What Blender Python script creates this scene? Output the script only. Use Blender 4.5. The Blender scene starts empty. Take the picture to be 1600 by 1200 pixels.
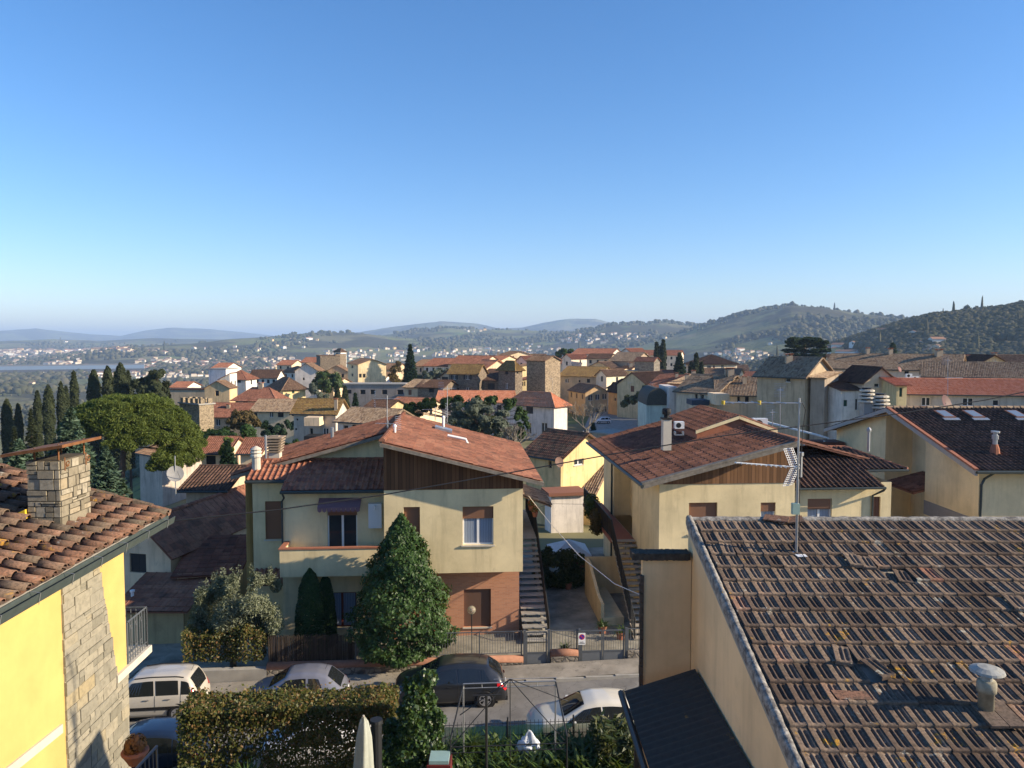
import bpy, math, random
import numpy as np
from mathutils import Vector, Matrix
SC = bpy.context.scene
R = math.radians
# ------------------------------------------------------------------ camera, sky, sun, exposure
FPX = 1180.0; PITCH = math.atan(65/FPX); CZ = 13.0
cam_d = bpy.data.cameras.new('camera'); cam = bpy.data.objects.new('camera', cam_d)
SC.collection.objects.link(cam); SC.camera = cam
cam.location = (0, 0, CZ); cam.rotation_euler = (R(90)-PITCH, 0, 0)
cam_d.sensor_width = 36; cam_d.lens = 36*FPX/1600; cam_d.clip_start = .1; cam_d.clip_end = 60000
SUN_EL = R(22.5); SUN_AZ = R(-9)          # azimuth measured from +X towards +Y
sdir = Vector((math.cos(SUN_EL)*math.cos(SUN_AZ), math.cos(SUN_EL)*math.sin(SUN_AZ), math.sin(SUN_EL)))
sl = bpy.data.lights.new('sun', 'SUN'); so = bpy.data.objects.new('sun', sl); SC.collection.objects.link(so)
sl.energy = 5.0; sl.angle = R(.53); sl.color = (1, .84, .62)
so.location = (60, -10, 40); so.rotation_euler = (-sdir).to_track_quat('-Z', 'Y').to_euler()
w = bpy.data.worlds.new('World'); SC.world = w; w.use_nodes = True
nt = w.node_tree; bg = nt.nodes['Background']
sky = nt.nodes.new('ShaderNodeTexSky'); sky.sky_type = 'NISHITA'; sky.sun_disc = False
sky.sun_elevation = SUN_EL; sky.sun_rotation = R(90)-SUN_AZ
sky.altitude = 100; sky.air_density = 1.0; sky.dust_density = .35; sky.ozone_density = 4.5
hs = nt.nodes.new('ShaderNodeHueSaturation'); hs.inputs['Saturation'].default_value = 1.18
nt.links.new(sky.outputs[0], hs.inputs['Color']); tn = nt.nodes.new('ShaderNodeMix'); tn.data_type = 'RGBA'; tn.blend_type = 'MULTIPLY'; tn.inputs[0].default_value = 1; tn.inputs[7].default_value = (1.06, .945, .965, 1)
nt.links.new(hs.outputs[0], tn.inputs[6]); nt.links.new(tn.outputs[2], bg.inputs[0]); bg.inputs[1].default_value = .116
SC.view_settings.view_transform = 'Standard'; SC.view_settings.look = 'None'
SC.view_settings.exposure = 0.92; SC.view_settings.gamma = 1
SC.render.engine = 'CYCLES'
SC.cycles.max_bounces = 6; SC.cycles.diffuse_bounces = 4; SC.cycles.volume_bounces = 0
SC.cycles.transparent_max_bounces = 12
# ------------------------------------------------------------------ pixel -> world
cP, sP = math.cos(PITCH), math.sin(PITCH)
def ray(px, py):
    u = (px-800)/FPX; v = (600-py)/FPX
    return Vector((u, cP+v*sP, v*cP-sP))
def P(px, py, Y):
    d = ray(px, py); return Vector((0, 0, CZ)) + d*(Y/d.y)
def G(px, py, z=0.):
    d = ray(px, py); return Vector((0, 0, CZ)) + d*((z-CZ)/d.z)
def ZY(py, Y):                     # height seen at row py at distance Y
    d = ray(800, py); return CZ + d.z/d.y*Y
PHI = R(4.0); cF, sF = math.cos(PHI), math.sin(PHI)
def L(s, t, z): return Vector((s*cF-t*sF, s*sF+t*cF, z))      # street frame -> world
def ST(px, py, t):                 # pixel on plane t = const -> (s, z)
    d = ray(px, py); k = t/(d.y*cF-d.x*sF)
    return (d.x*cF+d.y*sF)*k, CZ+d.z*k
def SS(px, py, s):                 # pixel on plane s = const -> (t, z)
    d = ray(px, py); k = s/(d.x*cF+d.y*sF)
    return (d.y*cF-d.x*sF)*k, CZ+d.z*k
def zs(s): return .03*(s-2.5)
# ------------------------------------------------------------------ objects
COL = SC.collection
def tag(o, label=None, cat=None, group=None, kind=None):
    if label: o['label'] = label
    if cat: o['category'] = cat
    if group: o['group'] = group
    if kind: o['kind'] = kind
    return o
def thing(name, loc, label, cat, group=None, rz=0):
    o = bpy.data.objects.new(name, None); COL.objects.link(o)
    o.location = loc; o.rotation_euler = (0, 0, rz); o.empty_display_size = .2
    return tag(o, label, cat, group)
def _local(V, parent):
    if parent is None: return V
    off = Vector((0, 0, 0)); p = parent
    while p is not None: off += p.location; p = p.parent
    return V-np.array(off)
def mk(name, V, F, mat, parent=None, smooth=False, uv=None, local=False):
    """V: n x 3 world coordinates (local=True: parent coordinates). F: list of tuples or int array."""
    V = np.asarray(V, dtype=np.float64).reshape(-1, 3)
    origin = None
    if not local:
        if parent is None:
            origin = np.array([(V[:, 0].min()+V[:, 0].max())/2, (V[:, 1].min()+V[:, 1].max())/2, V[:, 2].min()]); V = V-origin
        else: V = _local(V, parent)
    me = bpy.data.meshes.new(name)
    if isinstance(F, np.ndarray):
        n, k = F.shape
        me.vertices.add(len(V)); me.vertices.foreach_set('co', V.astype(np.float32).ravel())
        me.loops.add(n*k); me.loops.foreach_set('vertex_index', F.astype(np.int32).ravel())
        me.polygons.add(n); me.polygons.foreach_set('loop_start', np.arange(0, n*k, k, dtype=np.int32))
        me.polygons.foreach_set('loop_total', np.full(n, k, dtype=np.int32)); me.update(calc_edges=True)
        fl = F.ravel()
    else:
        me.from_pydata([tuple(v) for v in V], [], F); me.update()
        fl = np.fromiter((i for f in F for i in f), dtype=np.int64)
    if uv is not None:
        l = me.uv_layers.new(name='UVMap'); l.data.foreach_set('uv', np.asarray(uv, dtype=np.float32)[fl].ravel())
    if smooth: me.polygons.foreach_set('use_smooth', np.ones(len(me.polygons), dtype=bool))
    me.materials.append(mat)
    o = bpy.data.objects.new(name, me); COL.objects.link(o)
    if origin is not None: o.location = origin
    if parent is not None: o.parent = parent
    return o
class MB:
    def __init__(s): s.V = []; s.F = []; s.U = []; s.n = 0
    def add(s, V, F, U=None):
        V = np.asarray(V, dtype=float).reshape(-1, 3)
        s.V.append(V); s.F.extend([tuple(int(i)+s.n for i in f) for f in F])
        s.U.append(np.zeros((len(V), 2)) if U is None else np.asarray(U, dtype=float)); s.n += len(V); return s
    def quad(s, a, b, c, d): return s.add([a, b, c, d], [(0, 1, 2, 3)])
    def poly(s, pts): return s.add(pts, [tuple(range(len(pts)))])
    def hexa(s, b, t):             # 4 bottom, 4 top points
        return s.add(list(b)+list(t), [(3, 2, 1, 0), (4, 5, 6, 7), (0, 1, 5, 4), (1, 2, 6, 5), (2, 3, 7, 6), (3, 0, 4, 7)])
    def box(s, x0, x1, y0, y1, z0, z1, fr=None):
        fr = fr or (lambda a, b, c: (a, b, c))
        return s.hexa([fr(x0, y0, z0), fr(x1, y0, z0), fr(x1, y1, z0), fr(x0, y1, z0)],
                      [fr(x0, y0, z1), fr(x1, y0, z1), fr(x1, y1, z1), fr(x0, y1, z1)])
    def prism(s, poly, vec):       # extrude a planar polygon along vec
        n = len(poly); a = [Vector(p) for p in poly]; b = [p+Vector(vec) for p in a]
        return s.add([tuple(p) for p in a+b], [tuple(range(n))[::-1], tuple(range(n, 2*n))]+[(i, (i+1) % n, n+(i+1) % n, n+i) for i in range(n)])
    def tube(s, pts, r, k=6, caps=True):
        pts = [Vector(p) for p in pts]; n = len(pts); rs = r if hasattr(r, '__len__') else [r]*n
        V = []; prev = None
        for i, p in enumerate(pts):
            d = (pts[min(i+1, n-1)]-pts[max(i-1, 0)]); d = d.normalized() if d.length > 1e-9 else Vector((0, 0, 1))
            if prev is None:
                a = Vector((0, 0, 1)) if abs(d.z) < .9 else Vector((1, 0, 0))
            else: a = prev
            x = (a-d*a.dot(d)); x = x.normalized() if x.length > 1e-6 else d.orthogonal().normalized()
            prev = x; y = d.cross(x)
            for j in range(k):
                an = 2*math.pi*j/k; V.append(p+(x*math.cos(an)+y*math.sin(an))*rs[i])
        F = [(i*k+j, i*k+(j+1) % k, (i+1)*k+(j+1) % k, (i+1)*k+j) for i in range(n-1) for j in range(k)]
        if caps: F += [tuple(range(k))[::-1], tuple(range((n-1)*k, n*k))]
        return s.add([tuple(v) for v in V], F)
    def lathe(s, c, prof, k=12, caps=True):   # prof: (radius, z)
        V = []; n = len(prof)
        for r_, z in prof:
            for j in range(k): an = 2*math.pi*j/k; V.append((c[0]+r_*math.cos(an), c[1]+r_*math.sin(an), c[2]+z))
        F = [(i*k+j, i*k+(j+1) % k, (i+1)*k+(j+1) % k, (i+1)*k+j) for i in range(n-1) for j in range(k)]
        if caps: F += [tuple(range(k))[::-1], tuple(range((n-1)*k, n*k))]
        return s.add(V, F)
    def build(s, name, mat, parent=None, smooth=False, uv=False, local=False):
        V = np.concatenate(s.V) if s.V else np.zeros((0, 3))
        return mk(name, V, s.F, mat, parent, smooth, np.concatenate(s.U) if uv else None, local)
def tree_copy(o, parent=None):
    c = o.copy(); COL.objects.link(c); c.parent = parent
    for ch in list(o.children): tree_copy(ch, c)
    return c
# ------------------------------------------------------------------ materials
class T:
    def __init__(s, name, rough=.85, spec=.25, metal=0., color=(.5, .5, .5)):
        s.m = bpy.data.materials.new(name); s.m.use_nodes = True; s.t = s.m.node_tree
        s.b = s.t.nodes['Principled BSDF']; s.b.inputs['Roughness'].default_value = rough
        s.b.inputs['Specular IOR Level'].default_value = spec; s.b.inputs['Metallic'].default_value = metal
        s.b.inputs['Base Color'].default_value = (*color, 1); s._uv = s._ob = None
    def set(s, sock, v):
        if hasattr(v, 'outputs'): v = v.outputs[0]
        if isinstance(v, bpy.types.NodeSocket): s.t.links.new(v, sock)
        elif isinstance(v, (tuple, list)) and len(v) == 3 and sock.type == 'RGBA': sock.default_value = (*v, 1)
        else: sock.default_value = v
    def n(s, ty, ins=None, **props):
        nd = s.t.nodes.new('ShaderNode'+ty)
        for k, v in props.items(): setattr(nd, k, v)
        for k, v in (ins or {}).items(): s.set(nd.inputs[k], v)
        return nd
    def obj(s):
        if not s._ob: s._ob = s.n('TexCoord').outputs['Object']
        return s._ob
    def uv(s):
        if not s._uv: s._uv = s.n('UVMap', uv_map='UVMap').outputs[0]
        return s._uv
    def map(s, v, scale): return s.n('Mapping', {'Vector': v, 'Scale': scale}).outputs[0]
    def noise(s, v, scale, detail=3., rough=.55, out=0):
        return s.n('TexNoise', {'Vector': v, 'Scale': scale, 'Detail': detail, 'Roughness': rough}).outputs[out]
    def mix(s, f, a, b, mode='MIX'):
        nd = s.t.nodes.new('ShaderNodeMix'); nd.data_type = 'RGBA'; nd.blend_type = mode
        s.set(nd.inputs[0], f); s.set(nd.inputs[6], a); s.set(nd.inputs[7], b); return nd.outputs[2]
    def math(s, op, a, b=0., c=0., clamp=False):
        nd = s.t.nodes.new('ShaderNodeMath'); nd.operation = op; nd.use_clamp = clamp
        s.set(nd.inputs[0], a); s.set(nd.inputs[1], b); s.set(nd.inputs[2], c); return nd.outputs[0]
    def step(s, v, lo, hi):
        nd = s.n('MapRange', {'Value': v, 'From Min': lo, 'From Max': hi}); nd.clamp = True; return nd.outputs[0]
    def ramp(s, f, stops, interp='LINEAR'):
        nd = s.n('ValToRGB', {'Fac': f}); cr = nd.color_ramp; cr.interpolation = interp
        while len(cr.elements) < len(stops): cr.elements.new(.5)
        for e, (p, c) in zip(cr.elements, stops): e.position = p; e.color = (*c, 1)
        return nd.outputs[0]
    def col(s, c): s.set(s.b.inputs['Base Color'], c); return s
    def bump(s, h, strength=.3, dist=.02):
        nd = s.n('Bump', {'Height': h, 'Strength': strength, 'Distance': dist}); s.set(s.b.inputs['Normal'], nd.outputs[0]); return s
def sc(c, k): return tuple(min(1, x*k) for x in c)
_pc = {}
def plaster(c, dirt=.35, seed=0):
    key = (c, dirt)
    if key in _pc: return _pc[key]
    t = T('plaster', .92, .12); o = t.obj()
    a = t.noise(o, .55, 5., .6); st = t.noise(t.map(o, (2.2, 2.2, .22)), 1.1, 4., .65); f = t.noise(o, 9., 4., .6)
    base = t.mix(t.step(a, .35, .7), sc(c, 1.06), sc(c, .78)); b2 = t.noise(o, 1.9, 5., .7)
    base = t.mix(t.math('MULTIPLY', t.step(b2, .55, .68), dirt*.7), base, sc(c, .55))
    base = t.mix(t.math('MULTIPLY', t.step(st, .5, .72), dirt*1.3), base, sc(c, .45))
    base = t.mix(t.math('MULTIPLY', f, .18), base, sc(c, .7))
    t.col(base).bump(f, .25, .012); _pc[key] = t.m; return t.m
_sc = {}
def stone(c, scale=(3.2, 3.2, 5.5), name='rubble_stone', contrast=.55):
    key = (c, scale, contrast)
    if key in _sc: return _sc[key]
    t = T(name, .95, .1); o = t.map(t.obj(), scale); nz = t.noise(o, .6, 2.)
    ov = t.n('VectorMath', {0: o, 1: t.noise(o, .9, 2., .5, 1)}, operation='ADD').outputs[0]
    v = t.n('TexVoronoi', {'Vector': ov, 'Scale': 1.}); e = t.n('TexVoronoi', {'Vector': ov, 'Scale': 1.}, feature='DISTANCE_TO_EDGE')
    r_ = t.n('SeparateColor', {0: v.outputs['Color']}).outputs[0]
    cc = t.ramp(r_, [(0, sc(c, 1-contrast)), (.45, c), (.8, sc(c, 1.15)), (1, sc(c, 1+contrast*.7))])
    cc = t.mix(t.step(e.outputs['Distance'], .12, .02), cc, sc(c, .55))
    cc = t.mix(t.math('MULTIPLY', nz, .35), cc, sc(c, .6))
    t.col(cc).bump(t.step(e.outputs['Distance'], 0, .15), .5, .04); _sc[key] = t.m; return t.m
def plain(name, c, rough=.6, spec=.3, metal=0., var=.12, scale=6.):
    t = T(name, rough, spec, metal); f = t.noise(t.obj(), scale, 4.)
    t.col(t.mix(f, sc(c, 1+var), sc(c, 1-var*1.6))); return t.m
def tiles(name, cols, tw, th, dirt=.5, dirtc=(.035, .03, .025), lichen=0., lichc=(.38, .22, .03), patch=.35, grime=.35):
    """cols: four tints picked tile by tile; uv in metres"""
    t = T(name, .93, .12); uv = t.uv()
    sp = t.n('SeparateXYZ', {0: uv}); u = t.math('FLOOR', t.math('DIVIDE', sp.outputs[0], tw)); v = t.math('FLOOR', t.math('DIVIDE', sp.outputs[1], th))
    cell = t.n('CombineXYZ', {0: u, 1: v}).outputs[0]
    wn = t.n('TexWhiteNoise', {'Vector': cell}, noise_dimensions='2D').outputs[0]
    c = t.ramp(wn, [(0, cols[0]), (.35, cols[1]), (.7, cols[2]), (1, cols[3])])
    big = t.noise(uv, .35, 5., .65); sm = t.noise(uv, 7., 4., .7); md = t.noise(uv, 1.7, 4., .7)
    c = t.mix(t.math('MULTIPLY', t.step(big, .4, .62), patch), c, sc(cols[0], .45))
    c = t.mix(t.math('MULTIPLY', t.step(sm, .5, .7), dirt), c, dirtc)
    c = t.mix(t.math('MULTIPLY', t.step(md, .5, .68), grime), c, sc(dirtc, 1.6))
    if lichen: c = t.mix(t.math('MULTIPLY', t.step(t.noise(uv, 2.3, 6., .75), .63-.12*lichen, .7), .85), c, lichc)
    t.col(c).bump(sm, .3, .01); return t.m
def leaf(name, c1, c2, rough=.55, spec=.3, trans=.25, c3=None):
    t = T(name, rough, spec); g = t.n('NewGeometry'); f = g.outputs['Random Per Island']
    st = [(0, c1), (1, c2)] if c3 is None else [(0, c1), (.6, c2), (1, c3)]
    c = t.ramp(f, st); big = t.noise(t.obj(), .7, 2.)
    c = t.mix(t.math('MULTIPLY', big, .6), c, sc(c1, .8)); t.col(c)
    if trans:
        tr = t.n('BsdfTranslucent', {'Color': t.mix(.35, c, (.35, .4, .02))}); ms = t.n('MixShader', {0: trans, 1: t.b.outputs[0], 2: tr.outputs[0]})
        t.t.links.new(ms.outputs[0], t.t.nodes['Material Output'].inputs[0])
    return t.m
M = {}
M['white'] = plain('white_paint', (.78, .77, .74), .5, .3, var=.04)
M['whitemetal'] = plain('white_enamel', (.72, .73, .72), .35, .5, var=.03)
M['galv'] = plain('galvanised_metal', (.42, .43, .44), .4, .5, .7, .15)
M['iron'] = plain('dark_iron', (.035, .037, .04), .5, .5, .5, .1)
M['greyiron'] = plain('grey_painted_iron', (.10, .11, .12), .5, .4, .2, .12)
M['gutter'] = plain('dark_gutter', (.05, .062, .06), .5, .4, .3, .15)
M['copper'] = plain('brown_copper', (.14, .06, .035), .5, .4, .5, .2)
M['concrete'] = plain('grey_concrete', (.36, .34, .30), .95, .1, 0, .22, 2.5)
M['palestone'] = plain('pale_stone', (.55, .50, .41), .9, .15, 0, .15, 3.)
M['shutter'] = plain('brown_shutter', (.17, .075, .045), .6, .25, 0, .15)
M['greenshut'] = plain('green_shutter', (.02, .065, .045), .6, .25, 0, .15)
M['darkshut'] = plain('dark_shutter', (.03, .032, .035), .6, .25, 0, .15)
M['blueshut'] = plain('blue_grey_door', (.07, .12, .16), .6, .25, 0, .15)
M['dark'] = plain('dark_interior', (.012, .012, .014), .6, .3, 0, .1)
M['woodred'] = plain('red_brown_wood', (.15, .035, .015), .45, .4, 0, .25)
M['terra'] = plain('terracotta', (.36, .145, .085), .85, .2, 0, .25)
M['brick_cap'] = plain('terracotta_coping', (.31, .155, .10), .85, .2, 0, .25)
M['rust'] = plain('rusty_sheet', (.23, .10, .04), .8, .3, .2, .5, 5.)
M['black'] = plain('black_rubber', (.015, .015, .016), .7, .3, 0, .1)
M['cable'] = plain('black_cable', (.02, .02, .022), .5, .4, 0, .05)
def _glass():
    t = T('window_glass', .06, .6); t.col(t.mix(t.noise(t.obj(), .8, 2.), (.012, .016, .02), (.05, .06, .07))); return t.m
M['glass'] = _glass()
def _curtain(c=(.30, .36, .46)):
    t = T('curtained_glass', .12, .6); o = t.obj()
    wv = t.n('TexWave', {'Vector': o, 'Scale': 4.5, 'Distortion': 1.6, 'Detail': 2.}, bands_direction='X')
    t.col(t.mix(wv.outputs['Fac'], sc(c, .55), c)); return t.m
M['curtain'] = _curtain(); M['curtain_pale'] = _curtain((.42, .42, .40))
def _roller(c, name):
    t = T(name, .6, .25); o = t.obj(); z = t.n('SeparateXYZ', {0: o}).outputs[2]
    s_ = t.math('FRACT', t.math('MULTIPLY', z, 22.)); t.col(t.mix(t.step(s_, .75, .95), c, sc(c, .45))).bump(s_, .4, .01); return t.m
M['roller'] = _roller((.24, .12, .07), 'brown_roller_blind'); M['roller_dark'] = _roller((.15, .085, .06), 'dark_roller_blind')
# ------------------------------------------------------------------ roofs
def _p_coppo(f): 
    return np.where(f < .58, .062*np.sqrt(np.clip(1-((f-.29)/.29)**2, 0, 1)), -.028*np.sin((f-.58)/.42*np.pi))
def _p_rib(f): return np.where(f < .2, .068*np.sin(f/.2*np.pi), .004*np.cos((f-.2)/.8*6*np.pi))
def _p_port(f): return np.where(f < .5, .05*np.sin(f/.5*np.pi), -.006*np.ones_like(f))
PROF = {  # tile width, row height, samples per tile, profile, step
 'coppo': (.21, .36, [0, .1, .29, .48, .58, .8], _p_coppo, .022),
 'coppo_far': (.36, .6, [0, .29, .58, .8], lambda f: 1.3*_p_coppo(f), .03),
 'rib': (.42, .40, [0, .05, .1, .15, .2, .6], _p_rib, .02),
 'ribf': (.46, .42, [0, .04, .08, .12, .16, .6], lambda f: np.where(f < .16, .026*np.sin(f/.16*np.pi), 0.), .018),
 'port': (.24, .36, [0, .12, .25, .38, .5, .75], _p_port, .022)}
def slope(mb, E0, E1, R0, R1, prof='coppo', thick=.09, seed=0):
    """tiled roof slope: E0-E1 the eave (right to left or left to right), R0-R1 the top edge above it"""
    E0, E1, R0, R1 = [np.array(p, dtype=float) for p in (E0, E1, R0, R1)]
    W = np.linalg.norm(E1-E0); U = (E1-E0)/W
    S = (R0-E0)-U*np.dot(R0-E0, U); Ln = np.linalg.norm(S); S = S/Ln
    N = np.cross(U, S)
    if N[2] < 0: N = -N
    tw, th, fs, pf, st = PROF[prof]; fs = np.array(fs)
    nt_ = max(1, int(math.ceil(W/tw))); us = (np.arange(nt_)[:, None]+fs[None, :]).ravel()*tw; us = np.append(us[us < W], W)
    h = pf((us/tw) % 1.)
    nr = max(1, int(round(Ln/th))); vs = np.repeat(np.linspace(0, Ln, nr+1), 2)[1:-1]; hv = np.tile([st, 0.], nr)
    a0 = np.dot(R0-E0, U); a1 = np.dot(R1-E0, U); k = vs/Ln
    rng = np.random.RandomState(seed+int(W*100))
    rowj = np.repeat(rng.uniform(-.008, .008, nr), 2)
    uu = np.clip(us[None, :], (a0*k)[:, None], (W+(a1-W)*k)[:, None])
    hh = (h[None, :]+hv[:, None]+rowj[:, None])
    wav = .012*np.sin(us*1.3+seed)[None, :]*np.sin(vs*.9+seed*2)[:, None]
    Pp = E0+uu[..., None]*U+vs[:, None, None]*S+(hh+wav)[..., None]*N
    nv, nu = uu.shape; V = Pp.reshape(-1, 3); UV = np.stack([uu+seed*3.77, np.repeat(vs[:, None], nu, 1)-0.001*np.tile([0, 1], nr)[:, None]], -1).reshape(-1, 2)
    i = np.arange((nv-1)*nu).reshape(nv-1, nu)[:, :-1]
    F = np.stack([i, i+1, i+nu+1, i+nu], -1).reshape(-1, 4)
    mb.V.append(V); mb.F.extend(map(tuple, (F+mb.n).tolist())); mb.U.append(UV); mb.n += len(V)
    d = -N*thick; q = [E0, E1, R1, R0]
    mb.add([p-N*.03 for p in q]+[p+d for p in q], [(7, 6, 5, 4), (0, 1, 5, 4), (1, 2, 6, 5), (2, 3, 7, 6), (3, 0, 4, 7)],
           [(0, 0)]*8)
def ridge_cap(mb, a, b, r=.11, seed=0):
    a, b = Vector(a), Vector(b); n = max(1, int((b-a).length/.38)); d = (b-a)/n; x = d.normalized(); s_ = x.cross(Vector((0, 0, 1))).normalized(); u = s_.cross(x)
    for i in range(n):
        V = []; U = []
        for k, rr in ((0, r*1.12), (1.04, r*.95)):
            for j in range(6):
                an = math.pi*j/5; V.append(a+d*(i+k)+s_*math.cos(an)*rr+u*(math.sin(an)*rr-.02)); U.append((.1+i*1.7+seed, .1+k*.1))
        mb.add([tuple(v) for v in V], [(j, j+1, j+7, j+6) for j in range(5)]+[(0, 1, 2, 3, 4, 5)], U)
# ------------------------------------------------------------------ walls with openings
def wall(mb, O, u, W, z0, z1, holes=(), reveal=.14, n=None, top=None):
    """vertical wall from O along unit vector u, width W; holes (a0, a1, b0, b1) in (along, world z); n: outward normal"""
    O = Vector((O[0], O[1], 0)); u = Vector((u[0], u[1], 0)); n = Vector((u.y, -u.x, 0)) if n is None else Vector(n)
    hs = [(max(0, a), min(W, b), max(z0, c), min(z1, d)) for a, b, c, d in holes if b > 0 and a < W and d > z0 and c < z1]
    xs = sorted({0., W, *[h[0] for h in hs], *[h[1] for h in hs]}); ys = sorted({z0, z1, *[h[2] for h in hs], *[h[3] for h in hs]})
    def pt(a, z, off=0.): p = O+u*a+n*off; return (p.x, p.y, z)
    for i in range(len(xs)-1):
        for j in range(len(ys)-1):
            cx, cy = (xs[i]+xs[i+1])/2, (ys[j]+ys[j+1])/2
            if any(h[0] < cx < h[1] and h[2] < cy < h[3] for h in hs): continue
            mb.quad(pt(xs[i], ys[j]), pt(xs[i+1], ys[j]), pt(xs[i+1], ys[j+1]), pt(xs[i], ys[j+1]))
    for a, b, c, d in hs:
        r_ = -reveal
        mb.quad(pt(a, c), pt(a, c, r_), pt(a, d, r_), pt(a, d)); mb.quad(pt(b, c, r_), pt(b, c), pt(b, d), pt(b, d, r_))
        mb.quad(pt(a, d), pt(a, d, r_), pt(b, d, r_), pt(b, d)); mb.quad(pt(a, c, r_), pt(a, c), pt(b, c), pt(b, c, r_))
def opening(parent, O, u, a0, a1, z0, z1, kind='win', n=None, reveal=.14, frame=None, sill=True, small=False):
    """what fills a wall opening; returns the part"""
    O = Vector((O[0], O[1], 0)); u = Vector((u[0], u[1], 0)); n = Vector((u.y, -u.x, 0)) if n is None else Vector(n)
    def fr(a, o, z): p = O+u*a+n*o; return (p.x, p.y, z)
    r_ = -reveal; fm = frame or M['white']; fw = min(.06, (a1-a0)*.09)
    nm = 'door' if kind.startswith('door') else 'window'
    base = kind.split('+')[0]
    m = MB()
    if base in ('roller', 'rollerd'):
        m.box(a0, a1, r_+.01, r_+.05, z0, z1, fr); w_ = m.build(nm, M['roller'] if base == 'roller' else M['roller_dark'], parent)
        if sill and not small: s_ = MB(); s_.box(a0-.06, a1+.06, r_, .06, z0-.06, z0-.002, fr); s_.build('sill', M['palestone'], w_)
        return w_
    if base in ('shut', 'greens', 'darks'):
        k = {'shut': 'shutter', 'greens': 'greenshut', 'darks': 'darkshut'}[base]; c = (a0+a1)/2
        m.box(a0+.01, c-.008, r_+.03, r_+.07, z0+.01, z1-.01, fr); m.box(c+.008, a1-.01, r_+.03, r_+.07, z0+.01, z1-.01, fr)
        m.box(a0, a1, r_, r_+.028, z0, z1, fr)
        return m.build(nm, M[k], parent)
    if base == 'dark':
        m.box(a0, a1, r_-.02, r_+.01, z0, z1, fr); return m.build(nm, M['dark'], parent)
    # framed glass
    m.box(a0, a0+fw, r_, r_+.05, z0, z1, fr); m.box(a1-fw, a1, r_, r_+.05, z0, z1, fr)
    m.box(a0+fw, a1-fw, r_, r_+.05, z1-fw, z1, fr); m.box(a0+fw, a1-fw, r_, r_+.05, z0, z0+fw, fr)
    if a1-a0 > .7: c = (a0+a1)/2; m.box(c-fw*.8, c+fw*.8, r_, r_+.05, z0+fw, z1-fw, fr)
    w_ = m.build(nm, fm, parent)
    g = MB(); g.box(a0+fw*.5, a1-fw*.5, r_+.005, r_+.02, z0+fw*.5, z1-fw*.5, fr)
    g.build('pane', M['curtain'] if 'curtain' in kind else M['curtain_pale'] if 'pale' in kind else M['glass'], w_)
    if sill and not small and nm == 'window': s_ = MB(); s_.box(a0-.06, a1+.06, r_, .07, z0-.06, z0-.002, fr); s_.build('sill', M['palestone'], w_)
    for key, mm in (('+gs', 'greenshut'), ('+ds', 'darkshut'), ('+bs', 'shutter'), ('+ws', 'white')):
        if key in kind:
            for side in (0, 1):
                x0, x1 = (a0-(a1-a0)*.5, a0-.02) if side == 0 else (a1+.02, a1+(a1-a0)*.5)
                sm_ = MB(); sm_.box(x0, x1, .01, .05, z0, z1, fr); sm_.build('shutter', M[mm], w_)
    if '+half' in kind:
        sm_ = MB(); sm_.box(a0, a1, r_+.06, r_+.09, z0+(z1-z0)*.68, z1, fr); sm_.build('roller_blind', M['roller'], w_)
    return w_
# ------------------------------------------------------------------ a generic house
def chimney_part(parent, c, z0, h, wd=.5, mat=None, cap='slab'):
    m = MB(); x, y = c; m.box(x-wd/2, x+wd/2, y-wd/2*.8, y+wd/2*.8, z0, z0+h)
    o = m.build('chimney', mat or plaster((.42, .34, .25)), parent); k = MB()
    if cap == 'slab':
        for i in (-1, 1): k.box(x+i*wd*.4-.04, x+i*wd*.4+.04, y-wd*.3, y+wd*.3, z0+h, z0+h+.18)
        k.box(x-wd*.65, x+wd*.65, y-wd*.55, y+wd*.55, z0+h+.18, z0+h+.25)
    else: k.lathe((x, y, z0+h), [(wd*.25, 0), (wd*.28, .3), (wd*.2, .45), (wd*.05, .5)], 8)
    k.build('chimney_cap', M['terra'], o); return o
def auto(W, z0, z1, nc, nr, w_=.95, h_=1.35, kind='win', base=None, jit=0):
    out = []; fh = (z1-z0)/nr
    for r_ in range(nr):
        for c in range(nc):
            x = W*(c+.5)/nc; zz = z0+fh*r_+fh*.34; out.append((x-w_/2, x+w_/2, zz, min(zz+h_, z1-.25), kind))
    return out
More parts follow.
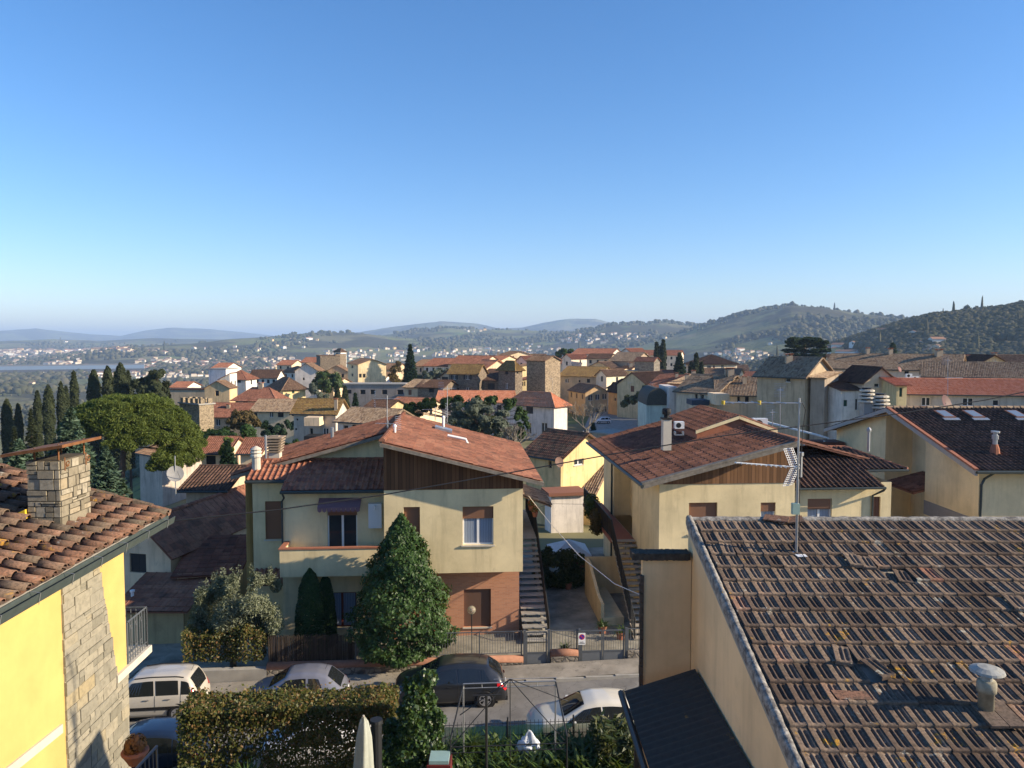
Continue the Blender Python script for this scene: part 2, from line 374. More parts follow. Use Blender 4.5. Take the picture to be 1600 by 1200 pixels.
def house(label, A, B, depth, eave, roof='gx', rise=None, wallm=None, roofm=None, prof='coppo', over=.4, zb=None,
          front=(), right=(), fa=None, ra=None, la=None, chim=(), cat='house', name='house', group=None, low=None, ek='B', trim=True, ridge=True, pitch=.3):
    """A, B: (pixel column, distance) of the left and right corner of the face towards the camera; depth: metres back;
    eave: pixel row of the eave at corner ek; front/right: openings as pixel rectangles; fa/ra: (columns, rows, kind)"""
    Y = (A if ek == 'A' else B)[1]; ze = ZY(eave, Y); kk = YS(Y)/Y; depth *= kk; over *= kk**.5
    if rise: rise *= kk
    chim = [(c[0], c[1], c[2]*kk, c[3]*kk)+tuple(c[4:]) for c in chim]
    a = P(A[0], 535, A[1]); b = P(B[0], 535, B[1]); a.z = b.z = 0
    W = (b-a).length; u = (b-a)/W; n = Vector((u.y, -u.x, 0)); v = -n
    c4 = [a, b, b+v*depth, a+v*depth]
    if zb is None: zb = min(zt(p.x, p.y) for p in c4)-1.0
    root = thing(name, ((c4[0]+c4[2])/2).to_tuple()[:2]+(zb+1.0,), label, cat, group)
    wallm = wallm or plaster((.5, .42, .3)); small = Y > 110
    if rise is None: rise = (depth/2 if roof in ('gx', 'hip') else W/2)*pitch
    def inter(px, py, O, uu, nn):
        d = ray(px, py); den = d.x*nn.x+d.y*nn.y; k = ((O.x*nn.x+O.y*nn.y))/den
        p = Vector((0, 0, CZ))+d*k; return (p.x-O.x)*uu.x+(p.y-O.y)*uu.y, p.z
    if not front and not fa and roof != 'flat' and W > 5 and name == 'house': fa = (max(1, int(W/4.2)), 1, 'dark' if int(W*10) % 2 else 'win')
    if not right and not ra and roof != 'flat' and depth > 6 and name == 'house': ra = (1, 1, 'dark')
    wm = MB()
    faces = [(a, u, n, W, front, fa), (b, v, u, depth, right, ra), (a+v*depth, n, -u, depth, (), la), (b+v*depth, -u, v, W, (), None)]
    ztop = {0: ze, 1: ze, 2: ze, 3: ze}
    if roof == 'shedr': ztop = {0: ze, 1: ze, 2: ze+rise, 3: ze}
    if roof == 'shedl': ztop = {0: ze, 1: ze+rise, 2: ze, 3: ze}
    if roof == 'shed': ztop = {0: ze, 1: ze, 2: ze, 3: ze+rise}
    if roof == 'shedb': ztop = {0: ze+rise, 1: ze, 2: ze, 3: ze}
    for i, (O, uu, nn, WW, pix, au) in enumerate(faces):
        ops = []
        for it in pix:
            x0, y0, x1, y1 = it[:4]; kd = it[4] if len(it) > 4 else 'win'
            p0 = inter(x0, y1, O, uu, nn); p1 = inter(x1, y0, O, uu, nn)
            ops.append((min(p0[0], p1[0]), max(p0[0], p1[0]), p0[1], p1[1], kd))
        if au: ops += auto(WW, max(zb+1.2, ze-3.1*au[1]), ze, au[0], au[1], kind=au[2] if len(au) > 2 else 'win')
        ops = [o for o in ops if o[0] > .05 and o[1] < WW-.05]
        wall(wm, O, uu, WW, zb, ztop[i], [o[:4] for o in ops], .16, nn)
        for o in ops:
            if i in (0, 1) or (i == 2 and O.x > 0) : opening(root, O, uu, *o[:4], o[4], nn, .16, small=small)
    A3, B3, C3, D3 = [Vector((p.x, p.y, ze)) for p in c4]
    up = Vector((0, 0, rise))
    if roof == 'gx': wm.poly([B3, C3, (B3+C3)/2+up]); wm.poly([D3, A3, (A3+D3)/2+up])
    if roof == 'gy': wm.poly([A3, B3, (A3+B3)/2+up]); wm.poly([C3, D3, (C3+D3)/2+up])
    if roof == 'shedr': wm.poly([A3, B3, A3+up]); wm.poly([C3, D3, D3+up])
    if roof == 'shedl': wm.poly([A3, B3, B3+up]); wm.poly([C3, D3, C3+up])
    if roof == 'shed': wm.poly([B3, C3, C3+up]); wm.poly([D3, A3, D3+up])
    if roof == 'shedb': wm.poly([B3, C3, B3+up]); wm.poly([D3, A3, A3+up])
    wm.build('wall', wallm, root)
    rm = MB(); roofm = roofm or M['t_brown']; ov = over; sd = int(A[0])
    if roof in ('gx', 'hip', 'pyr'):
        g = rise/(depth/2); dz = Vector((0, 0, -g*ov)); hx = u*ov
        if roof == 'gx': e1 = Vector((0, 0, 0))+hx; r0 = (A3+D3)/2+up-e1; r1 = (B3+C3)/2+up+e1
        else:
            hp = min(depth/2, W/2-.01); r0 = (A3+D3)/2+up+u*hp; r1 = (B3+C3)/2+up-u*hp
        EA, EB, EC, ED = A3-hx-v*ov+dz, B3+hx-v*ov+dz, C3+hx+v*ov+dz, D3-hx+v*ov+dz
        slope(rm, EA, EB, r0, r1, prof, seed=sd); slope(rm, EC, ED, r1, r0, prof, seed=sd+1)
        if roof != 'gx': slope(rm, EB, EC, r1, r1, prof, seed=sd+2); slope(rm, ED, EA, r0, r0, prof, seed=sd+3)
        if ridge:
            ridge_cap(rm, r0, r1, seed=sd)
            if roof != 'gx': ridge_cap(rm, EB, r1); ridge_cap(rm, EA, r0)
    elif roof == 'gy':
        g = rise/(W/2); dz = Vector((0, 0, -g*ov)); r0 = (A3+B3)/2+up-v*ov; r1 = (C3+D3)/2+up+v*ov
        EA, EB, EC, ED = A3-u*ov-v*ov+dz, B3+u*ov-v*ov+dz, C3+u*ov+v*ov+dz, D3-u*ov+v*ov+dz
        slope(rm, EB, EC, r0, r1, prof, seed=sd); slope(rm, ED, EA, r1, r0, prof, seed=sd+1)
        if ridge: ridge_cap(rm, r0, r1)
    elif roof.startswith('shed'):
        o = ov
        cs = {'shed': (A3, B3, D3, C3), 'shedb': (C3, D3, B3, A3), 'shedr': (B3, C3, A3, D3), 'shedl': (D3, A3, C3, B3)}[roof]
        e0, e1, h0, h1 = cs; du = (e1-e0).normalized(); ds = (h0-e0).normalized(); run = (h0-e0).length; dzv = Vector((0, 0, rise/run*o))
        slope(rm, e0-du*o-ds*o-dzv, e1+du*o-ds*o-dzv, h0-du*o+ds*o+up+dzv, h1+du*o+ds*o+up+dzv, prof, seed=sd)
    else:
        q = .25
        rm.hexa([A3-u*q-v*q, B3+u*q-v*q, C3+u*q+v*q, D3-u*q+v*q], [A3-u*q-v*q+Vector((0, 0, .25)), B3+u*q-v*q+Vector((0, 0, .25)), C3+u*q+v*q+Vector((0, 0, .25)), D3-u*q+v*q+Vector((0, 0, .25))])
    rm.build('roof', roofm, root, uv=True)
    if trim and Y < 120 and roof in ('gx', 'hip'):
        g = rise/(depth/2); t_ = MB(); e = .05
        p0, p1 = A3-u*ov-v*(ov+.06), B3+u*ov-v*(ov+.06); dzz = Vector((0, 0, -g*ov-.05))
        t_.tube([p0+dzz, p1+dzz], .07, 6); t_.build('gutter', M['gutter'], root)
    for cx in chim:   # (fraction along AB, fraction of depth, height, width)
        p = a+u*W*cx[0]+v*depth*cx[1]
        if roof in ('gx', 'hip'): zr = ze+rise*(1-abs(cx[1]-.5)*2)
        elif roof == 'gy': zr = ze+rise*(1-abs(cx[0]-.5)*2)
        else: zr = ze+rise*.4
        chimney_part(root, (p.x, p.y), zr-.3, cx[2]+.3, cx[3], cap='slab' if len(cx) < 5 else cx[4])
    return root
# ------------------------------------------------------------------ terrain
RID = [ # (distance, near width, far width, [(px, py)...])
 (1250, 420, 500, [(1050, 600), (1150, 578), (1230, 562), (1300, 543), (1340, 532), (1400, 516), (1450, 504), (1500, 499), (1560, 493), (1600, 488), (1700, 478), (1900, 470), (2600, 500)]),
 (3300, 1100, 1200, [(840, 562), (900, 548), (1000, 536), (1060, 522), (1110, 507), (1150, 496), (1200, 486), (1235, 482), (1280, 486), (1330, 495), (1400, 503), (1500, 515), (1600, 530), (2400, 530)]),
 (4300, 1000, 1200, [(700, 545), (800, 533), (880, 522), (930, 514), (960, 509), (1000, 506), (1040, 504), (1090, 509), (1120, 512), (1250, 520)]),
 (5200, 1500, 1500, [(480, 545), (540, 533), (600, 524), (660, 516), (700, 513), (760, 515), (820, 517), (900, 520), (980, 522), (1100, 530)]),
 (9500, 1800, 2500, [(350, 535), (440, 528), (500, 522), (560, 520), (600, 514), (640, 509), (690, 503), (740, 505), (780, 514), (815, 512), (850, 504), (880, 499.5), (930, 499.5), (965, 507), (1000, 514), (1100, 520)]),
 (3900, 900, 1500, [(40, 562), (120, 552), (170, 545), (210, 541), (300, 537), (360, 531), (410, 528), (450, 524), (500, 520), (560, 521), (620, 527), (700, 535), (800, 545)]),
 (14500, 2500, 3000, [(-900, 524), (-100, 522), (0, 520), (60, 517), (100, 521), (140, 524), (190, 526), (230, 518), (262, 514.5), (330, 516), (390, 521), (430, 525), (600, 528)]),
 (7200, 1500, 2000, [(-900, 536), (0, 534), (80, 531), (160, 533), (240, 529), (330, 531), (420, 531), (500, 535)]),
]
ZV = -85.
def _vn(x, y, seed=0):           # cheap smooth noise, vectorised
    def h(i, j): 
        v = np.sin(i*127.1+j*311.7+seed*74.7)*43758.5453; return v-np.floor(v)
    xi, yi = np.floor(x), np.floor(y); xf, yf = x-xi, y-yi; xf = xf*xf*(3-2*xf); yf = yf*yf*(3-2*yf)
    return (h(xi, yi)*(1-xf)+h(xi+1, yi)*xf)*(1-yf)+(h(xi, yi+1)*(1-xf)+h(xi+1, yi+1)*xf)*yf
def fbm(x, y, seed=0, o=4):
    r_ = 0; a = .5
    for k in range(o): r_ = r_+a*_vn(x*2**k, y*2**k, seed+k); a *= .5
    return r_
def ztv(x, y):
    x = np.asarray(x, float); y = np.asarray(y, float)
    r = np.hypot(x, y)+1e-6; az = np.degrees(np.arctan2(x, y))
    px = 800+FPX*np.tan(np.radians(np.clip(az, -74, 74)))
    side = np.clip((520-px)/480, 0, 1); side = side*side*(3-2*side)          # the town ends sooner on the left
    rr = np.where(y > 0, r, np.minimum(r, 60))
    # town hill
    def lerp(pts): return np.interp(rr, [p[0] for p in pts], [p[1] for p in pts])
    cen = lerp([(0, 0), (42, -.2), (60, -2.0), (90, -4.5), (150, -6.5), (220, -7.5), (330, -8), (400, -14), (480, -27), (700, -58), (1000, ZV), (2000, ZV)])
    lef = lerp([(0, 0), (38, -.3), (60, -4), (90, -8), (140, -17), (220, -34), (400, -60), (800, ZV), (2000, ZV)])
    z = cen*(1-side)+lef*side
    near = z.copy()
    n1 = fbm(x/900, y/900, 3); n2 = fbm(x/260, y/260, 9)
    for rk, wn, wf, prof in RID:
        pz = 535+(CZ-ZV)/rk*FPX+1; prof = [(prof[0][0]-170, pz)]+prof+[(prof[-1][0]+170, pz)]
        py = np.interp(px, [p[0] for p in prof], [p[1] for p in prof], left=pz, right=pz)
        top = CZ+(535-py)/FPX*rk
        wdt = np.where(r < rk, wn, wf); b = np.exp(-((r-rk)/wdt)**2)
        rel = np.clip((r-rk)/wdt, -1.6, 0)
        hgt = (top-ZV)*b
        hgt = hgt*(1+(.28*(n1-.45)+.22*(n2-.45))*np.clip(-rel*2.2, 0, 1))
        hh = ZV+hgt; z = np.where((r > 420) & (top > ZV), np.maximum(z, hh), z)
    z = z+np.where(r > 500, 6*(n2-.45), 0)
    return z
def zt(x, y): return float(ztv(np.array([x]), np.array([y]))[0])
def hit(px, py, r0=60., r1=20000.):     # where the line of sight through a pixel meets the terrain
    d = ray(px, py); k = math.hypot(d.x, d.y); rr = np.geomspace(r0, r1, 2500)
    x = d.x/k*rr; y = d.y/k*rr; zz = CZ+d.z/k*rr; t_ = ztv(x, y)
    i = np.argmax(t_ >= zz)
    if t_[i] < zz[i]: return None
    return Vector((x[i], y[i], t_[i]))
def make_terrain():
    az = np.concatenate([np.linspace(-180, -46, 40)[:-1], np.linspace(-46, 46, 900), np.linspace(46, 180, 40)[1:]])
    az = az[:-1]
    rr = np.concatenate([[.5, 2, 6, 12, 20, 30], np.geomspace(36, 300, 40), np.geomspace(310, 24000, 330)])
    A, Rr = np.meshgrid(np.radians(az), rr)
    x = Rr*np.sin(A); y = Rr*np.cos(A); z = ztv(x, y)
    z = np.where(Rr < 40, np.minimum(z, -.06)-.35*np.clip(1-Rr/40, 0, 1)-.35, z)
    V = np.stack([x, y, z], -1).reshape(-1, 3); na = len(az)
    i = np.arange(len(rr)-1)[:, None]*na+np.arange(na)[None, :]; j = np.arange(len(rr)-1)[:, None]*na+(np.arange(na)[None, :]+1) % na
    F = np.stack([i, i+na, j+na, j], -1).reshape(-1, 4)
    t = T('hill_and_valley_ground', .98, .05)
    o = t.n('NewGeometry').outputs['Position']
    def nz(s_, d=4., r_=.6, off=0): return t.noise(t.n('VectorMath', {0: t.n('VectorMath', {0: o, 1: (s_, s_, 0)}, operation='MULTIPLY').outputs[0], 1: (off, off*.7, 0)}, operation='ADD').outputs[0], 1., d, r_)
    wood = nz(1/420., 6., .62); wood2 = nz(1/60., 4.); pa = nz(1/35., 3., .6, 7)
    vo = t.n('TexVoronoi', {'Vector': t.n('VectorMath', {0: o, 1: (1/170., 1/250., 0)}, operation='MULTIPLY').outputs[0], 'Scale': 1.})
    fr_ = t.n('SeparateColor', {0: vo.outputs['Color']}).outputs[0]
    field = t.ramp(fr_, [(0, (.16, .16, .06)), (.3, (.20, .22, .08)), (.55, (.18, .16, .08)), (.78, (.26, .23, .13)), (1, (.13, .19, .05))])
    field = t.mix(t.math('MULTIPLY', pa, .5), field, (.07, .08, .035))
    dots = t.n('TexVoronoi', {'Vector': o, 'Scale': 1/11.}); field = t.mix(t.math('MULTIPLY', t.step(dots.outputs['Distance'], .45, .25), t.step(nz(1/150., 3., .6, 21), .45, .55)), field, (.055, .07, .035))
    wcol = t.ramp(wood2, [(0, (.03, .036, .02)), (.5, (.06, .058, .033)), (.8, (.095, .08, .055)), (1, (.065, .075, .035))])
    c = t.mix(t.step(wood, .47, .52), field, wcol); t.col(c)
    b = t.n('Bump', {'Height': wood2, 'Strength': .8, 'Distance': 6.}); t.set(t.b.inputs['Normal'], b.outputs[0])
    o_ = mk('ground', V, F, t.m, None, True); o_['kind'] = 'structure'
make_terrain()
# tile materials
M['t_brown'] = tiles('old_brown_roof_tiles', [(.19, .11, .07), (.26, .16, .10), (.33, .22, .14), (.16, .10, .07)], .21, .36, .35, lichen=.15, lichc=(.24, .16, .05))
M['t_pale'] = tiles('weathered_tan_roof_tiles', [(.27, .18, .11), (.36, .26, .17), (.42, .32, .22), (.17, .11, .08)], .21, .36, .45, patch=.25)
M['t_dark'] = tiles('dark_brown_roof_tiles', [(.075, .045, .032), (.11, .065, .045), (.15, .085, .06), (.06, .038, .03)], .21, .36, .35)
M['t_red'] = tiles('red_clay_roof_tiles', [(.25, .105, .065), (.31, .135, .085), (.37, .175, .115), (.19, .085, .06)], .24, .36, .35, patch=.3)
M['t_orange'] = tiles('new_orange_roof_tiles', [(.56, .21, .10), (.62, .25, .13), (.66, .31, .18), (.50, .19, .10)], .24, .36, .25, patch=.05, grime=.08)
M['t_ochre'] = tiles('lichen_covered_roof_tiles', [(.26, .15, .06), (.33, .21, .07), (.36, .24, .10), (.20, .12, .06)], .21, .36, .3, lichen=.5, lichc=(.34, .22, .04))
M['t_rib'] = tiles('ribbed_red_roof_tiles', [(.26, .11, .07), (.33, .14, .085), (.39, .18, .11), (.20, .09, .06)], .42, .4, .5, patch=.3, grime=.5)
M['t_ribshade'] = tiles('shaded_red_ribbed_tiles', [(.20, .07, .045), (.25, .088, .055), (.30, .115, .07), (.16, .06, .04)], .42, .4, .45, patch=.4, grime=.4)  # darker copy of the ribbed red tiles, shade put into the colour
M['t_ribdark'] = tiles('ribbed_brown_roof_tiles', [(.17, .08, .055), (.22, .105, .07), (.27, .13, .09), (.13, .065, .05)], .42, .4, .5, patch=.3)
M['t_port'] = tiles('glazed_brown_roof_tiles', [(.27, .10, .06), (.33, .13, .08), (.38, .17, .10), (.20, .08, .055)], .24, .36, .35, patch=.15)
# haze box round everything
def make_haze():
    m = bpy.data.materials.new('valley_haze'); m.use_nodes = True; nt_ = m.node_tree
    for n_ in list(nt_.nodes):
        if n_.type != 'OUTPUT_MATERIAL': nt_.nodes.remove(n_)
    v = nt_.nodes.new('ShaderNodeVolumePrincipled'); v.inputs['Color'].default_value = (.50, .70, 1.0, 1)
    v.inputs['Density'].default_value = HAZE; v.inputs['Anisotropy'].default_value = .0
    nt_.links.new(v.outputs[0], nt_.nodes['Material Output'].inputs['Volume'])
    b = MB(); b.box(-24500, 24500, -24500, 24500, -160, 330); o = b.build('haze', m); o['kind'] = 'stuff'
HAZE = 1.1e-4
make_haze()
# ================================================================== the two twin houses across the street
WALLC = (.80, .655, .385)
M['cream'] = plaster(WALLC, .35); M['cream2'] = plaster((.80, .60, .33), .3)
def _brick():
    t = T('red_brick', .9, .15); o = t.map(t.obj(), (1, 1, 1)); sp = t.n('SeparateXYZ', {0: o})
    uv = t.n('CombineXYZ', {0: t.math('ADD', sp.outputs[0], sp.outputs[1]), 1: sp.outputs[2]}).outputs[0]
    b = t.n('TexBrick', {'Vector': uv, 'Color1': (.50, .22, .12, 1), 'Color2': (.36, .14, .08, 1), 'Mortar': (.40, .28, .2, 1), 'Scale': 1., 'Mortar Size': .008, 'Brick Width': .25, 'Row Height': .065, 'Bias': -.1})
    c = t.mix(t.math('MULTIPLY', t.noise(t.map(o, (1, 1, 8)), 3., 4.), .6), b.outputs[0], (.62, .32, .19)); t.col(c).bump(b.outputs['Fac'], -.5, .01); return t.m
M['brick'] = _brick()
def _planks(c, tw=.16):
    t = T('vertical_wood_boards', .8, .2); o = t.obj(); x = t.n('SeparateXYZ', {0: o}).outputs[0]
    cell = t.math('FLOOR', t.math('DIVIDE', x, tw)); wn = t.n('TexWhiteNoise', {'W': cell}, noise_dimensions='1D').outputs[0]
    f = t.math('FRACT', t.math('DIVIDE', x, tw)); gr = t.noise(t.map(o, (14, 14, .8)), 1., 4.)
    cc = t.mix(wn, sc(c, .6), sc(c, 1.25)); cc = t.mix(t.math('MULTIPLY', gr, .7), cc, sc(c, .35))
    cc = t.mix(t.step(f, .12, .04), cc, sc(c, .15)); t.col(cc).bump(t.step(f, .1, .02), -.6, .015); return t.m
M['planks'] = _planks((.20, .095, .045)); M['planks2'] = _planks((.26, .135, .065))
M['verge'] = plain('mossy_verge_stone', (.24, .21, .17), .95, .1, 0, .45, 5.)
uS = Vector((cF, sF, 0)); nS = Vector((sF, -cF, 0)); vS = -nS     # along the street, towards the camera, away
def Ls(s, t, z): p = L(s, t, z); return (p.x, p.y, p.z)
def sbox(m, s0, s1, t0, t1, z0, z1): return m.box(s0, s1, t0, t1, z0, z1, Ls)
def stairs(parent, s0, s1, t0, t1, z0, z1, n, mat):
    m = MB()
    for i in range(n):
        ta = t0+(t1-t0)*i/n; zz = z0+(z1-z0)*(i+1)/n
        sbox(m, s0, s1, ta-.03, ta+(t1-t0)/n+.05, zz-.05, zz)
    b = MB()
    for q in (s0+.12, s1-.24):
        b.prism([Ls(q, t0, z0-.1), Ls(q, t1, z1-.1), Ls(q, t1, z1-.45), Ls(q, t0+.5, z0-.1)], uS*.12)
    st = m.build('steps', mat, parent); b.build('stringer', M['concrete'], st); return st
def hrail(parent, pts, h=.95, gap=.13, r=.012, mat=None, name='railing'):
    m = MB(); mat = mat or M['iron']; pts = [Vector(p) for p in pts]; up = Vector((0, 0, h))
    m.tube([p+up for p in pts], .022, 5); m.tube([p+up*.12 for p in pts], .012, 4)
    for a, b in zip(pts, pts[1:]):
        n = max(1, int((b-a).length/gap))
        for i in range(n+1): p = a.lerp(b, i/n); m.tube([p, p+up], r if i % 8 else r*2, 4, False)
    return m.build(name, mat, parent)
def win_st(parent, t, box, kind, **k):
    x0, y0, x1, y1 = box; a = ST(x0, y1, t); b = ST(x1, y0, t); return (a[0], b[0], a[1], b[1], kind)
# ---- left twin
TF, TB, TW, TL = 32.0, 33.0, 33.2, 34.2
def left_twin():
    sA, sB = ST(600, 800, TF)[0], ST(817, 800, TF)[0]; zb = ST(817, 893, TF)[1]; zw = ST(817, 763, TF)[1]
    root = thing('villa', L((sA+sB)/2, 38, 0), 'cream two storey house with brown boarded gable, brick ground floor and long balcony', 'house')
    u = uS
    # upper right block
    ops = [win_st(root, TF, (723, 791, 771, 852), 'win+curtain+half'), win_st(root, TF, (631, 792, 656, 853), 'roller')]
    O = L(sA, TF, 0); m = MB(); rel = [(o[0]-sA, o[1]-sA, o[2], o[3], o[4]) for o in ops]
    wall(m, O, u, sB-sA, zb, zw, [o[:4] for o in rel], .18)
    sR, zR = ST(597, 690, 31.35); sE, zE = ST(848, 752, 31.35); g = (zR-zE)/(sE-sR)
    m.quad(Ls(sB, TF, zb), Ls(sB, 44, zb), Ls(sB, 44, zR-g*(sB-sR)-.1), Ls(sB, TF, zR-g*(sB-sR)-.1))
    m.quad(Ls(sA, TF, zb), Ls(sA, 36, zb), Ls(sA, 36, zR-.15), Ls(sA, TF, zR-.15))
    m.quad(Ls(sA, TF, zb), Ls(sB, TF, zb), Ls(sB, TB+.3, zb), Ls(sA, TB+.3, zb))
    m.build('upper_wall', M['cream'], root)
    for o in rel: opening(root, O, u, *o[:4], o[4], None, .18)
    # boarded gable, 3 cm proud
    m = MB(); a, b = Ls(sA, TF-.03, zw), Ls(sB, TF-.03, zw)
    z2 = lambda s: zR-g*(s-sR)-.12
    m.prism([a, b, Ls(sB, TF-.03, max(zw+.02, z2(sB))), Ls(sA, TF-.03, z2(sA))], -nS*.1); m.build('boarded_gable', M['planks'], root)
    # brick ground floor
    sC = sA; bo = [win_st(root, TB, (725, 920, 767, 980), 'rollerd')]; O = L(sC, TB, 0); m = MB()
    wall(m, O, u, sB-.08-sC, -.3, zb, [(o[0]-sC, o[1]-sC, o[2], o[3]) for o in bo], .15)
    m.quad(Ls(sB-.08, TB, -.3), Ls(sB-.08, 44, -.3), Ls(sB-.08, 44, zb), Ls(sB-.08, TB, zb)); m.build('brick_wall', M['brick'], root)
    for o in bo: opening(root, O, u, o[0]-sC, o[1]-sC, o[2], o[3], o[4], None, .15)
    # main roof
    rm = MB(); tb = 43.6
    slope(rm, Ls(sE, 31.35, zE), Ls(sE, tb, zE), Ls(sR, 31.35, zR), Ls(sR, tb, zR), 'ribf', .1)
    tl = 34.9; sw = 7.2; slope(rm, Ls(sR-sw, tl, zR-.27*sw), Ls(sR-sw, tb, zR-.27*sw), Ls(sR, tl, zR), Ls(sR, tb, zR), 'rib', .1)
    ridge_cap(rm, Ls(sR, 31.35, zR+.03), Ls(sR, tb, zR+.03), .13); rm.build('main_roof', M['t_rib'], root, uv=True)
    m = MB(); m.prism([Ls(sR-.1, 31.3, zR-.05), Ls(sE+.05, 31.3, zE-.05), Ls(sE+.05, 31.3, zE-.2), Ls(sR-.1, 31.3, zR-.2)], vS*.3)
    m.prism([Ls(sR-sw, tl-.04, zR-.27*sw-.05), Ls(sR, tl-.04, zR-.05), Ls(sR, tl-.04, zR-.2), Ls(sR-sw, tl-.04, zR-.27*sw-.2)], vS*.25)
    m.build('verge', M['verge'], root)
    m = MB(); m.poly([Ls(sA-.02, tl+.5, 7.), Ls(sR-sw+.5, tl+.5, 7.), Ls(sR-sw+.5, tl+.5, zR-.27*(sw-.5)-.1), Ls(sR-.02, tl+.5, zR-.1)])
    m.quad(Ls(sR-sw+.5, tl+.5, -.3), Ls(sR-sw+.5, tb-.4, -.3), Ls(sR-sw+.5, tb-.4, zR-.27*(sw-.5)-.1), Ls(sR-sw+.5, tl+.5, zR-.27*(sw-.5)-.1)); m.build('rear_wall', M['cream'], root)
    # left wing: wall behind balcony
    sD = ST(440, 800, TW)[0]; ze = ST(520, 766, 32.7)[1]
    ops = [win_st(root, TW, (512, 796, 558, 858), 'door+win'), win_st(root, TW, (512, 925, 557, 981), 'win+curtain')]
    O = L(sD, TW, 0); m = MB(); wall(m, O, u, sA-sD, -.3, ze+.15, [(o[0]-sD, o[1]-sD, o[2], o[3]) for o in ops], .16)
    sG = ST(395, 800, TL)[0]; zl = ST(410, 750, 33.7)[1]
    o2 = [win_st(root, TL, (415, 783, 441, 843), 'roller')]
    m.quad(Ls(sD, TW, -.3), Ls(sD, TL, -.3), Ls(sD, TL, ze+.2), Ls(sD, TW, ze+.15))
    wall(m, L(sG, TL, 0), u, sD-sG, -.3, zl+.15, [(o[0]-sG, o[1]-sG, o[2], o[3]) for o in o2], .12)
    m.quad(Ls(sG, TL, -.3), Ls(sG, 39, -.3), Ls(sG, 39, zl), Ls(sG, TL, zl)); m.build('wing_wall', M['cream'], root)
    for o, fr_ in zip(ops, (M['white'], M['woodred'])): opening(root, O, u, o[0]-sD, o[1]-sD, o[2], o[3], o[4], None, .16, frame=fr_)
    for o in o2: opening(root, L(sG, TL, 0), u, o[0]-sG, o[1]-sG, o[2], o[3], o[4], None, .12)
    m = MB(); b = ST(512, 806, TW-.05); c = ST(558, 796, TW-.05); sbox(m, b[0], c[0], TW+.03, TW+.08, b[1], c[1]); m.build('roller_blind', M['roller'], root)
    # wing roof
    rm = MB(); s0 = ST(438, 766, 32.7)[0]; s1 = sA; tt = 35.4; zt_ = ze+.345*(tt-32.7)
    slope(rm, Ls(s0, 32.7, ze), Ls(s1, 32.7, ze), Ls(s0, tt, zt_), Ls(s1, tt, zt_), 'port', .1)
    sL = ST(383, 750, 33.6)[0]; zl2 = ze+.345*.9
    slope(rm, Ls(sL, 33.6, zl2), Ls(s0, 33.6, zl2), Ls(sL, tt, zt_), Ls(s0, tt, zt_), 'port', .1, 1)
    slope(rm, Ls(sA, 38.2, ze), Ls(sL, 38.2, ze), Ls(sA, tt, zt_), Ls(sL, tt, zt_), 'port', .1, 2); ridge_cap(rm, Ls(sL, tt, zt_), Ls(s1, tt, zt_), .1)
    rm.build('wing_roof', M['t_port'], root, uv=True)
    m = MB(); m.tube([Ls(s0, 32.62, ze-.06), Ls(s1, 32.62, ze-.06)], .07, 6); m.tube([Ls(sL, 33.52, zl2-.06), Ls(s0, 33.52, zl2-.06)], .07, 6)
    m.tube([Ls(s0+.1, 32.62, ze-.1), Ls(s0+.1, 32.9, ze-.35), Ls(sD+.03, 33.15, ze-.55), Ls(sD+.03, 33.15, 3.3)], .045, 6); m.build('gutter', M['gutter'], root)
    # balcony
    z0, z1 = ST(500, 901, TF)[1], ST(500, 858, TF)[1]; sP = ST(437, 880, TF)[0]
    b = MB(); sbox(b, sP, sA, TF, TF+.14, z0, z1); sbox(b, sP, sP+.14, TF+.14, TW, z0, z1); sbox(b, sP+.14, sA, TF+.14, TW, z0, z0+.16); bb = b.build('balcony', M['cream'], root)
    b = MB(); sbox(b, sP-.04, sA-.002, TF-.04, TF+.18, z1, z1+.06); sbox(b, sP-.04, sP+.18, TF+.182, TW, z1, z1+.06); b.build('coping', M['terra'], bb)
    # awning, boiler cabinet
    a = MB(); p = ST(499, 778, TW); q = ST(565, 778, TW); zz = p[1]
    a.prism([Ls(p[0], TW-.03, zz), Ls(p[0], TW-.55, zz-.32), Ls(p[0], TW-.53, zz-.36), Ls(p[0], TW-.03, zz-.06)], uS*(q[0]-p[0]))
    nn = 9
    for i in range(nn):
        w_ = (q[0]-p[0])/nn; x = p[0]+w_*i; a.prism([Ls(x, TW-.55, zz-.33), Ls(x+w_, TW-.55, zz-.33), Ls(x+w_*.9, TW-.55, zz-.48), Ls(x+w_*.5, TW-.55, zz-.53), Ls(x+w_*.1, TW-.55, zz-.48)], vS*.01)
    a.build('awning', plain('faded_purple_awning', (.20, .12, .14), .9, .1), root)
    a = MB(); p = ST(577, 823, TW); q = ST(597, 785, TW); sbox(a, p[0], q[0], TW-.3, TW-.002, p[1], q[1]); cb = a.build('boiler_cabinet', M['whitemetal'], root)
    a = MB(); c = (p[0]+q[0])/2; a.tube([Ls(c, TW-.3, q[1]-.1), Ls(c, TW-.42, q[1]-.1), Ls(c, TW-.44, q[1]-.25)], .05, 8); a.build('flue', M['white'], cb)
    # porch roof at far left
    rm = MB(); p = ST(392, 912, 33.4); q = ST(446, 912, 33.4); slope(rm, Ls(p[0], 33.2, p[1]), Ls(q[0]-.02, 33.2, p[1]), Ls(p[0], TL-.02, p[1]+.42), Ls(q[0]-.02, TL-.02, p[1]+.42), 'coppo', .08); rm.build('porch_roof', M['t_red'], root, uv=True)
    # roof pipes and skylight
    def on(s, t): return zR-g*(s-sR)
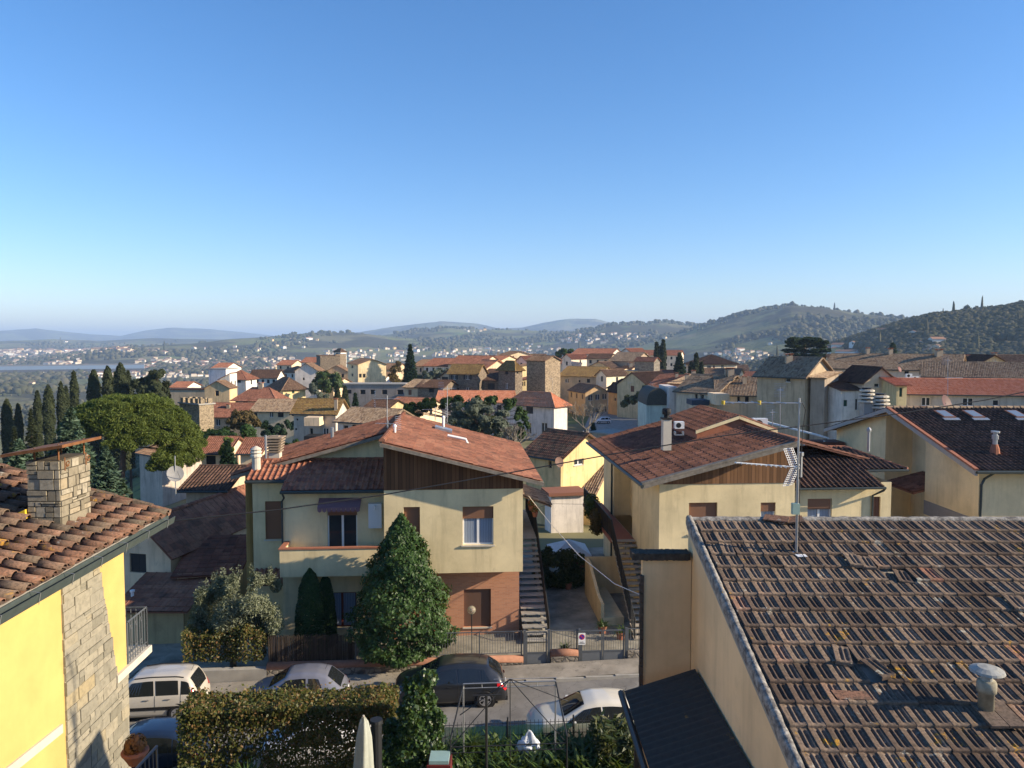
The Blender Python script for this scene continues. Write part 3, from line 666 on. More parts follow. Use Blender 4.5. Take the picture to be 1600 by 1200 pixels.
    for px, py, h in ((617, 677, .35), (693, 655, .7)):
        d = ST(px, py, 35 if h < .5 else 41); m = MB(); s_, t_ = d[0], (35 if h < .5 else 41); z_ = on(s_, t_) if s_ > sR else zR-.27*(sR-s_); m.lathe(L(s_, t_, z_-.1), [(.06, 0), (.06, h), (.09, h), (.09, h+.08), (.02, h+.14)], 8); m.build('vent_pipe', M['white'], root)
    m = MB(); s_ = sR+1.9; m.hexa([Ls(s_, 40, on(s_, 0)+.02), Ls(s_+.9, 40, on(s_+.9, 0)+.02), Ls(s_+.9, 40.9, on(s_+.9, 0)+.02), Ls(s_, 40.9, on(s_, 0)+.02)], [Ls(s_, 40, on(s_, 0)+.14), Ls(s_+.9, 40, on(s_+.9, 0)+.14), Ls(s_+.9, 40.9, on(s_+.9, 0)+.14), Ls(s_, 40.9, on(s_, 0)+.14)]); m.build('roof_hatch', M['galv'], root)
    m = MB(); s_ = sR+2.6; z_ = on(s_, 0); m.tube([Ls(s_, 37.5, z_+.15), Ls(s_+.9, 37.5, z_-.05), Ls(s_+1.0, 37.45, z_-.28)], .07, 8); m.build('roof_pipe', M['white'], root)
    # stacks on the left wing
    def stack(px, py0, py1, t, r_, cap, nm='flue'):
        s_, z1_ = ST(px, py1, t); _, z0_ = ST(px, py0, t); m = MB()
        if cap: m.lathe(L(s_, t, z0_-.3), [(r_, 0), (r_, z1_-z0_-.1)]+[(r_*k, z1_-z0_-.1+i*.07) for i, k in enumerate((1.35, 1.35, 1.1, 1.4, 1.1, 1.35, .9, .2))], 12)
        else: m.lathe(L(s_, t, z0_-.3), [(r_, 0), (r_, z1_-z0_+.3)], 8)
        return m.build(nm, M['palestone'] if cap else M['galv'], root)
    stack(400, 726, 700, 34.6, .19, True, 'chimney'); stack(415, 710, 680, 35.4, .055, False); stack(519, 688, 668, 40., .09, False)
    s_, z_ = ST(430, 722, 36.2); m = MB(); sbox(m, s_-.25, s_+.25, 36., 36.5, z_-.6, z_+.45); cc = m.build('chimney', M['palestone'], root)
    m = MB()
    for i in range(6): sbox(m, s_-.31-.02*i, s_+.31+.02*i, 35.9-.02*i, 36.6+.02*i, z_+.50+i*.13, z_+.56+i*.13)
    sbox(m, s_-.2, s_+.2, 36.05, 36.45, z_+.45, z_+1.25); m.build('chimney_louvres', plain('weathered_slat', (.32, .25, .18), .9, .1, 0, .3), cc)
    # outside stairs
    st = stairs(root, sB+.02, sB+1.15, 31.7, 37.4, .0, 3.25, 18, M['concrete'])
    m = MB(); sbox(m, sB+.02, sB+1.15, 37.42, 43.5, 3.05, 3.25); m.build('landing', M['concrete'], st)
    hrail(st, [Ls(sB+1.12, 31.7, .1), Ls(sB+1.12, 37.4, 3.27), Ls(sB+1.12, 43.4, 3.27)])
    rm = MB(); e = ST(862, 790, 38.5); zc = e[1]; slope(rm, Ls(e[0], 38.4, zc), Ls(e[0], 42., zc), Ls(sB+.1, 38.4, zc+.75), Ls(sB+.1, 42., zc+.75), 'coppo'); rm.build('porch_roof', M['t_pale'], root, uv=True)
    return sA, sB, sR, zR, sE, zE, g
LT = left_twin()
# ---- right twin
def right_twin():
    sE, zE = ST(1005, 757, 31.2); sR, zR = ST(1246, 690, 31.2); g = (zR-zE)/(sR-sE); s1 = ST(1030, 800, TF)[0]; zw = ST(1100, 756, TF)[1]; sK = sR+.9; tb = 45.
    root = thing('villa', L((sE+sR)/2, 38, 0), 'cream house with brown tiled roof, boarded gable and outside stairs beside the courtyard', 'house')
    u = uS; O = L(s1, TF, 0)
    pix = [(1076, 785, 1121, 835, 'roller'), (1188, 785, 1212, 830, 'win+curtain+half')]
    ops = [win_st(root, TF, p[:4], p[4]) for p in pix]; m = MB()
    wall(m, O, u, sR+.3-s1, -.3, zw, [(o[0]-s1, o[1]-s1, o[2], o[3]) for o in ops], .16)
    # side wall in three steps
    tA = SS(988, 800, s1)[0]; tA = min(max(tA, 36.8), 38.6); tC = tA+4.6; dd = .95
    zr = lambda s: zE+g*(s-sE)-.12
    m.quad(Ls(s1, TF, -.3), Ls(s1, tA, -.3), Ls(s1, tA, zr(s1)), Ls(s1, TF, zr(s1)))
    m.quad(Ls(s1, tA, 3.25), Ls(s1+dd, tA, 3.25), Ls(s1+dd, tA, zr(s1+dd)), Ls(s1, tA, zr(s1)))
    side = [(.35, 1.55, 4.0, 6.1, 'win'), (2.5, 3.5, 3.3, 5.6, 'door+win')]
    O2 = L(s1+dd, tA, 0); wall(m, O2, vS, tC-tA, 3.25, zr(s1+dd), [o[:4] for o in side], .14, -uS)
    m.quad(Ls(s1, tC, 3.25), Ls(s1+dd, tC, 3.25), Ls(s1+dd, tC, zr(s1+dd)), Ls(s1, tC, zr(s1)))
    m.quad(Ls(s1, tC, 3.25), Ls(s1, tb-.4, 3.25), Ls(s1, tb-.4, zr(s1)), Ls(s1, tC, zr(s1)))
    lo = [(3.9, 4.8, .3, 2.4, 'door+win')]
    wall(m, L(s1, tA, 0), vS, tb-.4-tA, -.3, 3.25, [(1.2, 2.1, .75, 2.7)], .14, -uS)
    m.quad(Ls(s1, tb-.4, -.3), Ls(sR+6, tb-.4, -.3), Ls(sR+6, tb-.4, 7.), Ls(s1, tb-.4, zr(s1))); m.build('wall', M['cream'], root)
    for o in ops: opening(root, O, u, o[0]-s1, o[1]-s1, o[2], o[3], o[4], None, .16)
    for o in side: opening(root, O2, vS, *o[:4], o[4], -uS, .14, frame=M['woodred'])
    opening(root, L(s1, tA, 0), vS, 1.2, 2.1, .75, 2.7, 'door+shut', -uS, .14)
    m = MB(); q0 = ST(1037, 757, TF)[0]; z2 = lambda s: zE+g*(s-sE)-.12
    m.prism([Ls(q0, TF-.03, zw), Ls(sR+.2, TF-.03, zw), Ls(sR+.2, TF-.03, z2(sR)), Ls(q0, TF-.03, z2(q0)+.02)], -nS*.1); m.build('boarded_gable', M['planks2'], root)
    rm = MB(); slope(rm, Ls(sE, tb, zE), Ls(sE, 31.2, zE), Ls(sR, tb, zR), Ls(sR, 31.2, zR), 'rib', .1)
    slope(rm, Ls(2*sR-sE, 35, zE), Ls(2*sR-sE, tb, zE), Ls(sR, 35, zR), Ls(sR, tb, zR), 'rib', .1, 1); ridge_cap(rm, Ls(sR, 31.2, zR+.02), Ls(sR, tb, zR+.02), .12)
    rm.build('main_roof', M['t_ribdark'], root, uv=True)
    m = MB(); m.prism([Ls(sE-.05, 31.15, zE-.02), Ls(sR+.1, 31.15, zR-.02), Ls(sR+.1, 31.15, zR+.05), Ls(sE-.05, 31.15, zE+.07)], vS*.28)
    m.prism([Ls(sE-.05, 31.17, zE-.2), Ls(sR+.1, 31.17, zR-.2), Ls(sR+.1, 31.17, zR-.03), Ls(sE-.05, 31.17, zE-.03)], vS*.3); m.build('verge', M['verge'], root)
    m = MB(); m.tube([Ls(sE-.06, 31.1, zE-.06), Ls(sE-.06, tb, zE-.06)], .08, 6); m.tube([Ls(s1-.06, tC+.3, zr(s1)-.2), Ls(s1-.06, tC+.3, .2)], .05, 6); m.build('gutter', M['gutter'], root)
    # raised dormer roof
    k = lambda px, py, t: ST(px, py, t)
    a = L(*[k(1124, 672, 37)[0], 37., k(1124, 672, 37)[1]]); b = k(1176, 650, 37); c = k(1220, 652, 37)
    sa, za = k(1088, 672, 37.2); sb_, zb_ = k(1152, 652, 37.2)
    rr = MB(); t1 = 43.
    slope(rr, Ls(sa-.1, t1, za), Ls(sa-.1, 37., za), Ls(sb_, t1, zb_+.1), Ls(sb_, 37., zb_+.1), 'rib', .12, 4)
    slope(rr, Ls(sb_+2., 37., za), Ls(sb_+2., t1, za), Ls(sb_, 37., zb_+.1), Ls(sb_, t1, zb_+.1), 'rib', .12, 5); rr.build('dormer_roof', M['t_ribdark'], root, uv=True)
    dm = MB(); dm.prism([Ls(sa, 37.1, za-.6), Ls(sb_+1.9, 37.1, za-.6), Ls(sb_+1.9, 37.1, za-.1), Ls(sb_, 37.1, zb_-.05), Ls(sa, 37.1, za-.1)], vS*(t1-37.3)); dm.build('dormer_wall', M['terra'], root)
    vm = MB(); vm.prism([Ls(sa-.1, 36.93, za-.16), Ls(sb_, 36.93, zb_-.06), Ls(sb_, 36.93, zb_+.09), Ls(sa-.1, 36.93, za+.0)], vS*.08); vm.prism([Ls(sb_+.01, 36.93, zb_-.06), Ls(sb_+2., 36.93, za-.16), Ls(sb_+2., 36.93, za), Ls(sb_+.01, 36.93, zb_+.09)], vS*.08); vm.build('dormer_fascia', M['cream'], root)
    # chimney with black cowl, air conditioners
    tq = 35.6; s_, z_ = ST(1041, 690, tq); _, zt_ = ST(1041, 655, tq)
    m = MB(); sbox(m, s_-.2, s_+.2, tq-.2, tq+.2, z_-.4, zt_); ch = m.build('chimney', M['palestone'], root)
    m = MB(); sbox(m, s_-.24, s_+.24, tq-.24, tq+.24, zt_, zt_+.08); m.lathe(L(s_, tq, zt_+.08), [(.13, 0), (.13, .14), (.2, .16), (.22, .28), (.2, .42), (.12, .46)], 12); m.build('cowl', M['black'], ch)
    # outside stairs, landing, lower porch
    st = stairs(root, s1-1.2, s1-.03, 31.4, tA-.6, .1, 3.25, 18, plain('travertine_treads', (.40, .35, .28), .9, .1, 0, .2))
    m = MB(); sbox(m, s1-1.2, s1-.03, tA-.58, tb, 3.08, 3.25); m.build('landing', plain('terracotta_floor', (.30, .11, .06), .7, .3), st)
    hrail(st, [Ls(s1-1.17, 31.4, .2), Ls(s1-1.17, tA-.6, 3.3), Ls(s1-1.17, tb-.2, 3.3)])
    w_ = MB(); sx = s1-2.3; w_.prism([Ls(sx, 33.2, -.1), Ls(sx, 37.6, -.1), Ls(sx, 37.6, 2.1), Ls(sx, 36.6, 2.1), Ls(sx, 34.2, 1.25), Ls(sx, 33.2, 1.2)], uS*.14)
    sbox(w_, sx+.14, s1-.02, 37.46, 37.6, -.1, 2.1); sbox(w_, sx+.142, s1-1.25, 33.2, 37.45, -.1, .55); w_.build('porch_wall', M['cream2'], root)
    return s1, sR, zR, tA, tb, sE, zE
RT = right_twin()
def right_annex():
    s1, sR, zR, tA, tb, sE, zE = RT
    t = 32.9; sa = sR+.35; sb_, ze = ST(1383, 760, t-.5); sw = ST(1366, 790, t)[0]
    root = thing('villa', L(sR+3, 36, 0), 'cream house wing with low dark brown tiled roof, right of the tall antenna mast', 'house')
    O = L(sa, t, 0); pix = [(1261, 779, 1300, 830, 'win+curtain'), (1362, 776, 1376, 812, 'shut')]
    ops = [win_st(root, t, p[:4], p[4]) for p in pix]; m = MB(); sw2 = ST(1392, 790, t)[0]
    wall(m, O, uS, sw2-sa, -.3, ze+.1, [(o[0]-sa, o[1]-sa, o[2], o[3]) for o in ops], .16); m.quad(Ls(sw2, t, -.3), Ls(sw2, 38.2, -.3), Ls(sw2, 38.2, ze+.1), Ls(sw2, t, ze+.1)); m.build('wall', M['cream'], root)
    for i, o in enumerate(ops): opening(root, O, uS, o[0]-sa, o[1]-sa, o[2], o[3], o[4], None, .16)
    p = ST(1261, 797, t-.1); q = ST(1300, 779, t-.1); m = MB(); sbox(m, p[0], q[0], t+.03, t+.07, p[1], q[1]); m.build('roller_blind', M['roller'], root)
    rm = MB(); tt = 36.4; zz = ST(1300, 698, tt)[1]; g = (zz-ze)/(tt-t+.5); sj = sb_
    slope(rm, Ls(sa, t-.5, ze), Ls(sj, t-.5, ze), Ls(sa, tt, zz), Ls(sj, tt, zz), 'port', .1)
    s3, z3 = ST(1418, 739, 34.0); z3 = ze+g*(34.-t+.5); slope(rm, Ls(sj, 34., z3), Ls(s3, 34., z3), Ls(sj, tt, zz), Ls(sj+.2, tt, zz), 'port', .1, 2)
    slope(rm, Ls(s3, 39.5, ze), Ls(sa, 39.5, ze), Ls(sj+.2, tt, zz), Ls(sa, tt, zz), 'port', .1, 1); rm.build('roof', M['t_dark'], root, uv=True)
    ridge = MB(); ridge_cap(ridge, Ls(sa, tt, zz), Ls(sj+.1, tt, zz), .09); ridge_cap(ridge, Ls(s3, 34., z3), Ls(sj+.15, tt, zz), .09); ridge.build('ridge_tiles', M['t_red'], root, uv=True)
    m = MB(); m.tube([Ls(sa, t-.57, ze-.06), Ls(sb_, t-.57, ze-.06), Ls(sb_, t-.4, ze-.2), Ls(ST(1362, 790, t)[0], t-.06, ze-.5), Ls(ST(1362, 790, t)[0], t-.06, 1)], .055, 6); m.tube([Ls(sj, 33.93, z3-.06), Ls(s3, 33.93, z3-.06)], .06, 6); m.build('gutter', M['gutter'], root)
    m = MB(); a, z_ = ST(1357, 699, 35.8); m.lathe(L(a, 35.8, z_-.2), [(.07, 0), (.07, 1.0), (.12, 1.0), (.12, 1.1), (.03, 1.2)], 8); m.build('flue', M['galv'], root)
    m = MB(); a, z_ = ST(1250, 745, 32.3); m.lathe(L(a, 32.3, z_), [(.1, 0), (.1, .95), (.15, .95), (.15, 1.1)], 8); m.build('flue', M['galv'], root)
right_annex()
# ---- big house on the right, ridge parallel to the picture
def gable_right():
    X = 21.7; d = ray(1525, 735); Yf = X/(d.x/d.y); ze = ZY(735, Yf); d = ray(1385, 637); Yr = X/(d.x/d.y); zr = ZY(637, Yr); Yb = 2*Yr-Yf
    xw = X+.6; root = thing('villa', (X+7, Yr, 0), 'cream house with broad dark tiled roof holding three skylights, at the right edge', 'house')
    g = (zr-ze)/(Yr-Yf); m = MB(); zz = lambda y: zr-g*abs(y-Yr)-.12
    yc = Yr-3.2; x2 = xw+1.6                                     # recessed middle bay
    def face(x, y0, y1): m.poly([(x, y1, -2), (x, y0, -2), (x, y0, zz(y0))]+([(x, Yr, zz(Yr))] if y0 < Yr < y1 else [])+[(x, y1, zz(y1))])
    y0w = Yf+.7
    face(xw, y0w, yc); face(xw, Yr+1.2, Yb-.6); face(x2, yc, Yr+1.2)
    m.quad((xw, yc, -2), (x2, yc, -2), (x2, yc, zz(yc)), (xw, yc, zz(yc))); m.quad((xw, Yr+1.2, -2), (x2, Yr+1.2, -2), (x2, Yr+1.2, zz(Yr+1.2)), (xw, Yr+1.2, zz(Yr+1.2)))
    f = MB(); op = [(5.4, 6.6, 2.2, 4.6)]
    xe = xw+2.6; m.quad((xw, y0w, -2), (xe, y0w, -2), (xe, y0w, zz(y0w)), (xw, y0w, zz(y0w))); m.quad((xe, y0w, -2), (xe, y0w+2, -2), (xe, y0w+2, zz(y0w)), (xe, y0w, zz(y0w)))
    wall(m, (xe, y0w+2, 0), (1, 0, 0), 12, -2, zz(y0w+2), op, .15); m.build('wall', plaster((.80, .63, .37), .25), root)
    opening(root, (xe, y0w+2, 0), (1, 0, 0), *op[0], 'shut', None, .15)
    rm = MB(); slope(rm, (X, Yf, ze), (X+22, Yf, ze), (X, Yr, zr), (X+22, Yr, zr), 'port', .12); slope(rm, (X+22, Yb, ze), (X, Yb, ze), (X+22, Yr, zr), (X, Yr, zr), 'port', .12, 1)
    rm.build('roof', M['t_dark'], root, uv=True); rc = MB(); ridge_cap(rc, (X, Yr, zr), (X+22, Yr, zr), .13); rc.build('ridge_tiles', M['t_pale'], root, uv=True)
    m = MB(); m.prism([(X-.05, Yf, ze-.25), (X-.05, Yr, zr-.25), (X-.05, Yb, ze-.25), (X-.05, Yb, ze-.02), (X-.05, Yr, zr-.02), (X-.05, Yf, ze-.02)], (.14, 0, 0)); m.build('bargeboard', plain('grey_bargeboard', (.36, .33, .30), .85), root)
    m = MB(); m.prism([(X-.06, Yf, ze), (X-.06, Yr, zr), (X-.06, Yr, zr+.09), (X-.06, Yf, ze+.09)], (.18, 0, 0)); m.build('verge_tiles', M['terra'], root)
    # grey string course, dark opening, small canopy, door
    m = MB(); m.prism([(xw-.03, y0w, 3.75), (xw-.03, y0w, 4.5), (xw-.03, yc, 4.5), (xw-.03, yc, 3.75)], (.03, 0, 0)); m.build('string_course', plain('grey_band', (.27, .26, .26), .9, .1), root)
    m = MB(); m.prism([(x2-.04, Yr-2.6, 6.1), (x2-.04, Yr-.6, 6.1), (x2-.04, Yr-.6, zz(Yr-.6)-.5), (x2-.04, Yr-2.6, zz(Yr-2.6)-.5)], (.04, 0, 0)); m.build('window', M['shutter'], root)
    rm = MB(); slope(rm, (xw-.6, yc+.1, 4.9), (xw-.6, yc+3.2, 4.9), (x2, yc+.1, 5.5), (x2, yc+3.2, 5.5), 'coppo', .14); rm.build('canopy', M['t_red'], root, uv=True)
    m = MB(); m.box(x2-.06, x2-.002, yc+.8, yc+2.6, 1.2, 4.4); m.build('door', M['dark'], root)
    for px in (1476, 1521, 1588):
        d = ray(px, 650); y = Yr-1.35; x = d.x/d.y*y; z_ = zr-g*1.35; hw, hl = .34, .55
        def sk(a, b, c): return (x+a, y+b, z_+g*b+c)
        m = MB(); m.hexa([sk(-hw, -hl, 0), sk(hw, -hl, 0), sk(hw, hl, 0), sk(-hw, hl, 0)], [sk(-hw, -hl, .14), sk(hw, -hl, .14), sk(hw, hl, .14), sk(-hw, hl, .14)]); w_ = m.build('skylight', M['shutter'], root)
        m = MB(); m.hexa([sk(-hw*.78, -hl*.85, .141), sk(hw*.78, -hl*.85, .141), sk(hw*.78, hl*.85, .141), sk(-hw*.78, hl*.85, .141)], [sk(-hw*.78, -hl*.85, .15), sk(hw*.78, -hl*.85, .15), sk(hw*.78, hl*.85, .15), sk(-hw*.78, hl*.85, .15)])
        m.build('pane', MG, w_)
        m = MB(); m.hexa([sk(-hw*1.3, -hl-.25, .05), sk(hw*1.3, -hl-.25, .05), sk(hw*1.3, -hl-.01, .07), sk(-hw*1.3, -hl-.01, .07)], [sk(-hw*1.3, -hl-.25, .08), sk(hw*1.3, -hl-.25, .08), sk(hw*1.3, -hl-.01, .1), sk(-hw*1.3, -hl-.01, .1)]); m.build('flashing', M['galv'], w_)
    y = Yf+2.; d = ray(1554, 712); x = d.x/d.y*y; z_ = ze+g*2.; m = MB(); m.lathe((x, y, z_-.2), [(.26, 0), (.2, .45), (.13, .65)], 10); k = m.build('flue_base', M['terra'], root)
    m = MB(); m.lathe((x, y, z_+.4), [(.11, 0), (.11, .3), (.15, .3), (.15, .5), (.1, .5), (.1, .6), (.2, .62), (.2, .7)], 10); m.build('flue', M['galv'], k)
    m = MB(); m.tube([(X, Yf-.07, ze-.08), (X+22, Yf-.07, ze-.08)], .08, 6); m.tube([(xw+.25, Yf-.05, ze-.1), (xw+.2, y0w-.1, ze-.5), (xw+.05, y0w-.1, ze-.8), (xw+.05, y0w-.1, -1)], .06, 6); m.build('gutter', M['gutter'], root)
    # two ribbed chimney cowls behind the ridge
    for px, r_, top in ((1354, .55, 608), (1373, .72, 617)):
        y = Yb-1.5; d = ray(px, 640); x = d.x/d.y*y; zt_ = ZY(top, y); z0 = zr-g*6.5
        t_ = thing('chimney_stack', (x, y, z0-.3), 'round chimney with stacked pale rings, %s of the pair behind the cream gable' % ('taller and left' if r_ < .6 else 'wider and right'), 'chimney', 'ringed chimneys behind the gable')
        m = MB(); m.box(x-r_*.6, x+r_*.6, y-r_*.6, y+r_*.6, z0-.6, zt_-.9); m.build('shaft', M['concrete'], t_)
        for i in range(4):
            m = MB(); m.lathe((x, y, zt_-.9+i*.24), [(r_*.7, 0), (r_*(1.02-.05*i), .03), (r_*(1.-.05*i), .13), (r_*.7, .16)], 16); m.build('ring', M['palestone'], t_)
        m = MB(); m.lathe((x, y, zt_-.9), [(r_*.62, 0), (r_*.6, 1.)], 10); m.build('core', M['dark'], t_)
MG = T('skylight_glass', .08, .8, color=(.16, .18, .2)).m
gable_right()
# ================================================================== near house on the right: interlocking tile roof
def tile_batch(template, F, tf):
    """replicate a tile template (n x 3) with 3x4 transforms (k x 3 x 4)"""
    V = np.einsum('kij,nj->kni', tf[:, :, :3], template)+tf[:, None, :, 3]
    n = len(template); k = len(tf); Fa = (np.array(F)[None]+np.arange(k)[:, None, None]*n).reshape(-1, len(F[0]))
    return V.reshape(-1, 3), Fa
def rough_tile_mat(name, cols, dark=.55, lich=True, yellow=(.50, .27, .02)):
    t = T(name, .95, .12); g = t.n('NewGeometry').outputs['Random Per Island']; o = t.obj()
    c = t.ramp(g, cols); sm = t.noise(o, 22., 5., .75); md = t.noise(o, 5., 4., .65); bg_ = t.noise(o, .8, 3., .6)
    c = t.mix(t.math('MULTIPLY', t.step(sm, .44, .64), dark), c, (.04, .032, .026))
    c = t.mix(t.math('MULTIPLY', t.step(md, .5, .66), .45), c, (.12, .10, .075))
    c = t.mix(t.math('MULTIPLY', t.step(bg_, .5, .7), .35), c, (.06, .05, .045))
    if lich:
        l1 = t.noise(o, 1.6, 6., .8); l2 = t.noise(t.n('VectorMath', {0: o, 1: (9, 4, 2)}, operation='ADD').outputs[0], 2.4, 6., .8)
        c = t.mix(t.math('MULTIPLY', t.step(l1, .61, .66), .7), c, yellow); c = t.mix(t.math('MULTIPLY', t.step(l2, .61, .66), .6), c, (.42, .42, .36))
    t.col(c).bump(sm, .6, .006); return t.m
M['mars'] = rough_tile_mat('weathered_interlocking_tiles', [(0, (.08, .057, .044)), (.3, (.13, .092, .07)), (.6, (.19, .14, .105)), (.96, (.25, .185, .135)), (1, (.32, .14, .09))], .7)
M['coppi'] = rough_tile_mat('weathered_barrel_tiles', [(0, (.13, .075, .05)), (.3, (.21, .11, .07)), (.6, (.26, .14, .09)), (.85, (.19, .13, .09)), (1, (.13, .10, .07))], .8, True, (.42, .22, .02))  # random tints per tile under dirt and lichen
def near_right():
    rng = np.random.RandomState(5)
    Y0, Z0, X0 = 12.74, 9.98, 2.97; a = R(16.3); X1 = 10.2; gauge, pitch = .352, .203; nr = 20
    root = thing('house', (6, 9, 0), 'near beige house at bottom right under a weathered interlocking tile roof spotted with orange lichen', 'house')
    S = np.array([0, -math.cos(a), -math.sin(a)]); N = np.array([0, -math.sin(a), math.cos(a)]); U = np.array([1., 0, 0])
    # tile template: across u (0..pitch), down v (0..gauge+.03), height h
    us = [0, .003, .010, .014, .022, .026, .034, .038, .046, .050, .062, .068, .077, .100, .108, .130, .137, .160, .170, .203]
    hu = [.016, .030, .033, .029, .034, .029, .034, .029, .034, .031, .031, .028, 0, 0, .024, .024, 0, 0, .020, .020]
    vs = [0, .012, .045, .06, gauge-.05, gauge-.02, gauge+.015, gauge+.022, gauge+.023]
    tmp = []; L0 = gauge+.023
    for j, v in enumerate(vs):
        for u, h in zip(us, hu):
            if j in (0, 1, 2): hh = max(h, .018)*.9
            elif j in (3, 4): hh = h
            elif j in (5, 6): hh = max(h, .026)
            elif j == 7: hh = max(h, .026)-.012
            else: hh = -.022
            tmp.append((u, v, hh))
    nu = len(us); F = [(j*nu+i, (j+1)*nu+i, (j+1)*nu+i+1, j*nu+i+1) for j in range(len(vs)-1) for i in range(nu-1)]
    tmp = np.array(tmp); lift = .034*tmp[:, 1]/L0; tmp[:, 2] += lift
    B = np.stack([U, S, N], 1); tfs = []
    nc = int((X1-X0-.16)/pitch)
    odd = {(3, 10): (.05, .03, .10), (3, 11): (.02, .05, .14), (4, 12): (-.03, .06, .2), (4, 13): (0, .04, .18), (9, 5): (.03, .05, .25), (10, 6): (.08, .06, -.3), (2, 1): (.02, .02, .1), (6, 19): (.04, .03, .12), (6, 20): (.02, .04, .16)}
    for r_ in range(nr):
        off = rng.uniform(-.02, .02)
        for c in range(nc+1):
            u0 = X0+.13+c*pitch+rng.uniform(-.003, .003); v0 = .10+r_*gauge+rng.uniform(-.006, .006); lf = rng.uniform(0, .006); rot = rng.uniform(-.012, .012)
            dl, dv, dr = odd.get((r_, c), (0, 0, 0)); rot += dr; lf += dl; v0 += dv
            Rm = np.array([[math.cos(rot), -math.sin(rot), 0], [math.sin(rot), math.cos(rot), 0], [0, 0, 1]])
            M3 = B@Rm; o = np.array([0, Y0, Z0])+U*u0+S*v0+N*(.01+lf); tfs.append(np.concatenate([M3, o[:, None]], 1))
    V, Fa = tile_batch(tmp, F, np.array(tfs)); rf = mk('roof', V, Fa, M['mars'], root)
    # under-slab, ridge mortar, verge coping
    m = MB(); q = lambda x, v, h: tuple(np.array([0, Y0, Z0])+U*x+S*v+N*h)
    Lr = nr*gauge+.1; m.hexa([q(X0+.02, 0, -.16), q(X1, 0, -.16), q(X1, Lr, -.16), q(X0+.02, Lr, -.16)], [q(X0+.02, 0, -.03), q(X1, 0, -.03), q(X1, Lr, -.03), q(X0+.02, Lr, -.03)])
    m.build('roof_slab', M['concrete'], rf)
    ms = T('lichened_mortar', .97, .1); o = ms.obj(); ms.col(ms.mix(ms.step(ms.noise(o, 9., 5., .75), .4, .62), (.12, .11, .10), (.36, .34, .30)))
    c0 = ms.b.inputs['Base Color'].links[0].from_socket; ms.col(ms.mix(ms.math('MULTIPLY', ms.step(ms.noise(o, 2.2, 6., .8), .64, .69), .9), c0, (.55, .28, .02))); ms.bump(ms.noise(o, 30., 4.), .8, .01)
    def lumpy(p0, p1, w_, h_, n, nm):   # a rough mortar/coping strip made of short uneven blocks in one mesh
        p0, p1 = np.array(p0), np.array(p1); d = (p1-p0); ax = d/np.linalg.norm(d); side = np.cross(N, ax); nn = np.cross(ax, side); V = []; Fq = []
        prof = [(-1, -1.2), (-1.02, .35), (-.7, .95), (0, 1.05), (.7, .9), (1.02, .3), (1, -1.2)]; k = len(prof)
        for i in range(n+1):
            for x, y in prof: V.append(p0+d*i/n+side*(x*w_/2+rng.uniform(-.006, .006))+nn*(y*h_/2+rng.uniform(-.006, .006)))
        for i in range(n):
            for j in range(k-1): Fq.append((i*k+j, i*k+j+1, (i+1)*k+j+1, (i+1)*k+j))
        Fq += [tuple(range(k)), tuple(range(n*k, (n+1)*k))[::-1]]
        return mk(nm, V, Fq, ms.m, root, True)
    lumpy(q(X0+.055, -.03, .0), q(X0+.055, Lr, .0), .105, .14, 90, 'verge_coping'); lumpy(q(X0+.02, .02, .015), q(X1, .02, .015), .12, .07, 90, 'ridge_mortar')
    # gable wall and the lower block beyond it
    w_ = MB(); zz = lambda y: Z0-(Y0-y)*math.tan(a)-.12; yN = Y0-Lr*math.cos(a)+.3
    w_.poly([(X0+.04, Y0, -.5), (X0+.04, yN, -.5), (X0+.04, yN, zz(yN)), (X0+.04, Y0, zz(Y0))]); w_.quad((X0+.04, Y0, -.5), (X1, Y0, -.5), (X1, Y0, zz(Y0)), (X0+.04, Y0, zz(Y0)))
    gb = w_.build('gable_wall', plaster((.82, .60, .34), .22), root)
    yb = Y0-.3; xl = (ray(1004, 900).x/ray(1004, 900).y)*yb; zc = ZY(868, yb-.05)
    b = MB(); b.box(xl, X0+.03, yb, yb+.16, -.5, zc-.05); b.build('end_wall', plaster((.80, .58, .33), .25), root)
    c = MB(); n = 26; x0c = (ray(987, 865).x/ray(987, 865).y)*yb
    for i in range(n):
        x = x0c+(X0-x0c)*i/n; h = rng.uniform(-.006, .006); c.box(x+.002, x+(X0-x0c)/n, yb-.07+h, yb+.22, zc-.08+h, zc+.035+h)
    c.build('wall_coping', plain('dark_old_coping', (.085, .07, .055), .95, .1, 0, .5, 12.), root)
    c = MB()
    for i in range(34):
        z = zc-.35-i*.155; s_ = rng.uniform(0, .012); c.box(xl-.035-s_, xl+.02, yb-.03, yb+.05, z-.145, z)
    c.build('edge_tiles', plain('dark_edge_tile', (.10, .08, .065), .95, .1, 0, .5, 12.), root)
    # corrugated lean-to
    pts = [P(1093, 1045, 11.96), None, None, None]; zA = pts[0].z; d2 = ray(1190, 1200); y2 = X0/(d2.x/d2.y); y3 = y2-2.4
    xo = (ray(976, 1081).x/ray(976, 1081).y)*11.9; zo = ZY(1081, 11.9)
    U0 = np.array([xo, 11.93, zo]); U1 = np.array([X0-.005, 11.96, zA]); dn = np.array([0, y3-11.95, 0.]); run = U1-U0; Lq = np.linalg.norm(run); rh = run/Lq; nn = np.cross(np.array([0, 1., 0]), rh); nn = nn if nn[2] > 0 else -nn
    npp = 34*6; V = []
    for i in range(npp+1):
        h = .012*math.sin(i/6*2*math.pi)
        for j in range(9): V.append(U0+rh*Lq*j/8+dn*i/npp+nn*(h+rng.uniform(-.001, .001)))
    F = [(i*9+j, i*9+j+1, (i+1)*9+j+1, (i+1)*9+j) for i in range(npp) for j in range(8)]
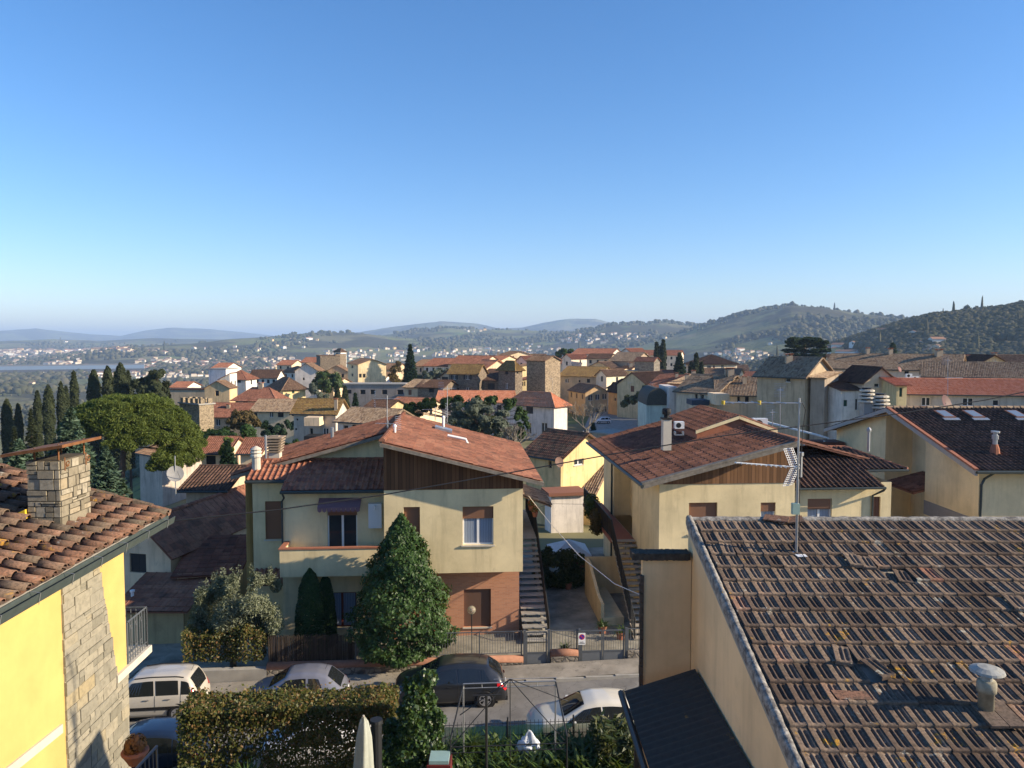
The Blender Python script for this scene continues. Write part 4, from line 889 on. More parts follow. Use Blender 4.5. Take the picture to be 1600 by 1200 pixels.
    tm = T('dark_corrugated_sheet', .8, .15); oo = tm.obj(); tm.col(tm.mix(tm.step(tm.noise(oo, 2., 5., .7), .66, .7), tm.mix(tm.noise(oo, 14., 4.), (.035, .032, .028), (.07, .064, .055)), (.22, .13, .04)))
    lt = mk('lean_to_roof', V, F, tm.m, root, True)
    m = MB(); m.tube([tuple(U0+np.array([-.05, .05, -.05])), tuple(U0+np.array([-.05, y3-11.95, -.05]))], .05, 6); m.hexa([tuple(U0+nn*-.10), tuple(U1+nn*-.10), tuple(U1+dn+nn*-.10), tuple(U0+dn+nn*-.10)], [tuple(U0+nn*-.03), tuple(U1+nn*-.03), tuple(U1+dn+nn*-.03), tuple(U0+dn+nn*-.03)])
    m.box(U0[0]+.12, U0[0]+.2, 11.6, 11.68, -.5, zo-.03); m.build('lean_to_frame', M['iron'], lt)
    # flue with mushroom cap, displaced tile, antenna mast
    def on(px, py):
        d = ray(px, py); o = np.array([0, 0, CZ]); dd = np.array(d); P0 = np.array([0, Y0, Z0]); k = np.dot(P0-o, N)/np.dot(dd, N); return o+dd*k
    p = on(1540, 1117); t_ = MB(); s_ = np.linalg.norm(p-np.array([0, 0, CZ]))/FPX
    t_.lathe(tuple(p+np.array([0, .0, -.12])), [(.085, 0), (.085, .40), (.105, .40), (.105, .50), (.09, .53)], 16); fl = t_.build('flue', plain('stained_cement_pipe', (.40, .37, .28), .9, .15, 0, .5, 9.), root, True)
    t_ = MB(); t_.lathe(tuple(p+np.array([0, 0, .40])), [(.06, 0), (.06, .10), (.185, .11), (.175, .135), (.10, .165), (.0, .175)], 20); t_.build('flue_cap', plain('grey_cement_cap', (.36, .36, .33), .9, .15, 0, .4, 12.), fl, False)
    fm = MB()
    def tq(x, v, h): return tuple(p+U*x+S*v+N*h)
    for i in range(2): fm.hexa([tq(-.13+.2*i, -.12, .05), tq(.06+.2*i, -.12, .05), tq(.06+.2*i, .30, .09), tq(-.13+.2*i, .30, .09)], [tq(-.13+.2*i, -.12, .075), tq(.06+.2*i, -.12, .075), tq(.06+.2*i, .30, .125), tq(-.13+.2*i, .30, .125)])
    fm.build('base_tiles', M['mars'], fl)
    p = on(1327, 1092); m = MB(); q2 = lambda x, v, h: tuple(p+U*x+S*v+N*h); m.hexa([q2(-.2, -.07, .045), q2(.2, -.04, .045), q2(.22, .1, .05), q2(-.18, .08, .05)], [q2(-.2, -.07, .07), q2(.2, -.04, .075), q2(.22, .1, .08), q2(-.18, .08, .075)])
    tag(m.build('loose_tile', M['coppi']), 'single brown tile lying crosswise on the near right roof', 'tile')
    p = on(1212, 818); m = MB()
    for k, (dx, dv, rz) in enumerate(((0, 0, .5), (.22, .05, .1))):
        c_, s2 = math.cos(rz), math.sin(rz); pp = p+U*dx+S*dv; q3 = lambda x, v, h: tuple(pp+U*(c_*x-s2*v)+S*(s2*x+c_*v)+N*h)
        m.hexa([q3(-.2, -.1, .06), q3(.2, -.1, .11), q3(.2, .1, .11), q3(-.2, .1, .06)], [q3(-.2, -.1, .08), q3(.2, -.1, .14), q3(.2, .1, .14), q3(-.2, .1, .08)])
    tag(m.build('loose_tiles', M['coppi']), 'two loose reddish tiles on the ridge left of the tall mast', 'tile')
    # mast
    p = on(1244, 868); mast = thing('antenna_mast', tuple(p), 'tall grey antenna mast with two long aerials rising from the near right roof', 'antenna')
    y = p[1]; top = P(1246, 622, y); mast_b = MB(); mast_b.tube([tuple(p), (p[0], y, p[2]+1.2)], .022, 8); mast_b.tube([(p[0], y, p[2]+1.15), (p[0], y, top.z)], .016, 8); mast_b.build('pole', M['galv'], mast)
    m = MB(); m.hexa([tq2 for tq2 in [tuple(p+U*-.07+S*-.04+N*.04), tuple(p+U*.10+S*-.04+N*.04), tuple(p+U*.12+S*.14+N*.06), tuple(p+U*-.03+S*.14+N*.06)]], [tuple(p+U*-.07+S*-.04+N*.05), tuple(p+U*.10+S*-.04+N*.05), tuple(p+U*.12+S*.14+N*.07), tuple(p+U*-.03+S*.14+N*.07)]); m.build('foot_plate', M['whitemetal'], mast)
    m = MB(); bx = P(1243, 796, y); m.box(bx.x-.06, bx.x+.05, y-.05, y+.03, bx.z-.07, bx.z+.1); m.build('junction_box', plain('pale_green_box', (.30, .42, .36), .5), mast)
    # upper folded-dipole aerial pointing left
    h1 = P(1246, 630, y).z; e1 = P(1128, 629, y); m = MB(); m.tube([(e1.x, y, e1.z), (p[0]+.05, y, h1)], .013, 6)
    for i in range(5): xx = e1.x+.12+i*.2; m.tube([(xx, y-.22, e1.z), (xx, y+.22, e1.z)], .006, 4)
    m.build('upper_aerial', M['galv'], mast)
    for dx in (.02, .58): m = MB(); m.lathe((e1.x+dx, y, e1.z-.03), [(.028, 0), (.028, .06)], 8); m.build('aerial_clamp', plain('yellow_plastic', (.55, .40, .05), .5), mast)
    # lower grid aerial
    h2 = P(1240, 730, y).z; e2 = P(1150, 723, y); m = MB(); m.tube([(e2.x, y, e2.z), (p[0], y, h2)], .011, 6)
    for i in range(11): k = i/10; xx = e2.x+(p[0]-.2-e2.x)*k; zz_ = e2.z+(h2-e2.z)*k; m.tube([(xx, y-.05, zz_), (xx, y+.05, zz_)], .009, 4)
    m.build('lower_aerial', M['whitemetal'], mast)
    g = MB()
    for sgn in (1, -1):
        A = np.array([p[0]-.05, y, h2+.02*sgn]); up = np.array([-.10, .02, .27*sgn]); wd = np.array([.19, .12, 0]); A = A-wd*.5-np.array([.0, 0, 0])
        for i in range(9): g.tube([tuple(A+up*i/8), tuple(A+up*i/8+wd)], .0045, 4, False)
        for i in range(6): g.tube([tuple(A+wd*i/5), tuple(A+wd*i/5+up)], .0045, 4, False)
    g.build('reflector_grid', M['whitemetal'], mast)
    m = MB(); cb = [(p[0]+.03, y-.02, h1+.02), (p[0]+.09, y-.02, h1-.1), (p[0]+.05, y-.03, h1-.4), (p[0]+.02, y-.03, h2-.1), (p[0]+.03, y-.03, p[2]+.1), (p[0]+.08, y-.2, p[2]-.0)]; m.tube(cb, .006, 4); m.build('aerial_cable', M['black'], mast)
near_right()
# ================================================================== near yellow house on the left
def near_left():
    rng = np.random.RandomState(11); D = 3.8; z0 = CZ-D
    e = np.array([-.25, 5.82, 0]); e /= np.linalg.norm(e); p = np.array([-e[1], e[0], 0])      # along the eave (away), to the left
    E1 = np.array([-7.585, 16.45, z0]); ta = .287; cs = 1/math.sqrt(1+ta*ta); S = (p+np.array([0, 0, ta]))*cs; N = np.cross(S, e); N = N if N[2] > 0 else -N
    root = thing('house', (-10, 12, 0), 'near yellow rendered house at the left edge with barrel tile roof and stone clad corner', 'house')
    pitch, gauge = .335, .40; k = 9
    # channel tiles: flat pans
    def pan():
        V = []; F = []
        for j, v in enumerate((0, .44)):
            for i, (x, h) in enumerate(((-.15, .045), (-.13, .012), (-.06, 0), (.06, 0), (.13, .012), (.15, .045))): V.append((x*(1-.12*j), v, h+(.03 if j == 0 else 0.)))
        for x, h in ((-.15, .03), (.15, .03)): V.append((x, 0, -.01))
        F = [(i, i+1, 7+i, 6+i) for i in range(5)]
        return np.array(V), F
    def cover():
        V = []
        for j, v in enumerate((0, .0, .46, .46)):
            rr = (.098 if j < 2 else .078)*(1 if j in (1, 2) else .84)
            for i in range(k): an = math.pi*i/(k-1); V.append((rr*math.cos(an), v, rr*.86*math.sin(an)+(.045 if j < 2 else .0)))
        F = []
        for j in range(3):
            for i in range(k-1): F.append((j*k+i, j*k+i+1, (j+1)*k+i+1, (j+1)*k+i))
        return np.array(V), F
    B = np.stack([e, S, N], 1); E0 = E1-e*13.2; ncol = int(13.2/pitch); nr = 13
    P0 = E1-e*.2-N*.0
    tp, tc = [], []
    for c in range(ncol):
        for r_ in range(nr):
            for lst, du, dh in ((tp, -pitch/2, .01), (tc, 0, .045)):
                rot = rng.uniform(-.05, .05) if lst is tc else 0; u = -c*pitch+du+rng.uniform(-.012, .012); v = r_*gauge+rng.uniform(-.025, .025)-.03; h = dh+rng.uniform(0, .01); sz = rng.uniform(.93, 1.05)
                Rm = np.array([[math.cos(rot), -math.sin(rot), 0], [math.sin(rot), math.cos(rot), 0], [0, 0, 1]])*sz
                o = P0+e*u+S*v+N*h; lst.append(np.concatenate([B@Rm, o[:, None]], 1))
    V1, F1 = tile_batch(*pan(), np.array(tp)); V2, F2 = tile_batch(*cover(), np.array(tc))
    rf = mk('roof', np.concatenate([V1, V2]), np.concatenate([F1, F2+len(V1)]), M['coppi'], root)
    m = MB(); q = lambda u, v, h: tuple(E1+e*u+S*v+N*h); m.hexa([q(0, .02, -.14), q(-13.3, .02, -.14), q(-13.3, 5.4, -.14), q(0, 5.4, -.14)], [q(0, .02, -.004), q(-13.3, .02, -.004), q(-13.3, 5.4, -.004), q(0, 5.4, -.004)])
    m.build('roof_deck', M['t_plain'] if 't_plain' in M else M['concrete'], rf)
    ms = plain('grey_verge_mortar', (.36, .32, .26), .95, .1, 0, .4, 10.)
    m = MB()
    for i in range(14): m.tube([q(.03, i*.4-.02, .06+.015*(i % 2)), q(.03, i*.4+.41, .05+.015*(i % 2))], .085, 8)
    m.build('verge_tiles', M['coppi'], root)
    # gutter: box profile with brackets
    m = MB(); d = -p; g0, g1 = E1+e*.0, E1-e*13.3
    pr = [(0, 0), (.02, -.14), (.13, -.17), (.17, -.02), (.155, -.02), (.12, -.15), (.03, -.125), (.015, 0)]
    V = [tuple(g+d*x+np.array([0, 0, z])) for g in (g0, g1) for x, z in pr]; n = len(pr)
    m.add(V, [(i, (i+1) % n, n+(i+1) % n, n+i) for i in range(n)]+[tuple(range(n)), tuple(range(n, 2*n))[::-1]]); gt = m.build('gutter', plain('green_grey_gutter', (.075, .095, .088), .5, .4, .3, .2), root)
    for i in range(14): m = MB(); o = E1-e*(.4+i*.95); m.tube([tuple(o+d*.02+np.array([0, 0, .015])), tuple(o+d*.185+np.array([0, 0, -.01])), tuple(o+d*.15+np.array([0, 0, -.19]))], .006, 4); m.build('gutter_bracket', M['galv'], gt)
    # wall plane
    wo = np.array([-.5215*15.8, 15.8, 0.]); yel = plaster((.60, .42, .145), .04)
    def onw(px, py, off=0.):
        d_ = np.array(ray(px, py)); c = np.array([0, 0, CZ]); nn = -p; k_ = np.dot(wo+nn*off-c, nn)/np.dot(d_, nn); return c+d_*k_
    m = MB(); zt_ = lambda v: 0
    we = wo-e*13; top = z0-.05+.45*ta; m.quad(tuple(we+[0, 0, -.5]), tuple(wo+[0, 0, -.5]), tuple(wo+[0, 0, top]), tuple(we+[0, 0, top]))
    m.quad(tuple(wo+[0, 0, -.5]), tuple(wo+p*9+[0, 0, -.5]), tuple(wo+p*9+[0, 0, top+9*ta]), tuple(wo+[0, 0, top])); m.build('wall', yel, root)
    sf = MB(); sf.hexa([tuple(wo+e*.6-p*.42+[0, 0, top-.20]), tuple(we-p*.42+[0, 0, top-.20]), tuple(we+p*.2+[0, 0, top-.2]), tuple(wo+e*.6+p*.2+[0, 0, top-.2])], [tuple(wo+e*.6-p*.42+[0, 0, top-.13]), tuple(we-p*.42+[0, 0, top-.13]), tuple(we+p*.2+[0, 0, top-.13]), tuple(wo+e*.6+p*.2+[0, 0, top-.13])]); sf.build('eaves_board', yel, root)
    # stone cladding: irregular slabs set as real blocks
    c1 = [onw(95, 915), onw(146, 868), onw(183, 1058), onw(203, 1045), onw(203, 1200), onw(95, 1200)]
    ax = lambda P_: (np.dot(P_-wo, e), P_[2]); a0 = ax(c1[0])[0]; aT = ax(c1[1])[0]; aM, zM = ax(c1[2]); zL = ax(c1[4])[1]-2.5; zT = top-.05
    sm = MB()
    def right_edge(z): 
        if z > zM: return aT+(aM-aT)*(zT-z)/(zT-zM)
        return -.02
    z = zL
    while z < zT:
        h = rng.choice([.12, .16, .2, .26]); a_ = a0+rng.uniform(-.02, .01); re = right_edge(z+h/2)
        while a_ < re-.06:
            l = min(rng.uniform(.16, .62), re-a_)
            if l < .05: break
            nsub = 1 if l > .3 or rng.rand() < .6 else 2
            for s_ in range(nsub):
                hh = h/nsub; off = rng.uniform(.03, .055); z_a = z+s_*hh
                if z_a+hh > zT: hh = zT-z_a
                if hh < .04: continue
                c_ = [wo+e*a_, wo+e*(a_+l-.014)]; o1 = -p*off; o2 = -p*(off+rng.uniform(-.008, .008)); j = lambda: np.array([0, 0, rng.uniform(-.008, .008)])
                b = [c_[0]+[0, 0, z_a], c_[1]+[0, 0, z_a], c_[1]+o2+[0, 0, z_a]+j(), c_[0]+o1+[0, 0, z_a]+j()]; tt = [c_[0]+[0, 0, z_a+hh-.014], c_[1]+[0, 0, z_a+hh-.014], c_[1]+o2*.95+[0, 0, z_a+hh-.014]+j(), c_[0]+o1*.95+[0, 0, z_a+hh-.014]+j()]
                sm.hexa([tuple(x) for x in b], [tuple(x) for x in tt])
            a_ += l
        z += h
    sm.build('stone_cladding', M['ashlar'], root)
    bk = MB(); bk.prism([tuple(wo+e*a0-p*.004+[0, 0, zL]), tuple(wo-e*.0-p*.004+[0, 0, zL]), tuple(wo-p*.004+[0, 0, zM]), tuple(wo+e*aM-p*.004+[0, 0, zM]), tuple(wo+e*aT-p*.004+[0, 0, zT]), tuple(wo+e*a0-p*.004+[0, 0, zT])], -p*.012); bk.build('cladding_mortar', plain('pale_mortar', (.38, .34, .26), .95, .1), root)
    # sloping string course
    A, Bq = onw(95, 1138), onw(-60, 1262); b = MB(); b.prism([tuple(A+[0, 0, -.08]), tuple(Bq+[0, 0, -.08]), tuple(Bq+[0, 0, .08]), tuple(A+[0, 0, .08])], -p*.04); b.build('string_course', M['palestone'], root)
    # downpipe under the eave
    A = onw(70, 925, .12); Bq = onw(2, 963, .2); m = MB(); m.tube([tuple(A+[0, 0, .25]), tuple(A), tuple(Bq), tuple(Bq-e*2)], .055, 8); m.build('downpipe', yel, root)
    # balcony wrapping the far corner
    s0, s1_ = onw(183, 1058, .05), onw(236, 1006, .05); zb = (s0[2]+s1_[2])/2; a_s = np.dot(s0-wo, e); a_e = np.dot(s1_-wo, e)
    b = MB(); o = wo-p*.07; b.hexa([tuple(o+e*a_s+[0, 0, zb-.16]), tuple(o+e*a_e+[0, 0, zb-.16]), tuple(o+e*a_e+p*4+[0, 0, zb-.16]), tuple(o+e*a_s+p*.06+[0, 0, zb-.16])], [tuple(o+e*a_s+[0, 0, zb]), tuple(o+e*a_e+[0, 0, zb]), tuple(o+e*a_e+p*4+[0, 0, zb]), tuple(o+e*a_s+p*.06+[0, 0, zb])]); b.box(0, 0, 0, 0, 0, 0) if False else None
    bb = b.build('balcony_slab', M['palestone'], root); pts = [tuple(o+e*.06+p*.07+[0, 0, zb]), tuple(o+e*(a_e-.08)+p*.07+[0, 0, zb]), tuple(o+e*(a_e-.08)+p*4+[0, 0, zb])]
    hrail(bb, pts, .9, .115, .011, M['greyiron'])
    m = MB()
    for f in (.2, .45, .7):      # scroll ornaments
        for q_ in range(2):
            c_ = np.array(pts[0])*(1-f)+np.array(pts[1])*f+[0, 0, .74-.5*q_]; m.tube([tuple(c_+e*(.05+.02*math.cos(t_*.7))*math.cos(t_*.7)+np.array([0, 0, .05*math.sin(t_*.7)])) for t_ in range(9)], .006, 4, False)
    m.build('scroll_ornament', M['greyiron'], bb)
    # chimney
    cx, cy = -8.45, 14.0; zr = lambda x: z0+ta*(-x-7.52); W_, Dp = .62, .97; zc0 = zr(cx)-.25; zc1 = zc0+.25+1.34
    ch = MB()
    z_ = zc0-.0
    while z_ < zc1-.03:
        h = min(rng.choice([.10, .13, .17, .21]), zc1-z_)
        for face in range(2):
            Lf = W_ if face == 0 else Dp; a_ = 0
            while a_ < Lf-.03:
                l = min(rng.uniform(.10, .38), Lf-a_); 
                if Lf-a_-l < .07: l = Lf-a_
                nsub = 2 if rng.rand() < .35 else 1
                for s_ in range(nsub):
                    hh = h/nsub; za = z_+s_*hh; of = rng.uniform(0, .03); g_ = .02
                    if face == 0: ch.box(cx-W_+a_+g_/2, cx-W_+a_+l-g_/2, cy-of, cy+.06, za+g_/2, za+hh-g_/2)
                    else: ch.box(cx-.06, cx+of, cy+a_+g_/2, cy+a_+l-g_/2, za+g_/2, za+hh-g_/2)
                a_ += l
        z_ += h
    co = MB(); co.box(cx-W_+.015, cx-.02, cy+.02, cy+Dp-.01, zc0-.3, zc1-.01); chp = co.build('chimney', M['chimmortar'], root)
    ch.build('stone_facing', M['chimstone'], chp)
    m = MB(); m.hexa([(-9.32, 13.66, 10.90), (-8.19, 13.66, 11.08), (-8.19, 14.98, 11.08), (-9.32, 14.98, 10.90)], [(-9.32, 13.66, 10.955), (-8.19, 13.66, 11.135), (-8.19, 14.98, 11.135), (-9.32, 14.98, 10.955)]); m.build('chimney_cap', M['rust'], chp)
    for x, y in ((-8.95, 14.06), (-8.5, 14.06), (-8.5, 14.9), (-8.95, 14.9)): m = MB(); m.tube([(x, y, zc1-.1), (x, y, 10.97+.16*(x+9.3))], .018, 5); m.build('cap_bracket', M['rust'], chp)
    for y in (14.15, 14.85): m = MB(); m.tube([(cx+.03, y, zc1-.16+.0)]+[(cx+.035, y+.06+.05*math.cos(t_*.8), zc1-.10+.05*math.sin(t_*.8)) for t_ in range(8)], .009, 4); m.tube([(cx+.03, y-.03, zc1-.22), (cx+.03, y-.03, zc1+.03)], .012, 4); m.build('iron_hook', M['rust'], chp)
    m = MB(); m.hexa([(cx-W_-.32, cy-.05, zr(cx-W_)+.06), (cx-W_-.02, cy-.06, zr(cx-W_)+.02), (cx-W_-.02, cy+.25, zr(cx-W_)+.03), (cx-W_-.3, cy+.2, zr(cx-W_)+.08)], [(cx-W_-.32, cy-.05, zr(cx-W_)+.1), (cx-W_-.02, cy-.06, zr(cx-W_)+.24), (cx-W_-.02, cy+.25, zr(cx-W_)+.22), (cx-W_-.3, cy+.2, zr(cx-W_)+.1)]); m.build('yellow_flashing', plain('yellow_sheet', (.75, .50, .04), .6), chp)
def _ashlar(name, cols, rg=.9):
    t = T(name, rg, .12); o = t.obj(); c = t.ramp(t.n('NewGeometry').outputs['Random Per Island'], cols); n_ = t.noise(o, 9., 5., .65)
    c = t.mix(t.math('MULTIPLY', t.step(n_, .45, .7), .5), c, sc(cols[0][1], .55)); t.col(c).bump(t.noise(o, 26., 4.), .5, .006); return t.m
M['ashlar'] = _ashlar('split_sandstone', [(0, (.20, .185, .14)), (.4, (.26, .24, .185)), (.9, (.31, .28, .21)), (1, (.33, .27, .16))])
M['chimstone'] = _ashlar('chimney_sandstone', [(0, (.17, .145, .10)), (.4, (.27, .235, .17)), (.8, (.36, .32, .24)), (1, (.32, .26, .17))])
M['chimmortar'] = plain('chimney_mortar', (.10, .085, .065), .95, .1, 0, .3, 9.)
near_left()
# ------------------------------------------------------------------ foliage helpers
def leafcloud(pts, size, seed=0, aspect=1.8, outward=None, spread=1., jitter=.35, droop=0.):
    """a leaf-shaped quad (rhombus) at every point; returns V, F arrays"""
    rng = np.random.RandomState(seed); P_ = np.asarray(pts)[:, :3]; n = len(P_)
    nr = rng.normal(size=(n, 3)); nr /= np.linalg.norm(nr, axis=1)[:, None]
    if outward is not None: nr = nr*spread+outward; nr /= np.linalg.norm(nr, axis=1)[:, None]
    a = rng.normal(size=(n, 3)); a[:, 2] -= droop; a -= nr*(a*nr).sum(1)[:, None]; a /= np.linalg.norm(a, axis=1)[:, None]+1e-9; b = np.cross(nr, a)
    s = size*(1+rng.uniform(-jitter, jitter, n))[:, None]; la = a*s*aspect/2; lb = b*s/2
    V = np.stack([P_-la, P_+lb-la*.1, P_+la, P_-lb-la*.1], 1).reshape(-1, 3); F = np.arange(4*n).reshape(n, 4); return V, F
def blobpts(blobs, per, seed=0, shell=.65):
    """points inside blobs (x, y, z, r[, squash]); density per blob"""
    rng = np.random.RandomState(seed); out = []
    for b in blobs:
        n = int(per); d = rng.normal(size=(n, 3)); d /= np.linalg.norm(d, axis=1)[:, None]; r_ = b[3]*(shell+(1-shell)*rng.rand(n))[:, None]*np.where(rng.rand(n) < .85, 1, .6)[:, None]
        d2 = d*r_; d2[:, 2] *= (b[4] if len(b) > 4 else 1.); out.append(np.array(b[:3])+d2)
    return np.concatenate(out)
def ellblobs(c, rx, ry, rz, n, r0, r1, seed=0, shell=.55, flat=1.):
    rng = np.random.RandomState(seed); out = []
    for _ in range(n):
        d = rng.normal(size=3); d /= np.linalg.norm(d); k = shell+(1-shell)*rng.rand(); out.append((c[0]+d[0]*rx*k, c[1]+d[1]*ry*k, c[2]+d[2]*rz*k, rng.uniform(r0, r1), flat))
    return out
M['magnolia'] = leaf('glossy_dark_leaves', (.018, .045, .010), (.045, .095, .022), .52, .3, .12, (.06, .12, .03))
M['yew'] = leaf('yew_needles', (.012, .035, .008), (.035, .085, .018), .6, .3, .1)
M['olive'] = leaf('olive_leaves', (.11, .13, .075), (.20, .22, .14), .6, .3, .2, (.30, .32, .23))
M['photinia'] = leaf('photinia_leaves', (.045, .065, .015), (.13, .12, .03), .5, .3, .25, (.24, .11, .045))
M['hedgedk'] = leaf('dark_hedge_leaves', (.02, .04, .012), (.06, .08, .02), .5, .4, .15, (.12, .11, .04))
M['ivy'] = leaf('ivy_leaves', (.015, .04, .010), (.045, .09, .02), .4, .5, .15, (.09, .15, .035))
M['redleaf'] = leaf('rusty_leaves', (.16, .07, .02), (.34, .14, .04), .6, .3, .2)
M['pine'] = leaf('stone_pine_needles', (.065, .095, .018), (.135, .175, .035), .7, .2, .3, (.20, .235, .06))
M['pinedk'] = leaf('dark_pine_needles', (.018, .045, .010), (.045, .085, .018), .7, .2, .15)
M['cypress'] = leaf('cypress_foliage', (.025, .035, .016), (.055, .065, .028), .8, .15, .08)
M['deodar'] = leaf('blue_green_cedar_needles', (.045, .085, .055), (.09, .14, .09), .7, .2, .12, (.14, .19, .12))
M['spruce'] = leaf('dark_fir_needles', (.012, .035, .018), (.03, .06, .028), .7, .2, .1)
M['shrub'] = leaf('shrub_leaves', (.03, .06, .015), (.08, .12, .03), .6, .3, .2)
M['browntree'] = leaf('autumn_brown_leaves', (.07, .05, .02), (.15, .11, .04), .7, .2, .2)
M['greyolive'] = leaf('grey_green_leaves', (.07, .085, .06), (.13, .15, .11), .7, .2, .15)
M['aspidistra'] = leaf('broad_green_leaves', (.03, .07, .015), (.10, .14, .03), .4, .4, .25)
M['bark'] = plain('pine_bark', (.16, .11, .085), .95, .1, 0, .4, 6.); M['barkgrey'] = plain('grey_bark', (.17, .15, .125), .95, .1, 0, .3, 6.)
# ================================================================== street, pavements, yard
def sheet(name, s0, s1, t0, t1, dz, mat, kind='structure', n=30, m=1):
    V = []; F = []
    for i in range(n+1):
        for j in range(m+1):
            s_ = s0+(s1-s0)*i/n; V.append(Ls(s_, t0+(t1-t0)*j/m, zs(s_)+dz))
    F = [(i*(m+1)+j, (i+1)*(m+1)+j, (i+1)*(m+1)+j+1, i*(m+1)+j+1) for i in range(n) for j in range(m)]
    o = mk(name, V, F, mat); o['kind'] = kind; return o
def _asphalt(name, c, k=.25):
    t = T(name, .95, .12); o = t.obj(); a = t.noise(o, .9, 5., .65); f = t.noise(o, 60., 3.); cr = t.n('TexVoronoi', {'Vector': t.n('VectorMath', {0: o, 1: t.noise(o, 1.5, 3., .6, 1)}, operation='ADD').outputs[0], 'Scale': .6}, feature='DISTANCE_TO_EDGE').outputs['Distance']
    cc = t.mix(t.step(a, .35, .68), sc(c, 1+k), sc(c, 1-k)); cc = t.mix(t.math('MULTIPLY', f, .25), cc, sc(c, .5)); cc = t.mix(t.math('MULTIPLY', t.step(cr, .008, .002), .6), cc, sc(c, .45))
    t.col(cc).bump(f, .4, .01); return t.m
sheet('road', -34, 30, 22.4, 28.02, 0, _asphalt('asphalt', (.20, .19, .175)), n=40)
sheet('pavement', -34, 30, 28.12, 29.45, .12, _asphalt('old_pavement', (.29, .26, .215), .3), n=40)
k = MB()
for i in range(52): s_ = -32+i*1.15; a = k.box(s_, s_+1.148, 28.0, 28.12, -.3+zs(s_), .125+zs(s_), Ls)
k.build('kerb', M['concrete'])['kind'] = 'structure'
sheet('yard', -34, 30, 29.45, 46, .05, _asphalt('stone_paved_yard', (.27, .25, .20), .4), n=30, m=10)
sheet('garden_soil', -9, 12, 6, 21.8, .85, plain('garden_soil', (.04, .045, .025), .98, .05, 0, .5, 3.), n=20, m=10)
sheet('left_yard', -34, -9.02, 6, 22.36, -.06, _asphalt('left_yard_ground', (.12, .115, .10), .3), n=20, m=6)
# ---- boundary walls, fences, gates along the pavement
TFc = 29.5
M['rough'] = stone((.24, .21, .17), (4, 4, 5), 'rough_stone_wall')
def sx(px, py=1030, t=TFc): return ST(px, py, t)[0]
def low_wall(px0, px1, h, label, cap=True, mat=None):
    s0, s1 = sx(px0), sx(px1); z0 = zs((s0+s1)/2); root = thing('low_wall', L((s0+s1)/2, TFc, z0), label, 'wall')
    m = MB(); n = max(1, int((s1-s0)/1.5))
    for i in range(n): a = s0+(s1-s0)*i/n; b = s0+(s1-s0)*(i+1)/n; sbox(m, a, b, TFc, TFc+.28, z0-.5, z0+h)
    m.build('masonry', mat or M['rough'], root)
    if cap: c = MB(); c.tube([Ls(s0-.02, TFc+.14, z0+h+.01), Ls(s1+.02, TFc+.14, z0+h+.01)], .17, 10); sc_ = c.build('coping', M['brick_cap'], root, True); 
    return s0, s1, z0
low_wall(417, 817, .42, 'long low stone wall with round terracotta coping in front of the left villa')
low_wall(861, 903, .42, 'short stone wall pier with terracotta coping between the two grey gates')
low_wall(981, 1001, .4, 'short stone wall at the right end of the double gate', cap=False)
low_wall(290, 416, .58, 'smooth grey concrete wall under the red-leaved hedge', cap=False, mat=M['concrete'])
def fence(px0, px1, z0, h, label, t=TFc+.14, gap=.105):
    s0, s1 = sx(px0), sx(px1); r_ = thing('fence', L((s0+s1)/2, t, z0), label, 'fence'); n = max(1, int(round((s1-s0)/1.9))); m = MB()
    m.tube([Ls(s0, t, z0+h), Ls(s1, t, z0+h)], .022, 5); m.tube([Ls(s0, t, z0+.12), Ls(s1, t, z0+.12)], .015, 4)
    k_ = int((s1-s0)/gap)
    for i in range(k_+1): s_ = s0+(s1-s0)*i/k_; m.tube([Ls(s_, t, z0+.12), Ls(s_, t, z0+h)], .009, 4, False)
    m.build('bars', M['greyiron'], r_)
    for i in range(n+1): s_ = s0+(s1-s0)*i/n; p_ = MB(); sbox(p_, s_-.025, s_+.025, t-.025, t+.025, z0, z0+h+.03); p_.build('post', M['greyiron'], r_)
    return r_
fence(683, 815, .42, 1.0, 'grey vertical bar fence on the low wall in front of the brick ground floor')
fence(862, 902, .42, .98, 'short grey bar fence panel between the gates, in front of the letter boxes')
fence(982, 1003, .42, .98, 'short grey bar fence panel right of the double gate')
fence(555, 682, .2, .98, 'grey bar fence partly swallowed by the big glossy tree')
def gate(px0, px1, leaves, label):
    s0, s1 = sx(px0), sx(px1); t = TFc+.1; r_ = thing('gate', L((s0+s1)/2, t, 0), label, 'gate')
    for q in (s0, s1): m = MB(); sbox(m, q-.05, q+.05, t-.05, t+.05, -.2, 1.47); m.build('post', M['greyiron'], r_)
    for i in range(leaves):
        a = s0+.06+(s1-s0-.12)*i/leaves; b = s0+.06+(s1-s0-.12)*(i+1)/leaves-.02; m = MB()
        sbox(m, a, a+.05, t-.02, t+.02, .06, 1.4); sbox(m, b-.05, b, t-.02, t+.02, .06, 1.4)
        for z0, z1 in ((.06, .12), (.5, .56), (1.35, 1.4)): sbox(m, a+.05, b-.05, t-.02, t+.02, z0, z1)
        n = int((b-a-.1)/.09)
        for j in range(1, n): q = a+.05+(b-a-.1)*j/n; m.tube([Ls(q, t, .56), Ls(q, t, 1.35)], .007, 4, False)
        lf = m.build('gate_leaf', M['greyiron'], r_); m = MB(); sbox(m, a+.05, b-.05, t-.008, t+.008, .12, .5); m.build('lower_panel', plain('grey_gate_panel', (.13, .14, .15), .5, .4), lf)
    return r_
gate(820, 858, 1, 'narrow grey pedestrian gate at the foot of the left outside stairs')
gate(906, 979, 2, 'double grey driveway gate with a no parking sign on it')
